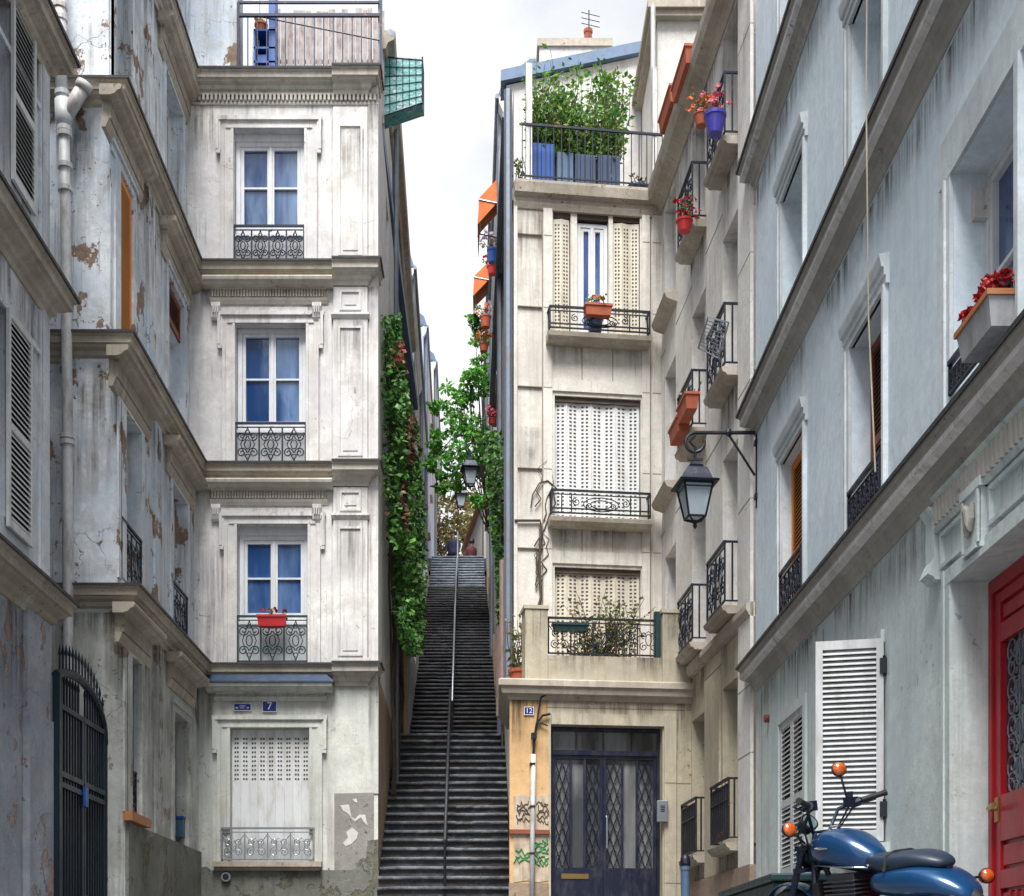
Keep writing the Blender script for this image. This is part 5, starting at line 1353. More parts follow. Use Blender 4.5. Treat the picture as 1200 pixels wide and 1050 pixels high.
# drying rack
rk = thing('drying_rack', 'small wire drying rack clipped to a balcony of the corner house wing', 'drying rack', wp(846,415,.4))
b = MB(FW)
pts = [(FW.U(830,.5),.62,FW.Z(830,408,.5)),(FW.U(842,.5),.62,FW.Z(842,372,.5)),(FW.U(858,.3),.34,FW.Z(858,378,.3)),(FW.U(846,.3),.34,FW.Z(846,420,.3))]
b.tube(pts, .012, 5, True); b.build('frame', M['steel'], rk)
b = MB(FW); A_, B_, C_, D_ = [Vector(p) for p in pts]
for i in range(1, 9): f = i/9; b.tube([A_.lerp(B_,f), D_.lerp(C_,f)], .006, 4)
for f in (.33,.66): b.tube([A_.lerp(D_,f), B_.lerp(C_,f)], .006, 4)
b.build('wire', M['steel'], rk)
# front balcony pots
u = FF.U(699,.2)
trough('flower_box', 'orange flower box on the top floor balcony of the corner house front', FF.w(u,.30,FF.Z(699,371,.3)), .42, .18, .16, math.atan2(FF.u.y,FF.u.x), 'terra', 'shrub', 'fl_orange', nleaf=40, hgt=.18, leaf=.07, nfl=5)
pot('bucket', 'pale blue bucket behind the top floor balcony rail, under the orange box', FF.w(u-.01,.13,FF.Z(699,391,.13)), .10, .13, .25, 'zinc', nleaf=0, cat='bucket')
# terrace plants in blue planters
G_ = 'blue slatted planters on the roof terrace'
tz = ZT-.01
for i, (x0, x1, y, m, l) in enumerate(((624,650,167,'pot_blue','tallest bright blue slatted planter at the left end of the roof terrace'),(653,672,178,'zinc','narrow pale blue slatted planter, second from the left on the roof terrace'),
                             (674,698,180,'pot_slate','dark slate blue slatted planter, third from the left on the roof terrace'),(701,727,181,'pot_slate','wide slate blue slatted planter, fourth from the left on the roof terrace'))):
    u0, u1 = FF.U(x0,-.15), FF.U(x1,-.15); zt_ = FF.Z(x0,y,-.15)
    t = thing('planter', l, 'planter', FF.w((u0+u1)/2,-.3,tz), G_)
    b = MB(FF); k = max(3, round((u1-u0)/.075))
    for j in range(k):
        a = u0+(u1-u0)*j/k; b.box(a+.004, a+(u1-u0)/k-.004, -.17, -.15, tz, zt_); b.box(a+.004, a+(u1-u0)/k-.004, -.5, -.48, tz, zt_)
    for z in (tz+.06, zt_-.1): b.box(u0, u1, -.478, -.172, z, z+.05)
    b.box(u0, u0+.02, -.478, -.172, tz, zt_-.002); b.box(u1-.02, u1, -.478, -.172, tz, zt_-.002)
    b.build('slatted_side', M[m], t)
    s = MB(FF); s.box(u0+.02, u1-.02, -.477, -.173, zt_-.09, zt_-.05); s.build('soil', M['soil'], t)
    lf = MB(); st = MB(); rr = random.Random(30+i)
    hgt = [1.35,1.15,.95,1.35][i]
    for j in range([40,34,30,44][i]):
        px = rr.uniform(u0+.05,u1-.05); top = FF.w(px+rr.uniform(-.18,.22), -.32+rr.uniform(-.3,.28), zt_+hgt*rr.uniform(.25,1.0))
        spray(lf, st, FF.w(px,-.32+rr.uniform(-.1,.1),zt_-.06), top, 22, .095, .12, rr)
    fo = lf.build('foliage', M['shrub'], t, recalc=False); st.build('stem', M['stem'], fo)
# taller bushy crowns behind
sh = thing('terrace_shrub', 'tall loose leafy shrub rising over the railing on the roof terrace, left half', 'shrub', FF.w(FF.U(655,-.8),-.8,tz))
lf = MB(); st = MB(); rr = random.Random(77)
for j in range(34):
    p = FF.w(FF.U(rr.uniform(628,680),-.8), -.8+rr.uniform(-.3,.3), FF.Z(660,rr.uniform(68,150),-.8)); spray(lf, st, FF.w(FF.U(655,-.8)+rr.uniform(-.1,.1),-.8,tz+.3), p, 32, .10, .15, rr)
spray(lf, st, FF.w(FF.U(645,-.8),-.8,tz+1), FF.w(FF.U(645,-.8),-.8,FF.Z(645,58,-.8)), 16, .12, .08, rr)
fo = lf.build('foliage', M['shrub'], sh, recalc=False); st.build('stem', M['stem'], fo)
b = MB(); b.lathe(FF.w(FF.U(655,-.8),-.8,tz), [(.16,0),(.21,.32),(.22,.36),(.2,.36)], 14); b.build('pot', M['terra'], sh)
sh = thing('terrace_shrub', 'rounder yellow green shrub on the roof terrace, beside the sloping wall', 'shrub', FF.w(FF.U(708,-.8),-.8,tz))
lf = MB(); st = MB()
for j in range(22):
    p = FF.w(FF.U(rr.uniform(692,732),-.8), -.8+rr.uniform(-.3,.3), FF.Z(700,rr.uniform(80,128),-.8)); spray(lf, st, FF.w(FF.U(706,-.8)+rr.uniform(-.06,.06),-.8,tz+.3), p, 26, .10, .12, rr)
for x in (700,712,722): clump(lf, FF.w(FF.U(x,-.8),-.8,FF.Z(x,100,-.8)), .26, 80, .095, rr)
fo = lf.build('foliage', M['shrub'], sh, recalc=False); st.build('stem', M['stem'], fo)
b = MB(); b.lathe(FF.w(FF.U(708,-.8),-.8,tz), [(.15,0),(.2,.3),(.21,.34),(.19,.34)], 14); b.build('pot', M['terra'], sh)
pot('flower_pot', 'small dark pot plant at the right end of the roof terrace railing', FF.w(FF.U(748,-.15),-.15,tz), .12,.16,.2,'pot_slate','ivy_brown',nleaf=60,hgt=.16,spread=.22,leaf=.07,seed=9)
pot('flower_pot', 'yellow green plant in a pot at the left corner of the roof terrace', FF.w(FF.U(609,-.3)+.02,-.35,tz), .09,.12,.2,'terra','shrub',nleaf=70,hgt=.55,spread=.12,leaf=.07,seed=10)
# first floor terrace plants
t = thing('terrace_shrub', 'straggly reddish green shrub filling the first floor terrace railing', 'shrub', FG.w(FG.U(705,-.35),-.35,ZS))
lf = MB(); st = MB(); rr = random.Random(5)
for j in range(64):
    x = rr.gauss(708,26); x = max(652,min(762,x)); p = FG.w(FG.U(x,-.3), -.3+rr.uniform(-.3,.34), FG.Z(x,rr.uniform(688,762)+abs(x-710)*.25,-.3))
    spray(lf, st, FG.w(FG.U(705+rr.uniform(-30,30),-.35),-.35,ZS+.2), p, 16, .075, .09, rr)
fo = lf.build('foliage', M['shrub_dry'], t, recalc=False); st.build('stem', M['stem'], fo)
b = MB(FG); b.box(FG.U(660,-.35), FG.U(752,-.35), -.5, -.24, ZS, ZS+.28); b.build('box', M['pot_slate'], t)
pot('flower_pot', 'pale green grassy plant in a pot beside the left pillar of the first floor terrace', FG.w(FG.U(606,-.7)+.06,-.7,ZS), .14,.18,.3,'terra','shrub_dry',nleaf=170,hgt=.85,spread=.3,leaf=.10,seed=12)
trough('flower_box', 'dark teal trough hung inside the first floor terrace railing', FG.w(FG.U(668,-.02),-.0,FG.Z(668,740)), .5, .14, .1, math.atan2(FG.u.y,FG.u.x), 'iron_teal', None, nleaf=0)
# ================================================================== THE GROUND
GP = [(-260,-1.6),(-3,-1.6),(7.7,-.075),(20.45,1.0)]
GPH = GP+[(27.2,4.3),(28.2,4.3),(43,11.7),(44.3,11.7),(48.4,14.4),(320,15.5)]
def zg(y, prof=GPH):
    for (a, za), (c, zc_) in zip(prof, prof[1:]):
        if a <= y <= c: return za+(zc_-za)*(y-a)/(c-a)
    return prof[-1][1]
def strip(name, mat, xa, xb, ys, dz, kind='structure', th=0.0):
    b = MB()
    for y0, y1 in zip(ys, ys[1:]):
        z0, z1 = zg(y0)+dz, zg(y1)+dz
        b.quad((xa(y0),y0,z0),(xb(y0),y0,z0),(xb(y1),y1,z1),(xa(y1),y1,z1))
        if th:
            for f in (xa, xb): b.quad((f(y0),y0,z0),(f(y1),y1,z1),(f(y1),y1,z1-th),(f(y0),y0,z0-th))
    o = b.build(name, M[mat]); return tag(o, kind=kind)
ysg = [-260,-60,-20,-3,0,2,4,6,7.7,10,12,14,16,18,20.45]
strip('ground', 'earth', lambda y:-220, lambda y:220, ysg+[27.2,28.2,43,44.3,48.4,320], -.30)
strip('street', 'cobble', lambda y:-3.4, lambda y:1.75, ysg[1:], -.13)
strip('pavement', 'pavement', lambda y:1.752, lambda y:3.3, ysg[1:], -.0, th=.2)
strip('pavement', 'pavement', lambda y:-5.1, lambda y:-3.402, ysg[1:], -.0, th=.2)

# ================================================================== STAIRWAY
stw = thing('stone_stairway', 'long steep worn dark stone stairway climbing between the two corner houses', 'stairway', (-.75, 20.6, .95))
def flight(name, y0, z0, y1, z1, n, xl, xr):
    b = MB(); b.mi = 0; T, H = (y1-y0)/n, (z1-z0)/n
    for i in range(n):
        ya, yb, za = y0+T*i, y0+T*(i+1), z0+H*i
        a, c = xl(ya), xr(ya); zt = za+H
        # riser set back under a rounded, slightly uneven nosing
        k = 7; cut = sorted(R.sample(range(1,k), 2)); es = [R.uniform(-.012,.012) for _ in range(3)]; zs_ = [R.uniform(-.008,.003) for _ in range(3)]
        b.mi = 0
        b.box(a, c, ya+.06, yb+.065, za-.25, zt-.05)
        b.mi = 1
        for j in range(k):
            p, q = a+(c-a)*j/k, a+(c-a)*(j+1)/k
            s_ = sum(j >= q_ for q_ in cut); y_ = ya+es[s_]; y2 = y_+R.uniform(-.004,.004); d = zt+zs_[s_]-(R.uniform(0,.012) if R.random() < .2 else 0); d2 = zt+zs_[s_]
            b.add([(p,y_+.01,d-.05),(q,y2+.01,d2-.05),(q,y2,d2-.036),(p,y_,d-.036),(q,y2,d2-.012),(p,y_,d-.012),(q,y2+.012,d2),(p,y_+.012,d),(q,yb+.04,d2),(p,yb+.04,d)],
                  [(0,1,2,3),(3,2,4,5),(5,4,6,7),(7,6,8,9)])
            b.quad((p,y_+.01,d-.05),(q,y2+.01,d2-.05),(q,ya+.07,d2-.05),(p,ya+.07,d-.05))
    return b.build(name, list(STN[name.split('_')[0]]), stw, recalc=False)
XLl = lambda y: XR+DR*(y-21.3)+.01; XRl = lambda y: .29
XLu = lambda y: -1.70-.0188*(y-28); XRu = lambda y: .175-.0207*(y-28)
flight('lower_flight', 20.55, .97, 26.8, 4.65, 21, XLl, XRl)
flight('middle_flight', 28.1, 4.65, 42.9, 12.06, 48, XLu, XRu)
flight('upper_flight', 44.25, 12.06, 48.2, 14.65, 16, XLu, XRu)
b = MB(); b.box(-2.0, .36, 26.83, 28.2, 4.3, 4.648); b.box(-2.2, .1, 42.93, 44.35, 11.7, 12.058); b.box(-2.6, .6, 48.24, 49.5, 14.2, 14.648); b.build('landing', M['stair'], stw)
b = MB(); b.box(-40, 40, 49.5, 110, 14.3, 14.64); o = b.build('upper_street', M['pavement']); tag(o, kind='structure')
# side walls of the middle flight
for s, (lab, cat) in enumerate((('pale stone parapet with an orange painted end, left of the middle flight of stairs','wall'),('low stone parapet along the right side of the middle flight of stairs','wall'))):
    t = thing('side_wall', lab, cat, (-1.85 if s == 0 else .3, 27.2, 4.3))
    b = MB(); N_ = 12
    for i in range(N_):
        y0, y1 = 27.25+i*1.35, 27.25+(i+1)*1.35-.001
        zt = 4.65+max(0,(y1-28.1))*.5007+(.35 if i else 1.95)
        if s == 0: b.box(XR+DR*(y0-21.3)-.05, XLu(y0)-.005, y0, y1, 4.0, zt)
        else: b.box(XRu(y0)+.005, .4-DR*(21.5-y0)*-1 if False else .42+DR*(y0-21.5), y0, y1, 4.0, zt-.2 if i else 5.3)
    b.build('wall', M['alley_white' if s == 0 else 'alley_wall'], t)
    if s == 0:
        b = MB(); b.box(XLu(27.2)-.045, XLu(27.2)+.004, 27.2, 27.32, 4.66, 6.64); b.build('orange_jamb', M['ochre'], t)
        b = MB(); b.box(XLu(27.2)-.2, XLu(27.2)+.02, 27.19, 28.65, 6.602, 6.70); b.build('coping', M['slab'], t)
        b = MB(); b.box(XLu(27.2)-.135, XLu(27.2)-.085, 27.2, 27.25, 4.66, 6.6); b.build('jamb', M['trim'], t)
# central handrails
def hrail(lab, pts, posts, mat='steel', r=.026):
    t = thing('handrail', lab, 'handrail', pts[0], 'central handrails of the stairway')
    b = MB(); b.tube([Vector(p)+Vector((0,0,.92)) for p in pts], r, 8); q = [Vector(p)+Vector((0,0,.5)) for p in pts]; b.build('rail', M[mat], t, smooth=True)
    for i in range(posts):
        f = i/(posts-1)*(len(pts)-1); j = min(len(pts)-2, int(f)); p = Vector(pts[j]).lerp(Vector(pts[j+1]), f-j)
        b = MB(); b.tube([p-Vector((0,0,.15)), p+Vector((0,0,.92))], .024, 7); b.lathe(p-Vector((0,0,.0)), [(.05,-.06),(.045,.05),(.03,.06)], 8); b.build('post', M['iron'], t)
hrail('central handrail of the lowest flight of the stairway', [(-.70,20.9,1.1),(-.80,26.9,4.65)], 6, 'rail_dark')
hrail('central handrail of the middle flight of the stairway', [(-.79,28.0,4.65),(-.93,35.4,8.35),(-1.06,42.8,12.06)], 9)
hrail('central handrail of the top flight, lit at the head of the stairway', [(-1.08,44.2,12.06),(-1.16,48.2,14.65)], 4)

# ================================================================== ALLEY HOUSES
def alley_house(lab, side, y0, y1, zt, wall, wins, roofcol='zinc', zb=0.0, pipes=(), cut=.0):
    X = (lambda y: XR+DR*(y-21.3)-cut) if side < 0 else (lambda y: .363+DR*(y-21.5)+cut)
    t = thing('alley_house', lab, 'house', (X((y0+y1)/2)+side*2, (y0+y1)/2, zg(y0)))
    fr = Fr((X(y0),y0),(X(y1),y1)) if side < 0 else Fr((X(y1),y1),(X(y0),y0))
    fe = Fr((X(y0)-7,y0),(X(y0),y0)) if side < 0 else Fr((X(y0),y0),(X(y0)+7,y0))
    b = MB(fr); b.wall(0, fr.L, zb, zt, wins, depth=.18); b.build('front_wall', M[wall], t)
    b = MB(fe); b.wall(0, 7, zb, zt, []); b.build('end_wall', M[wall], t)
    for h in wins:
        window(t, fr, *h, n=-.13, glass='glass_d')
        q = MB(fr); q.box(h[0]-.1, h[1]+.1, -.02, .1, h[2]-.1, h[2]-.02); q.build('window_sill', M['slab'], t)
    b = MB(); sg = -side
    p0, p1 = (X(y0),y0), (X(y1),y1)
    pts = [p0,p1] if side < 0 else [p1,p0]
    b.sweep(pts, [(-.03,-.3),(.02,-.3),(.06,-.2),(.10,-.12),(.11,.0),(-.03,.03)], zt); b.build('cornice', M['alley_white'], t)
    b = MB(fr); b.exz([(0,-.02),(fr.L,-.02),(fr.L,-6),(0,-6)], zt+.03, zt+.1)
    b.exu([(.08,zt+.04),(.12,zt+.04),(.02,zt+.35),(-.5,zt+.75),(-6,zt+.75),(-6,zt+.04)], 0, fr.L); b.build('zinc_roof', M[roofcol], t)
    b = MB(fr)
    for u in pipes: b.tube([(u,.08,zb+1),(u,.08,zt-.1)], .06, 8)
    b.tube([(0,.13,zt+.02),(fr.L,.13,zt+.02)], .05, 8); b.build('downpipe', M['pipe_dark'], t)
    return t, fr
def wgrid(us, zs, w=.8, h=1.5): return [(u,u+w,z,z+h) for u in us for z in zs]
alley_house('pale alley house second up the left side of the stairway', -1, 33.52, 44.98, 17.3, 'alley_pink', wgrid((1.5,5,8.5),(12.6,14.9)), pipes=(.25,6.8))
alley_house('bluish alley house third up the left side of the stairway', -1, 45.02, 58.9, 21.3, 'alley_blue', wgrid((1.5,5,8.5),(16.2,18.8)), pipes=(.25,))
alley_house('farthest narrow alley house at the top left of the stairway', -1, 59.0, 76, 26.4, 'alley_white', wgrid((2,6,10),(17,20,23)), pipes=(.3,), cut=-.02)
h2, fR2 = alley_house('cream alley house behind the roof terrace with an orange awning', 1, 26.5, 34.48, 17.0, 'right_wing', wgrid((1.6,4.6),(10.2,12.8)), pipes=(7.6,))
h3, fR3 = alley_house('cream alley house with the smaller orange awning, farther up on the right', 1, 34.52, 49.0, 19.0, 'alley_white', wgrid((3,7,11),(15.0,)), pipes=(14.2,))
# low cream house with a slanting roof line at the stair head
t = thing('low_house', 'low cream house with an orange roof edge at the head of the stairs', 'house', (-.3, 53, 14.6))
fr = Fr((-1.02,55.6), (-.30,50.0))
b = MB(fr); b.wall(0, fr.L, 14.5, 17.2, [(1.5,2.4,15.3,16.6)]); b.box(0, fr.L, -5, -.05, 14.5, 17.1); b.build('wall', M['right_stone'], t)
window(t, fr, 1.5, 2.4, 15.3, 16.6, -.12)
b = MB(fr); b.exu([(-.2,17.2),(.16,17.15),(.2,17.22),(-1.5,18.0),(-4,17.4)], -.1, fr.L+.1); b.build('roof', M['terra_rim'], t)

# awnings
for lab, Y, z1, pj, wd, fr in (('large orange canvas awning folded down from the alley wall by the roof terrace', 26.9, 15.75, .48, 1.25, fR2), ('smaller orange canvas awning farther up the right side of the alley', 35.0, 18.35, .52, 1.6, fR3)):
    xw = .363+DR*(Y-21.5)
    t = thing('awning', lab, 'awning', (xw-.2, Y+wd/2, z1-.6), 'orange awnings over the alley')
    b = MB(); y0, y1 = Y, Y+wd; xo = xw-pj
    for (A_, B_) in (((xw-.02,z1),(xo,z1-.5)), ((xo,z1-.5),(xo-.03,z1-1.0))):
        b.add([(A_[0],y0,A_[1]),(B_[0],y0,B_[1]),(B_[0],y1,B_[1]),(A_[0],y1,A_[1]),(A_[0],y0,A_[1]+.012),(B_[0]-.008,y0,B_[1]+.012),(B_[0]-.008,y1,B_[1]+.012),(A_[0],y1,A_[1]+.012)],
              [(0,1,2,3),(7,6,5,4),(0,4,5,1),(3,2,6,7),(1,5,6,2),(0,3,7,4)])
    b.add([(xw-.02,y0-.004,z1),(xo,y0-.004,z1-.5),(xo-.03,y0-.004,z1-1.0),(xw-.02,y0-.004,z1-.45),(xw-.02,y0+.004,z1),(xo,y0+.004,z1-.5),(xo-.03,y0+.004,z1-1.0),(xw-.02,y0+.004,z1-.45)], [(0,1,2,3),(7,6,5,4),(0,4,5,1),(1,5,6,2),(2,6,7,3)])
    b.build('canvas', M['awning'], t)
    b = MB(); b.tube([(xw,y0-.01,z1-.62),(xo,y0-.01,z1-.52)], .014, 6); b.tube([(xw,y1,z1-.62),(xo,y1,z1-.52)], .014, 6); b.tube([(xo,y0,z1-.5),(xo,y1,z1-.5)], .016, 6); b.build('arm', M['steel'], t)
def wallpot(name, lab, x, y, d, mat, r, h, plant, flo, nl, nf, hg, sp, seed, lf=.07):
    p = P(x, y, d); r *= .8; h *= .8; pot(name, lab, p, r*.75, r, h, mat, plant, flo, nleaf=nl, hgt=hg, spread=sp, leaf=lf, nfl=nf, seed=seed)
    w = .363+DR*(d-21.5)
wallpot('flower_pot','blue pot with pale flowers hung on the alley wall under the large awning',577,308,29.0,'pot_blue',.14,.36,'shrub_dry','fl_pale',30,26,.25,.3,21)
wallpot('flower_pot','red flowers in a pot just above the smaller awning',577,322,32,'terra_red',.16,.25,'shrub_dry','fl_red',20,24,.3,.22,22)
wallpot('flower_pot','orange flower pot on the alley wall above the leafy tree',569,384,33.5,'terra',.17,.36,'shrub','fl_orange',50,10,.3,.35,23)
wallpot('flower_pot','trailing red and orange flowers in a pot, lower of the two above the tree',567,412,33.8,'terra',.15,.25,'shrub_dry','fl_orange',60,26,.3,.3,24)
wallpot('flower_pot','pink flowers on the alley wall just above the lamp arm',577,497,31,'terra_red',.1,.15,'shrub_dry','fl_pink',14,22,.22,.18,25)

# ================================================================== VEGETATION
def poly_x(y, T):
    for (a, l0, r0), (c, l1, r1) in zip(T, T[1:]):
        if a <= y <= c:
            f = (y-a)/(c-a); return l0+(l1-l0)*f, r0+(r1-r0)*f
    return None
rr = random.Random(3)
ivy = thing('ivy', 'thick green ivy hanging down the left wall of the stairway', 'ivy', (-1.6, 25, 5.2))
T = [(368,438,463),(400,439,466),(430,441,469),(470,444,474),(500,446,485),(560,452,491),(620,456,498),(660,458,497),(700,462,495),(740,468,492),(764,478,488)]
g, br, rd_ = MB(), MB(), MB()
n = 0
while n < 9500:
    y = rr.uniform(366,765); lr = poly_x(y, T)
    if not lr: continue
    x = rr.uniform(lr[0]-3, lr[1]+3); d = rr.uniform(21.8, 31.5)
    p = P(x, y, d); off = p.x-(XR+DR*(d-21.3))
    if not (.0 < off < .5): continue
    den = mnoise.noise(Vector((p.x*2.2+3, d*.9, p.z*1.3)))
    if den < -.22+.25*(off/.6): continue
    tone = mnoise.noise(Vector((x*.045, y*.018, 4.2)))
    b = g
    if tone > .42 or (rr.random() < .04): b = br
    if 400 < y < 426 and x > 460 and rr.random() < .5: b = rd_
    o = Vector((.55+rr.uniform(-.5,.5), -.5+rr.uniform(-.6,.4), -.55+rr.uniform(-.5,.3)))
    l = rr.uniform(.045,.10) if rr.random() < .55 else rr.uniform(.09,.16); b.leaf(p, o, rdir(rr), l, l*rr.uniform(.75,1.0)); n += 1
g.build('foliage', M['ivy'], ivy, recalc=False); br.build('faded_foliage', M['ivy_brown'], ivy, recalc=False); rd_.build('red_foliage', M['ivy_red'], ivy, recalc=False)
st = MB()
for i in range(16):
    d = rr.uniform(23,30); w = XR+DR*(d-21.3); pts = []
    z = zg(d)+.5; yy = d
    for j in range(9): pts.append((w+.06+rr.uniform(0,.1), yy, z)); z += .9; yy += rr.uniform(-.35,.3)
    st.tube(pts, [.03-.0025*j for j in range(9)], 5)
st.build('stem', M['bark'], ivy)
iv2 = thing('ivy', 'narrow dark ivy column on the right wall of the stairway beside the downpipe', 'ivy', (.2, 28, 5))
g = MB(); n = 0
T2 = [(505,570,593),(560,573,594),(610,577,592),(660,583,592),(735,587,592)]
while n < 1700:
    y = rr.uniform(505,735); lr = poly_x(y, T2); x = rr.uniform(*lr); d = rr.uniform(24.5,33)
    p = P(x, y, d); off = (.363+DR*(d-21.5))-p.x
    if not (.0 < off < .4): continue
    if mnoise.noise(Vector((p.x*2, d, p.z*1.2))) < -.15: continue
    o = Vector((-.6+rr.uniform(-.5,.5), -.5+rr.uniform(-.6,.4), -.5+rr.uniform(-.5,.3))); l = rr.uniform(.07,.14); g.leaf(p, o, rdir(rr), l, l*.85); n += 1
g.build('foliage', M['ivy'], iv2, recalc=False)
st = MB()
for d in (26,28,30): st.tube([(.363+DR*(d-21.5)-.05,d+rr.uniform(-.2,.2),zg(d)+i*1.0) for i in range(7)], .025, 5)
st.build('stem', M['bark'], iv2)
# leafy tree leaning over the alley
def tree(name, lab, base, trunk_pts, r0, blobs, leafmat_, ln, cat='tree', group=None, dens=1.0, seed=1):
    q = random.Random(seed); t = thing(name, lab, cat, base, group)
    tb = MB(); k = len(trunk_pts); tb.tube(trunk_pts, [r0*(1-.7*i/(k-1)) for i in range(k)], 9)
    lb = MB()
    for (c, rad, cnt) in blobs:
        c = Vector(c); j = max(1, min(k-1, int(k*.55)+q.randint(-1,1))); s = Vector(trunk_pts[j])
        mid = s.lerp(c,.5)+Vector((0,0,.25)); tb.tube([s, s.lerp(mid,.5)+rdir(q)*.05, mid, c], [r0*.42, r0*.32, r0*.22, r0*.08], 6)
        for _ in range(3):
            e = c+rdir(q)*rad*.8; tb.tube([c.lerp(mid,.25), c.lerp(e,.5)+rdir(q)*.05, e], [r0*.14, r0*.1, r0*.04], 5)
        # several small leaf clusters per bough leave gaps between them
        for _ in range(max(5, int(cnt/26*dens))):
            cc = c+rdir(q)*rad*q.random()**.5; clump(lb, cc, rad*.30, 26, ln, q, .4, (1.2,1.2,.6), .1)
    tb.build('trunk', M['bark'], t); lb.build('crown', M[leafmat_], t, recalc=False); return t
bl = []
for x, y, r, c in ((541,470,.62,330),(556,500,.6,300),(528,505,.5,220),(545,530,.6,320),(565,545,.5,240),(522,535,.42,150),(512,515,.35,110),(560,455,.45,200),(565,425,.3,110),(563,395,.26,90),(556,378,.22,60),(535,560,.4,150),(520,565,.28,80),(578,530,.4,160),(583,575,.35,140),(560,585,.3,100),(548,440,.35,140),(508,480,.26,70),(504,545,.24,60),(586,615,.28,100)):
    bl.append((P(x,y,36.5+rr.uniform(-1.2,1.2)), r, c))
tree('leafy_tree', 'bright green tree leaning out over the stairway from the right wall', (-.05,37,9.2), [(.03,37.0,8.9),(.03,37.0,10.4),(.0,36.9,11.8),(-.2,36.8,13.2),(-.5,36.6,14.5),(-.55,36.6,15.6)], .065, bl, 'tree', .14, dens=1.35, seed=8)
G_ = 'trees beyond the head of the stairs'
for i, (lab, x, d, bs) in enumerate((('olive and gold autumn tree beyond the head of the stairs, left one', 527, 64, ((518,612,1.0,260),(534,596,1.1,300),(524,580,.9,200),(540,625,1.0,260),(512,632,.9,200),(529,640,1,240))),
                                     ('paler yellow autumn tree beyond the head of the stairs, partly behind the far lamp', 556, 70, ((552,598,1.1,260),(562,618,1.1,260),(556,572,.9,160),(546,632,1.0,260),(566,640,1.0,220))))):
    base = P(x, 0, d); base = Vector((base.x, d, 14.6))
    tree('autumn_tree', lab, base, [base, base+Vector((.1,0,1.5)), base+Vector((0,.1,3.2)), base+Vector((.1,.1,5.0))], .16, [(P(a,c,d+rr.uniform(-1,1)), r, n_) for a,c,r,n_ in bs], 'autumn', .2, group=G_, dens=1.2, seed=20+i)

# ================================================================== STREET LAMPS
def lamp(lab, loc, arm):
    """wall bracket at loc (top of the upright), arm running to -x, lantern hanging from its scroll"""
    t = thing('street_lamp', lab, 'street lamp', loc, 'wall bracket street lamps', local=True)
    b = MB(); b.box(-.02,.02,-.02,.02,-.88,.03); b.tube([(0,0,0),(-arm-.02,0,0)], .022, 8); b.tube([(-.03,0,-.5),(-arm*.46,0,-.02)], .016, 6)
    for z in (-.12,-.75): b.box(-.035,.12,-.04,.04,z-.03,z+.03)
    b.lathe((-arm*.46,0,0), [(.03,-.035),(.04,0),(.03,.035)], 8)
    pts = [(-arm-.0+.11*math.cos(a)-.0, 0, -.115+.115*math.sin(a)) for a in [math.pi/2+i*math.pi/9 for i in range(15)]]
    b.tube(pts, .02, 7); b.tube([(-arm,0,-.03),(-arm-.06,0,-.10),(-arm,0,-.17),(-arm,0,-.36)], .02, 7); b.box(-arm-.09,-arm+.09,-.015,.015,-.33,-.30)
    b.build('bracket', M['iron'], t)
    X, zt = -arm, -.36
    def sq(w, z, rot=.12): 
        c, s = math.cos(rot), math.sin(rot)
        return [(X+w*(a*c-e*s), w*(a*s+e*c), z) for a, e in ((-1,-1),(1,-1),(1,1),(-1,1))]
    def loft(b, secs):
        o = [p for w, z in secs for p in sq(w, z)]; n_ = len(secs); f = []
        for i in range(n_-1):
            for j in range(4): f.append((i*4+j, i*4+(j+1)%4, (i+1)*4+(j+1)%4, (i+1)*4+j))
        f += [(3,2,1,0), tuple((n_-1)*4+j for j in range(4))]; b.add(o, f)
    b = MB(); zb = zt-.27
    loft(b, [(.225,zb),(.235,zb+.02),(.215,zb+.035),(.165,zb+.05),(.15,zb+.10),(.115,zb+.19),(.075,zb+.215),(.08,zb+.235),(.05,zb+.25),(.02,zb+.29)])
    b.build('lantern_roof', M['iron_blue'], t)
    b = MB(); top, bot, H = .17, .10, .37
    T_, B_ = sq(top, zb), sq(bot, zb-H)
    for i in range(4):
        b.tube([T_[i], B_[i]], .013, 5); b.tube([B_[i], B_[(i+1)%4]], .014, 5); b.tube([T_[i], T_[(i+1)%4]], .014, 5)
        p = Vector(T_[i]).lerp(Vector(B_[i]),.12); q = Vector(T_[(i+1)%4]).lerp(Vector(B_[(i+1)%4]),.12); b.tube([p,q], .008, 5)
        b.tube([B_[i], (X,0,zb-H-.06)], .010, 5)
    b.lathe((X,0,zb-H-.13), [(.004,0),(.025,.03),(.02,.06),(.03,.075)], 8); b.build('lantern_frame', M['iron'], t)
    b = MB(); loft(b, [(bot-.006,zb-H+.005),(top-.006,zb-.005)]); b.build('lantern_glass', M['lglass'], t)
    b = MB(); b.lathe((X,0,zb-.17), [(.02,0),(.055,.03),(.06,.09),(.03,.13),(.03,.17)], 10); b.build('bulb', M['pot_white'], t, smooth=True)
    return t
lamp('large black wall street lamp hanging beside the pale blue house', P(889.5,507,16.0)+Vector((-.02,0,0)), .73)
p = P(551,560,33.0); lamp('blue black street lamp hanging under the leafy tree, nearer of the two over the stairway', Vector((.363+DR*11.5-.02,33.0,p.z+.83)), .363+DR*11.5-.02-p.x)
p = P(540,588,46.5); lamp('small far street lamp over the upper stairs, lower left of the nearer alley lamp', Vector((.363+DR*25-.02,46.5,p.z+.83)), .363+DR*25-.02-p.x)

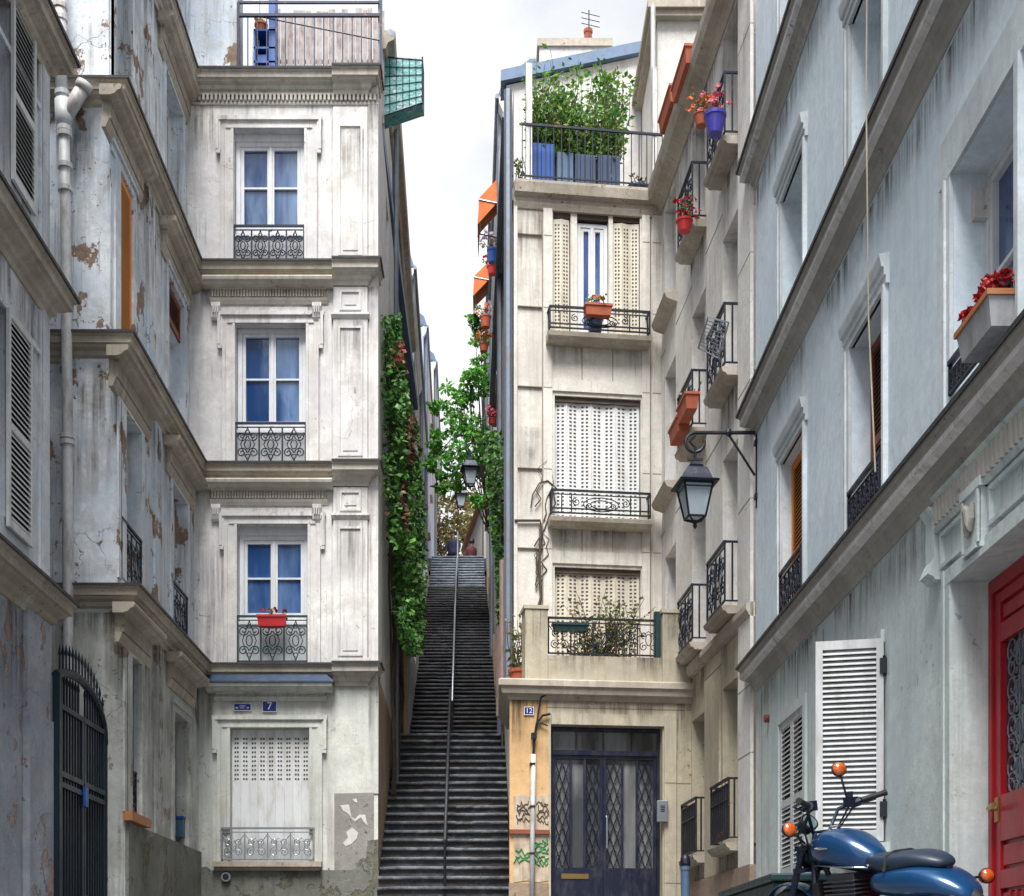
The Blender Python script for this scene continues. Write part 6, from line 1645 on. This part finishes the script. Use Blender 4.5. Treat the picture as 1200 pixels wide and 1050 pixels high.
# ================================================================== PEOPLE at the head of the stairs
def person(lab, loc, yaw, coat, lean=0.0, hgt=1.0, bag=False):
    """one continuous skinned body"""
    me = bpy.data.meshes.new('body')
    J = {'pel':(0,0,.95,.14),'sp':(0,.01,1.15,.135),'ch':(0,.0,1.36,.155),'nk':(0,.01,1.50,.06),'nk2':(0,.02,1.56,.055),'hd':(0,.03,1.63,.085),'hd2':(0,.03,1.70,.092),'tp':(0,.02,1.77,.055)}
    E = [('pel','sp'),('sp','ch'),('ch','nk'),('nk','nk2'),('nk2','hd'),('hd','hd2'),('hd2','tp')]
    for s, k in ((-1,'l'),(1,'r')):
        sw = s*.12 if k == 'l' else -s*.1
        J[k+'s'] = (s*.18,0,1.43,.07); J[k+'e'] = (s*.25,.02,1.15,.048); J[k+'w'] = (s*.24,.13,.93,.034); J[k+'p'] = (s*.235,.16,.86,.036)
        J[k+'f1'] = (s*.225,.185,.80,.012); J[k+'f2'] = (s*.24,.18,.785,.011); J[k+'f3'] = (s*.255,.17,.79,.011); J[k+'f4'] = (s*.268,.155,.81,.010); J[k+'th'] = (s*.20,.19,.85,.012)
        J[k+'h'] = (s*.09,0,.90,.105); J[k+'k'] = (s*.11,.05+.06*s,.50,.065); J[k+'a'] = (s*.11,-.02+.12*s,.09,.045); J[k+'t'] = (s*.12,.12+.12*s,.04,.038)
        E += [('ch',k+'s'),(k+'s',k+'e'),(k+'e',k+'w'),(k+'w',k+'p'),(k+'p',k+'f1'),(k+'p',k+'f2'),(k+'p',k+'f3'),(k+'p',k+'f4'),(k+'p',k+'th'),('pel',k+'h'),(k+'h',k+'k'),(k+'k',k+'a'),(k+'a',k+'t')]
    names = list(J); ix = {n_: i for i, n_ in enumerate(names)}
    me.from_pydata([J[n_][:3] for n_ in names], [(ix[a],ix[c]) for a,c in E], [])
    tmp = bpy.data.objects.new('tmp', me); COL.objects.link(tmp)
    md = tmp.modifiers.new('skin','SKIN'); md.use_smooth_shade = True
    for i, n_ in enumerate(names):
        r_ = J[n_][3]; v = me.skin_vertices[0].data[i]; v.radius = (r_*1.15 if n_ in ('ch','sp','pel') else r_, r_*.8 if n_ in ('ch','sp','pel') else r_); v.use_root = (n_ == 'pel')
    sb = tmp.modifiers.new('sub','SUBSURF'); sb.levels = 2; sb.render_levels = 2
    bpy.context.view_layer.update()
    m2 = bpy.data.meshes.new_from_object(tmp.evaluated_get(bpy.context.evaluated_depsgraph_get())); bpy.data.objects.remove(tmp)
    m2.materials.clear()
    for k in (coat, 'trous', 'skin', 'rubber'): m2.materials.append(M[k])
    for p in m2.polygons:
        c = p.center
        p.material_index = 2 if c.z > 1.52 or (abs(c.x) > .19 and c.z < .93 and c.y > .1) else (0 if c.z > .8 else (1 if c.z > .12 else 3)); p.use_smooth = True
    m2.name = 'body'
    t = thing('person', lab, 'person', loc, local=True, rot=(0,0,yaw)); t.scale = (hgt,)*3
    o = bpy.data.objects.new('body', m2); COL.objects.link(o); o.parent = t
    b = MB(); q = random.Random(4)
    b.lathe((0,.015,1.655), [(.09,0),(.106,.04),(.108,.08),(.095,.13),(.06,.165),(.01,.178)], 14); b.build('hair', M['hair'], t, smooth=True)
    b = MB()
    for s in (-1,1): b.lathe((s*.034,.112,1.67), [(.002,-.01),(.011,0),(.002,.01)], 8)
    b.lathe((0,.118,1.635), [(.014,-.015),(.012,.01),(.006,.03)], 8); b.box(-.025,.025,.105,.112,1.595,1.603); b.build('face', M['trous'], t)
    b = MB(); b.lathe((0,0,.86), [(.205,0),(.20,.15),(.19,.3),(.215,.45),(.20,.57),(.10,.65),(.075,.69)], 16, Matrix(((1,0,0),(0,.72,0),(0,0,1)))); b.build('coat', M[coat], t, smooth=True)
    return t
person('person in a dark blue coat at the head of the stairs, left of the rail', P(530,0,50.9)*0+Vector((P(531,0,50.9).x,50.9,14.64)), math.pi*.9, 'coat_dark', hgt=1.02)
person('person in a dark red coat at the head of the stairs, right of the rail', Vector((P(553,0,51.8).x,51.8,14.64)), math.pi*.1, 'coat_red', hgt=1.0)

# ================================================================== STREET THINGS
q = Vector((P(803,0,17.0).x, 17.0, zg(17.0)))
t = thing('bollard', 'blue grey street bollard with a rounded cap by the corner house', 'bollard', q)
b = MB(); b.lathe(q, [(.075,-.1),(.075,.05),(.055,.07),(.052,.56),(.06,.57),(.06,.62)], 14); b.build('post', M['zinc'], t, smooth=False)
b = MB(); b.lathe(q+Vector((0,0,.62)), [(.062,0),(.066,.03),(.06,.10),(.035,.14),(.005,.15)], 14); b.build('cap', M['iron_blue'], t, smooth=True)
t = thing('metal_bin', 'long dark green metal bin against the pale blue house, behind the motorcycle', 'bin', (2.75, 13, zg(12.2)))
b = MB(); b.box(2.48, 3.02, 11.95, 14.6, zg(14.6)+.02-.2, .80); b.build('body', M['iron_teal'], t, bevel=.02)
b = MB(); b.exu([(11.90,.802),(14.65,.802),(14.65,.85),(11.90,.88)], 0, 1) if False else b.box(2.44, 3.05, 11.9, 14.65, .802, .87); b.build('lid', M['iron_teal'], t, bevel=.015)
# ================================================================== MOTORCYCLE (own axes: x forward, y left, z up)
hd = Vector((math.cos(2.10),math.sin(2.10))); hd.normalize()
yaw = math.atan2(hd.y, hd.x)
bx, by = 2.437, 8.60
mc = thing('motorcycle', 'blue motorcycle leaning on its side stand by the red door', 'motorcycle', (bx, by, zg(by)+.005), local=True, rot=(0,0,0))
mc.rotation_mode = 'QUATERNION'
from mathutils import Quaternion
mc.rotation_quaternion = Quaternion((0,0,1), yaw) @ Quaternion((1,0,0), math.radians(-7.8)); mc.scale = (.9,.9,.9)
def loft(b, secs, k=16, cap=True):
    """secs: (x, y-centre, z-centre, half width, half height, squareness)"""
    V = []
    for x, y, z, w, h, p in secs:
        for j in range(k):
            a = 2*math.pi*j/k; c, s = math.cos(a), math.sin(a)
            V.append((x, y+w*math.copysign(abs(c)**p, c), z+h*math.copysign(abs(s)**p, s)))
    f = []
    for i in range(len(secs)-1):
        for j in range(k): f.append((i*k+j, i*k+(j+1)%k, (i+1)*k+(j+1)%k, (i+1)*k+j))
    f += [tuple(range(k))[::-1], tuple((len(secs)-1)*k+j for j in range(k))]
    b.add(V, f)
def subsurf(o, n=1):
    m = o.modifiers.new('smooth','SUBSURF'); m.levels = n; m.render_levels = n; return o
def ring(b, c, R_, r, k=28, j=8, sq=1.0):
    V = []
    for i in range(k):
        a = 2*math.pi*i/k
        for m in range(j):
            t_ = 2*math.pi*m/j; V.append((c[0]+(R_+r*math.cos(t_))*math.cos(a), c[1]+r*sq*math.sin(t_), c[2]+(R_+r*math.cos(t_))*math.sin(a)))
    b.add(V, [(i*j+m, i*j+(m+1)%j, ((i+1)%k)*j+(m+1)%j, ((i+1)%k)*j+m) for i in range(k) for m in range(j)])
YR = Matrix(((1,0,0),(0,0,1),(0,-1,0)))
for x, r in ((.78,.315),(-.70,.31)):
    b = MB(); b.lathe((x,-.06,r), [(.05,0),(.05,.12)], 14, YR)
    for i in range(10):
        a = 2*math.pi*i/10; b.box
        b.tube([(x+.05*math.cos(a),0,r+.05*math.sin(a)),(x+.22*math.cos(a+.12),0,r+.22*math.sin(a+.12))], .012, 5)
    w = b.build('wheel', M['engine'], mc)
    b = MB(); ring(b, (x,0,r), r-.065, .065, sq=.95); b.build('tyre', M['rubber'], w, smooth=True)
    b = MB(); ring(b, (x,0,r), r-.115, .022, sq=2.0); b.build('rim', M['chrome'], w, smooth=True)
b = MB(); ring(b, (.78,.07,.315), .12, .012, 20, 6); b.box(.78-.12,.78+.12,.066,.072,.30,.33); b.build('brake_disc', M['chrome'], mc)
b = MB()
for s in (-1,1): b.tube([(.78,s*.10,.315),(.68,s*.10,.55),(.50,s*.10,.93)], [.030,.028,.022], 10)
b.box(.44,.56,-.13,.13,.90,.935); b.box(.49,.60,-.13,.13,.74,.775); b.build('fork', M['bikeblack'], mc, smooth=False)
b = MB(); loft(b, [(1.02,0,.52,.03,.008,1),(.98,0,.60,.062,.012,1),(.86,0,.66,.07,.014,1),(.74,0,.668,.07,.014,1),(.62,0,.63,.065,.012,1),(.50,0,.53,.05,.01,1)], 12); subsurf(b.build('front_mudguard', M['bikeblue'], mc, smooth=True))
# frame and engine
b = MB()
b.tube([(.48,0,.90),(.30,0,.78),(-.1,0,.70),(-.45,0,.66),(-.72,0,.70)], .028, 8)
for s in (-1,1): b.tube([(.48,s*.03,.86),(.42,s*.11,.55),(.32,s*.13,.26),(-.22,s*.13,.26),(-.32,s*.12,.50),(-.35,s*.08,.66)], .022, 8); b.tube([(-.28,s*.12,.36),(-.70,s*.11,.31)], .026, 8); b.tube([(-.42,s*.14,.60),(-.66,s*.13,.36)], [.035,.03], 10)
b.build('frame', M['bikeblack'], mc)
b = MB(); b.box(-.20,.26,-.15,.15,.28,.46); b.tube([(0,.15,.37),(0,.20,.37)], .11, 16); b.tube([(-.03,-.15,.37),(-.03,-.20,.37)], .11, 16)
for i in range(7): z = .47+i*.03; b.box(-.02,.28,-.16,.16,z,z+.014)
b.box(.02,.24,-.12,.12,.46,.66); b.box(.0,.26,-.14,.14,.66,.71); e = b.build('engine', M['engine'], mc, bevel=.006)
b = MB()
for s in (-1,1): b.tube([(.26,s*.08,.56),(.36,s*.09,.45),(.34,s*.13,.27),(.1,s*.17,.22),(-.3,s*.19,.24)], .022, 9); b.tube([(-.3,s*.19,.24),(-.45,s*.2,.27),(-.95,s*.2,.33)], [.035,.05,.048], 12)
b.build('exhaust', M['chrome'], mc, smooth=True)
# tank, side panels, tail, seat
b = MB(); loft(b, [(.50,0,.875,.035,.04,.8),(.46,0,.885,.10,.085,.8),(.35,0,.90,.165,.125,.75),(.20,0,.89,.195,.15,.75),(.04,0,.85,.18,.14,.75),(-.09,0,.79,.12,.10,.8),(-.16,0,.775,.05,.04,.9)], 20)
tk = subsurf(b.build('tank', M['bikeblue'], mc, smooth=True), 2)
b = MB(); b.lathe((.26,0,1.035), [(.045,0),(.048,.012),(.04,.018),(.01,.02)], 14); b.build('filler_cap', M['chrome'], tk, smooth=False)
b = MB(); loft(b, [(.32,0,.785,.19,.012,.8),(.05,0,.755,.185,.014,.8),(-.12,0,.735,.12,.012,.8)], 16); b.build('tank_seam', M['chrome'], tk, smooth=True)
b = MB(); loft(b, [(-.02,0,.765,.06,.03,.9),(-.10,0,.775,.12,.055,.8),(-.22,0,.755,.17,.075,.75),(-.36,0,.745,.19,.08,.75),(-.46,0,.755,.185,.075,.75),(-.56,0,.755,.16,.065,.8),(-.66,0,.735,.12,.05,.85),(-.73,0,.715,.06,.025,.9)], 18)
se = subsurf(b.build('seat', M['leather'], mc, smooth=True), 2)
b = MB(); loft(b, [(-.08,0,.62,.10,.06,.85),(-.20,0,.63,.18,.10,.8),(-.38,0,.62,.22,.12,.75),(-.54,0,.62,.225,.12,.75),(-.68,0,.60,.20,.105,.8),(-.82,0,.55,.15,.08,.85),(-.92,0,.49,.08,.05,.9)], 20)
subsurf(b.build('tail_cowl', M['bikeblue'], mc, smooth=True), 2)
b = MB(); b.box(-.97,-.80,-.08,.08,.40,.415); b.add([(-.84,-.07,.5),(-.84,.07,.5),(-1.0,.07,.34),(-1.0,-.07,.34),(-.86,-.07,.5),(-.86,.07,.5),(-1.02,.07,.34),(-1.02,-.07,.34)], [(0,1,2,3),(7,6,5,4),(0,4,5,1),(1,5,6,2),(2,6,7,3),(3,7,4,0)]); b.build('rear_mudguard', M['bikeblack'], mc)
b = MB(); loft(b, [(-.90,0,.46,.05,.028,.7),(-.95,0,.45,.045,.024,.7)], 12); b.build('tail_lamp', M['terra_red'], mc, smooth=True)
# bars
hbz = 1.10
b = MB(); b.tube([(.17,.40,hbz+.14),(.22,.30,hbz+.12),(.37,.15,hbz+.07),(.41,.08,hbz-.08),(.41,-.08,hbz-.08),(.37,-.15,hbz+.07),(.22,-.30,hbz+.12),(.17,-.40,hbz+.14)], .0135, 9)
for s in (-1,1): b.tube([(.44,s*.06,.93),(.41,s*.06,hbz-.08)], .018, 8)
hb = b.build('handlebar', M['bikeblack'], mc, smooth=True)
for s in (-1,1):
    b = MB(); b.tube([(.245,s*.26,hbz+.112),(.165,s*.41,hbz+.143)], .0205, 10); b.tube([(.168,s*.405,hbz+.142),(.158,s*.425,hbz+.146)], .0235, 10); b.build('grip', M['rubber'], hb)
    b = MB(); b.tube([(.30,s*.20,hbz+.09),(.25,s*.25,hbz+.107)], .034, 9); b.box(.25,.33,s*.2-.035,s*.2+.035,hbz+.07,hbz+.14); b.tube([(.33,s*.20,hbz+.08),(.30,s*.30,hbz+.09),(.24,s*.40,hbz+.11)], .008, 6); b.build('lever_block', M['bikeblack'], hb)
    b = MB(); b.tube([(.30,s*.19,hbz+.08),(.40,s*.17,hbz-.05),(.46,s*.08,.86),(.38,s*.10,.75)], .008, 6); b.tube([(.28,s*.21,hbz+.07),(.44,s*.20,hbz-.08),(.50,s*.05,.80)], .007, 6); b.build('cable', M['rubber'], hb)
b = MB()
Mg = Matrix.Rotation(math.radians(-58), 3, 'Y')
b.lathe((.47,.06,hbz-.01), [(.03,-.075),(.058,-.06),(.066,0),(.07,.012),(.066,.02)], 20, Mg); ga = b.build('gauge', M['bikeblack'], mc, smooth=False)
b = MB(); b.lathe((.47,.06,hbz-.01), [(.056,.0201),(.056,.0225)], 20, Mg); b.build('dial', M['dial'], ga)
b = MB(); b.lathe((.47,.06,hbz-.01), [(.067,.019),(.069,.026),(.058,.026),(.0575,.021)], 20, Mg); b.build('bezel', M['chrome'], ga)
Mh = Matrix.Rotation(math.radians(90), 3, 'Y')
b = MB(); b.lathe((.54,0,.86), [(.03,-.10),(.07,-.07),(.088,0),(.09,.05),(.085,.06)], 18, Mh); hl = b.build('headlight', M['bikeblack'], mc, smooth=True)
b = MB(); b.lathe((.54,0,.86), [(.083,.058),(.07,.075),(.02,.085)], 18, Mh); b.build('lens', M['dial'], hl, smooth=True)
Mb = Matrix.Rotation(math.radians(-90), 3, 'Y')
def signal(p, stem, r=.052, yawr=0.0):
    Mx = Matrix.Rotation(yawr, 3, 'Z') @ Matrix.Rotation(math.radians(-78), 3, 'Y')
    b = MB(); b.tube([stem, p], .009, 6); b.lathe(p, [(.02,-.05),(.045,-.035),(r+.004,-.004),(r+.006,.006)], 18, Mx); o = b.build('turn_signal', M['bikeblack'], mc, smooth=True)
    b = MB(); b.lathe(p, [(r+.001,.0065),(r*.97,.014),(r*.75,.026),(r*.3,.033),(.004,.034)], 18, Mx); b.build('lens', M['amber'], o, smooth=True)
signal((.33,-.155,1.45), (.31,-.19,hbz+.12), .05, -.45)
signal((.52,.20,1.06), (.48,.10,.95), .052, -.2)
signal((-.78,-.27,.60), (-.72,-.12,.60), .048, -.35); signal((-.90,.19,.40), (-.82,.08,.45), .055, -.35)
b = MB(); b.tube([(-.08,.14,.28),(-.02,.25,.06),(.0,.29,.01)], .014, 8); b.tube([(.0,.27,.008),(.03,.33,.008)], .02, 6); b.build('side_stand', M['bikeblack'], mc)
b = MB(); 
for s in (-1,1): b.tube([(-.25,s*.14,.33),(-.25,s*.27,.34)], .016, 8)
b.build('footpeg', M['rubber'], mc)
b = MB(); b.tube([(.30,-.20,hbz+.12),(.30,-.20,hbz+.17)], .028, 10); b.tube([(.30,-.20,hbz+.17),(.30,-.20,hbz+.182)], .031, 10); b.build('brake_reservoir', M['bikeblack'], hb)
b = MB()
for s in (-1,1): b = MB(); b.tube([(.30,s*.185,.905),(.24,s*.197,.90),(.16,s*.199,.895)], [.004,.012,.004], 6); b.build('badge', M['chrome'], tk)
b = MB(); b.tube([(-.34,.205,.70),(-.335,.16,.80),(-.335,.08,.828),(-.335,-.08,.828),(-.335,-.16,.80),(-.34,-.205,.70)], .011, 6); b.build('strap', M['rubber'], se)
b = MB(); b.box(.36,.42,-.13,.13,.40,.66); b.build('radiator', M['rubber'], mc, bevel=.01)

# ================================================================== CAMERA, SKY, LIGHT
cam = bpy.data.cameras.new('camera'); co = bpy.data.objects.new('camera', cam); COL.objects.link(co)
co.location = (0,0,0); co.rotation_euler = (math.radians(90),0,0)
cam.sensor_fit = 'HORIZONTAL'; cam.sensor_width = 36; cam.lens = 36*F/1200
cam.shift_x = (600-CX)/1200; cam.shift_y = (HY-525)/1200
cam.clip_start = .05; cam.clip_end = 2000
S.camera = co
SUN_EL, SUN_AZ = math.radians(60), math.radians(188)     # azimuth from +Y, clockwise; behind the viewer's left shoulder
w = bpy.data.worlds.new('World'); S.world = w; w.use_nodes = True
nt = w.node_tree; bg = nt.nodes['Background']
sky = nt.nodes.new('ShaderNodeTexSky'); sky.sky_type = 'NISHITA'; sky.sun_disc = False; sky.sun_elevation = SUN_EL; sky.sun_rotation = SUN_AZ; sky.dust_density = 2
tc = nt.nodes.new('ShaderNodeTexCoord')
mp = nt.nodes.new('ShaderNodeMapping'); mp.inputs['Scale'].default_value = (1,1,1.6); mp.inputs['Location'].default_value = (2.1,.7,.4); nt.links.new(tc.outputs['Generated'], mp.inputs[0])
nz = nt.nodes.new('ShaderNodeTexNoise'); nz.inputs['Scale'].default_value = 3.2; nz.inputs['Detail'].default_value = 7; nz.inputs['Roughness'].default_value = .58; nt.links.new(mp.outputs[0], nz.inputs['Vector'])
rp = nt.nodes.new('ShaderNodeValToRGB'); rp.color_ramp.elements[0].position = .34; rp.color_ramp.elements[0].color = (3.3,3.4,3.6,1); rp.color_ramp.elements[1].position = .62; rp.color_ramp.elements[1].color = (5.6,5.55,5.4,1)
nt.links.new(nz.outputs['Fac'], rp.inputs[0])
mx = nt.nodes.new('ShaderNodeMix'); mx.data_type = 'RGBA'; mx.inputs['Factor'].default_value = .85
nt.links.new(sky.outputs[0], mx.inputs[6]); nt.links.new(rp.outputs[0], mx.inputs[7]); nt.links.new(mx.outputs[2], bg.inputs['Color']); bg.inputs['Strength'].default_value = .085
sd = bpy.data.lights.new('sun', 'SUN'); sd.energy = 3.0; sd.angle = math.radians(30); sd.color = (1,.975,.94)
so = bpy.data.objects.new('sun', sd); COL.objects.link(so)
dv = Vector((math.sin(SUN_AZ)*math.cos(SUN_EL), math.cos(SUN_AZ)*math.cos(SUN_EL), math.sin(SUN_EL)))
so.rotation_euler = dv.to_track_quat('Z','Y').to_euler(); so.location = dv*40
S.view_settings.view_transform = 'Standard'; S.view_settings.look = 'None'; S.view_settings.exposure = 1.45; S.view_settings.gamma = 1
S.render.engine = 'CYCLES'; S.cycles.use_denoising = True; S.cycles.max_bounces = 8; S.cycles.diffuse_bounces = 5; S.cycles.transparent_max_bounces = 8
try: S.cycles.denoiser = 'OPENIMAGEDENOISE'
except Exception: pass
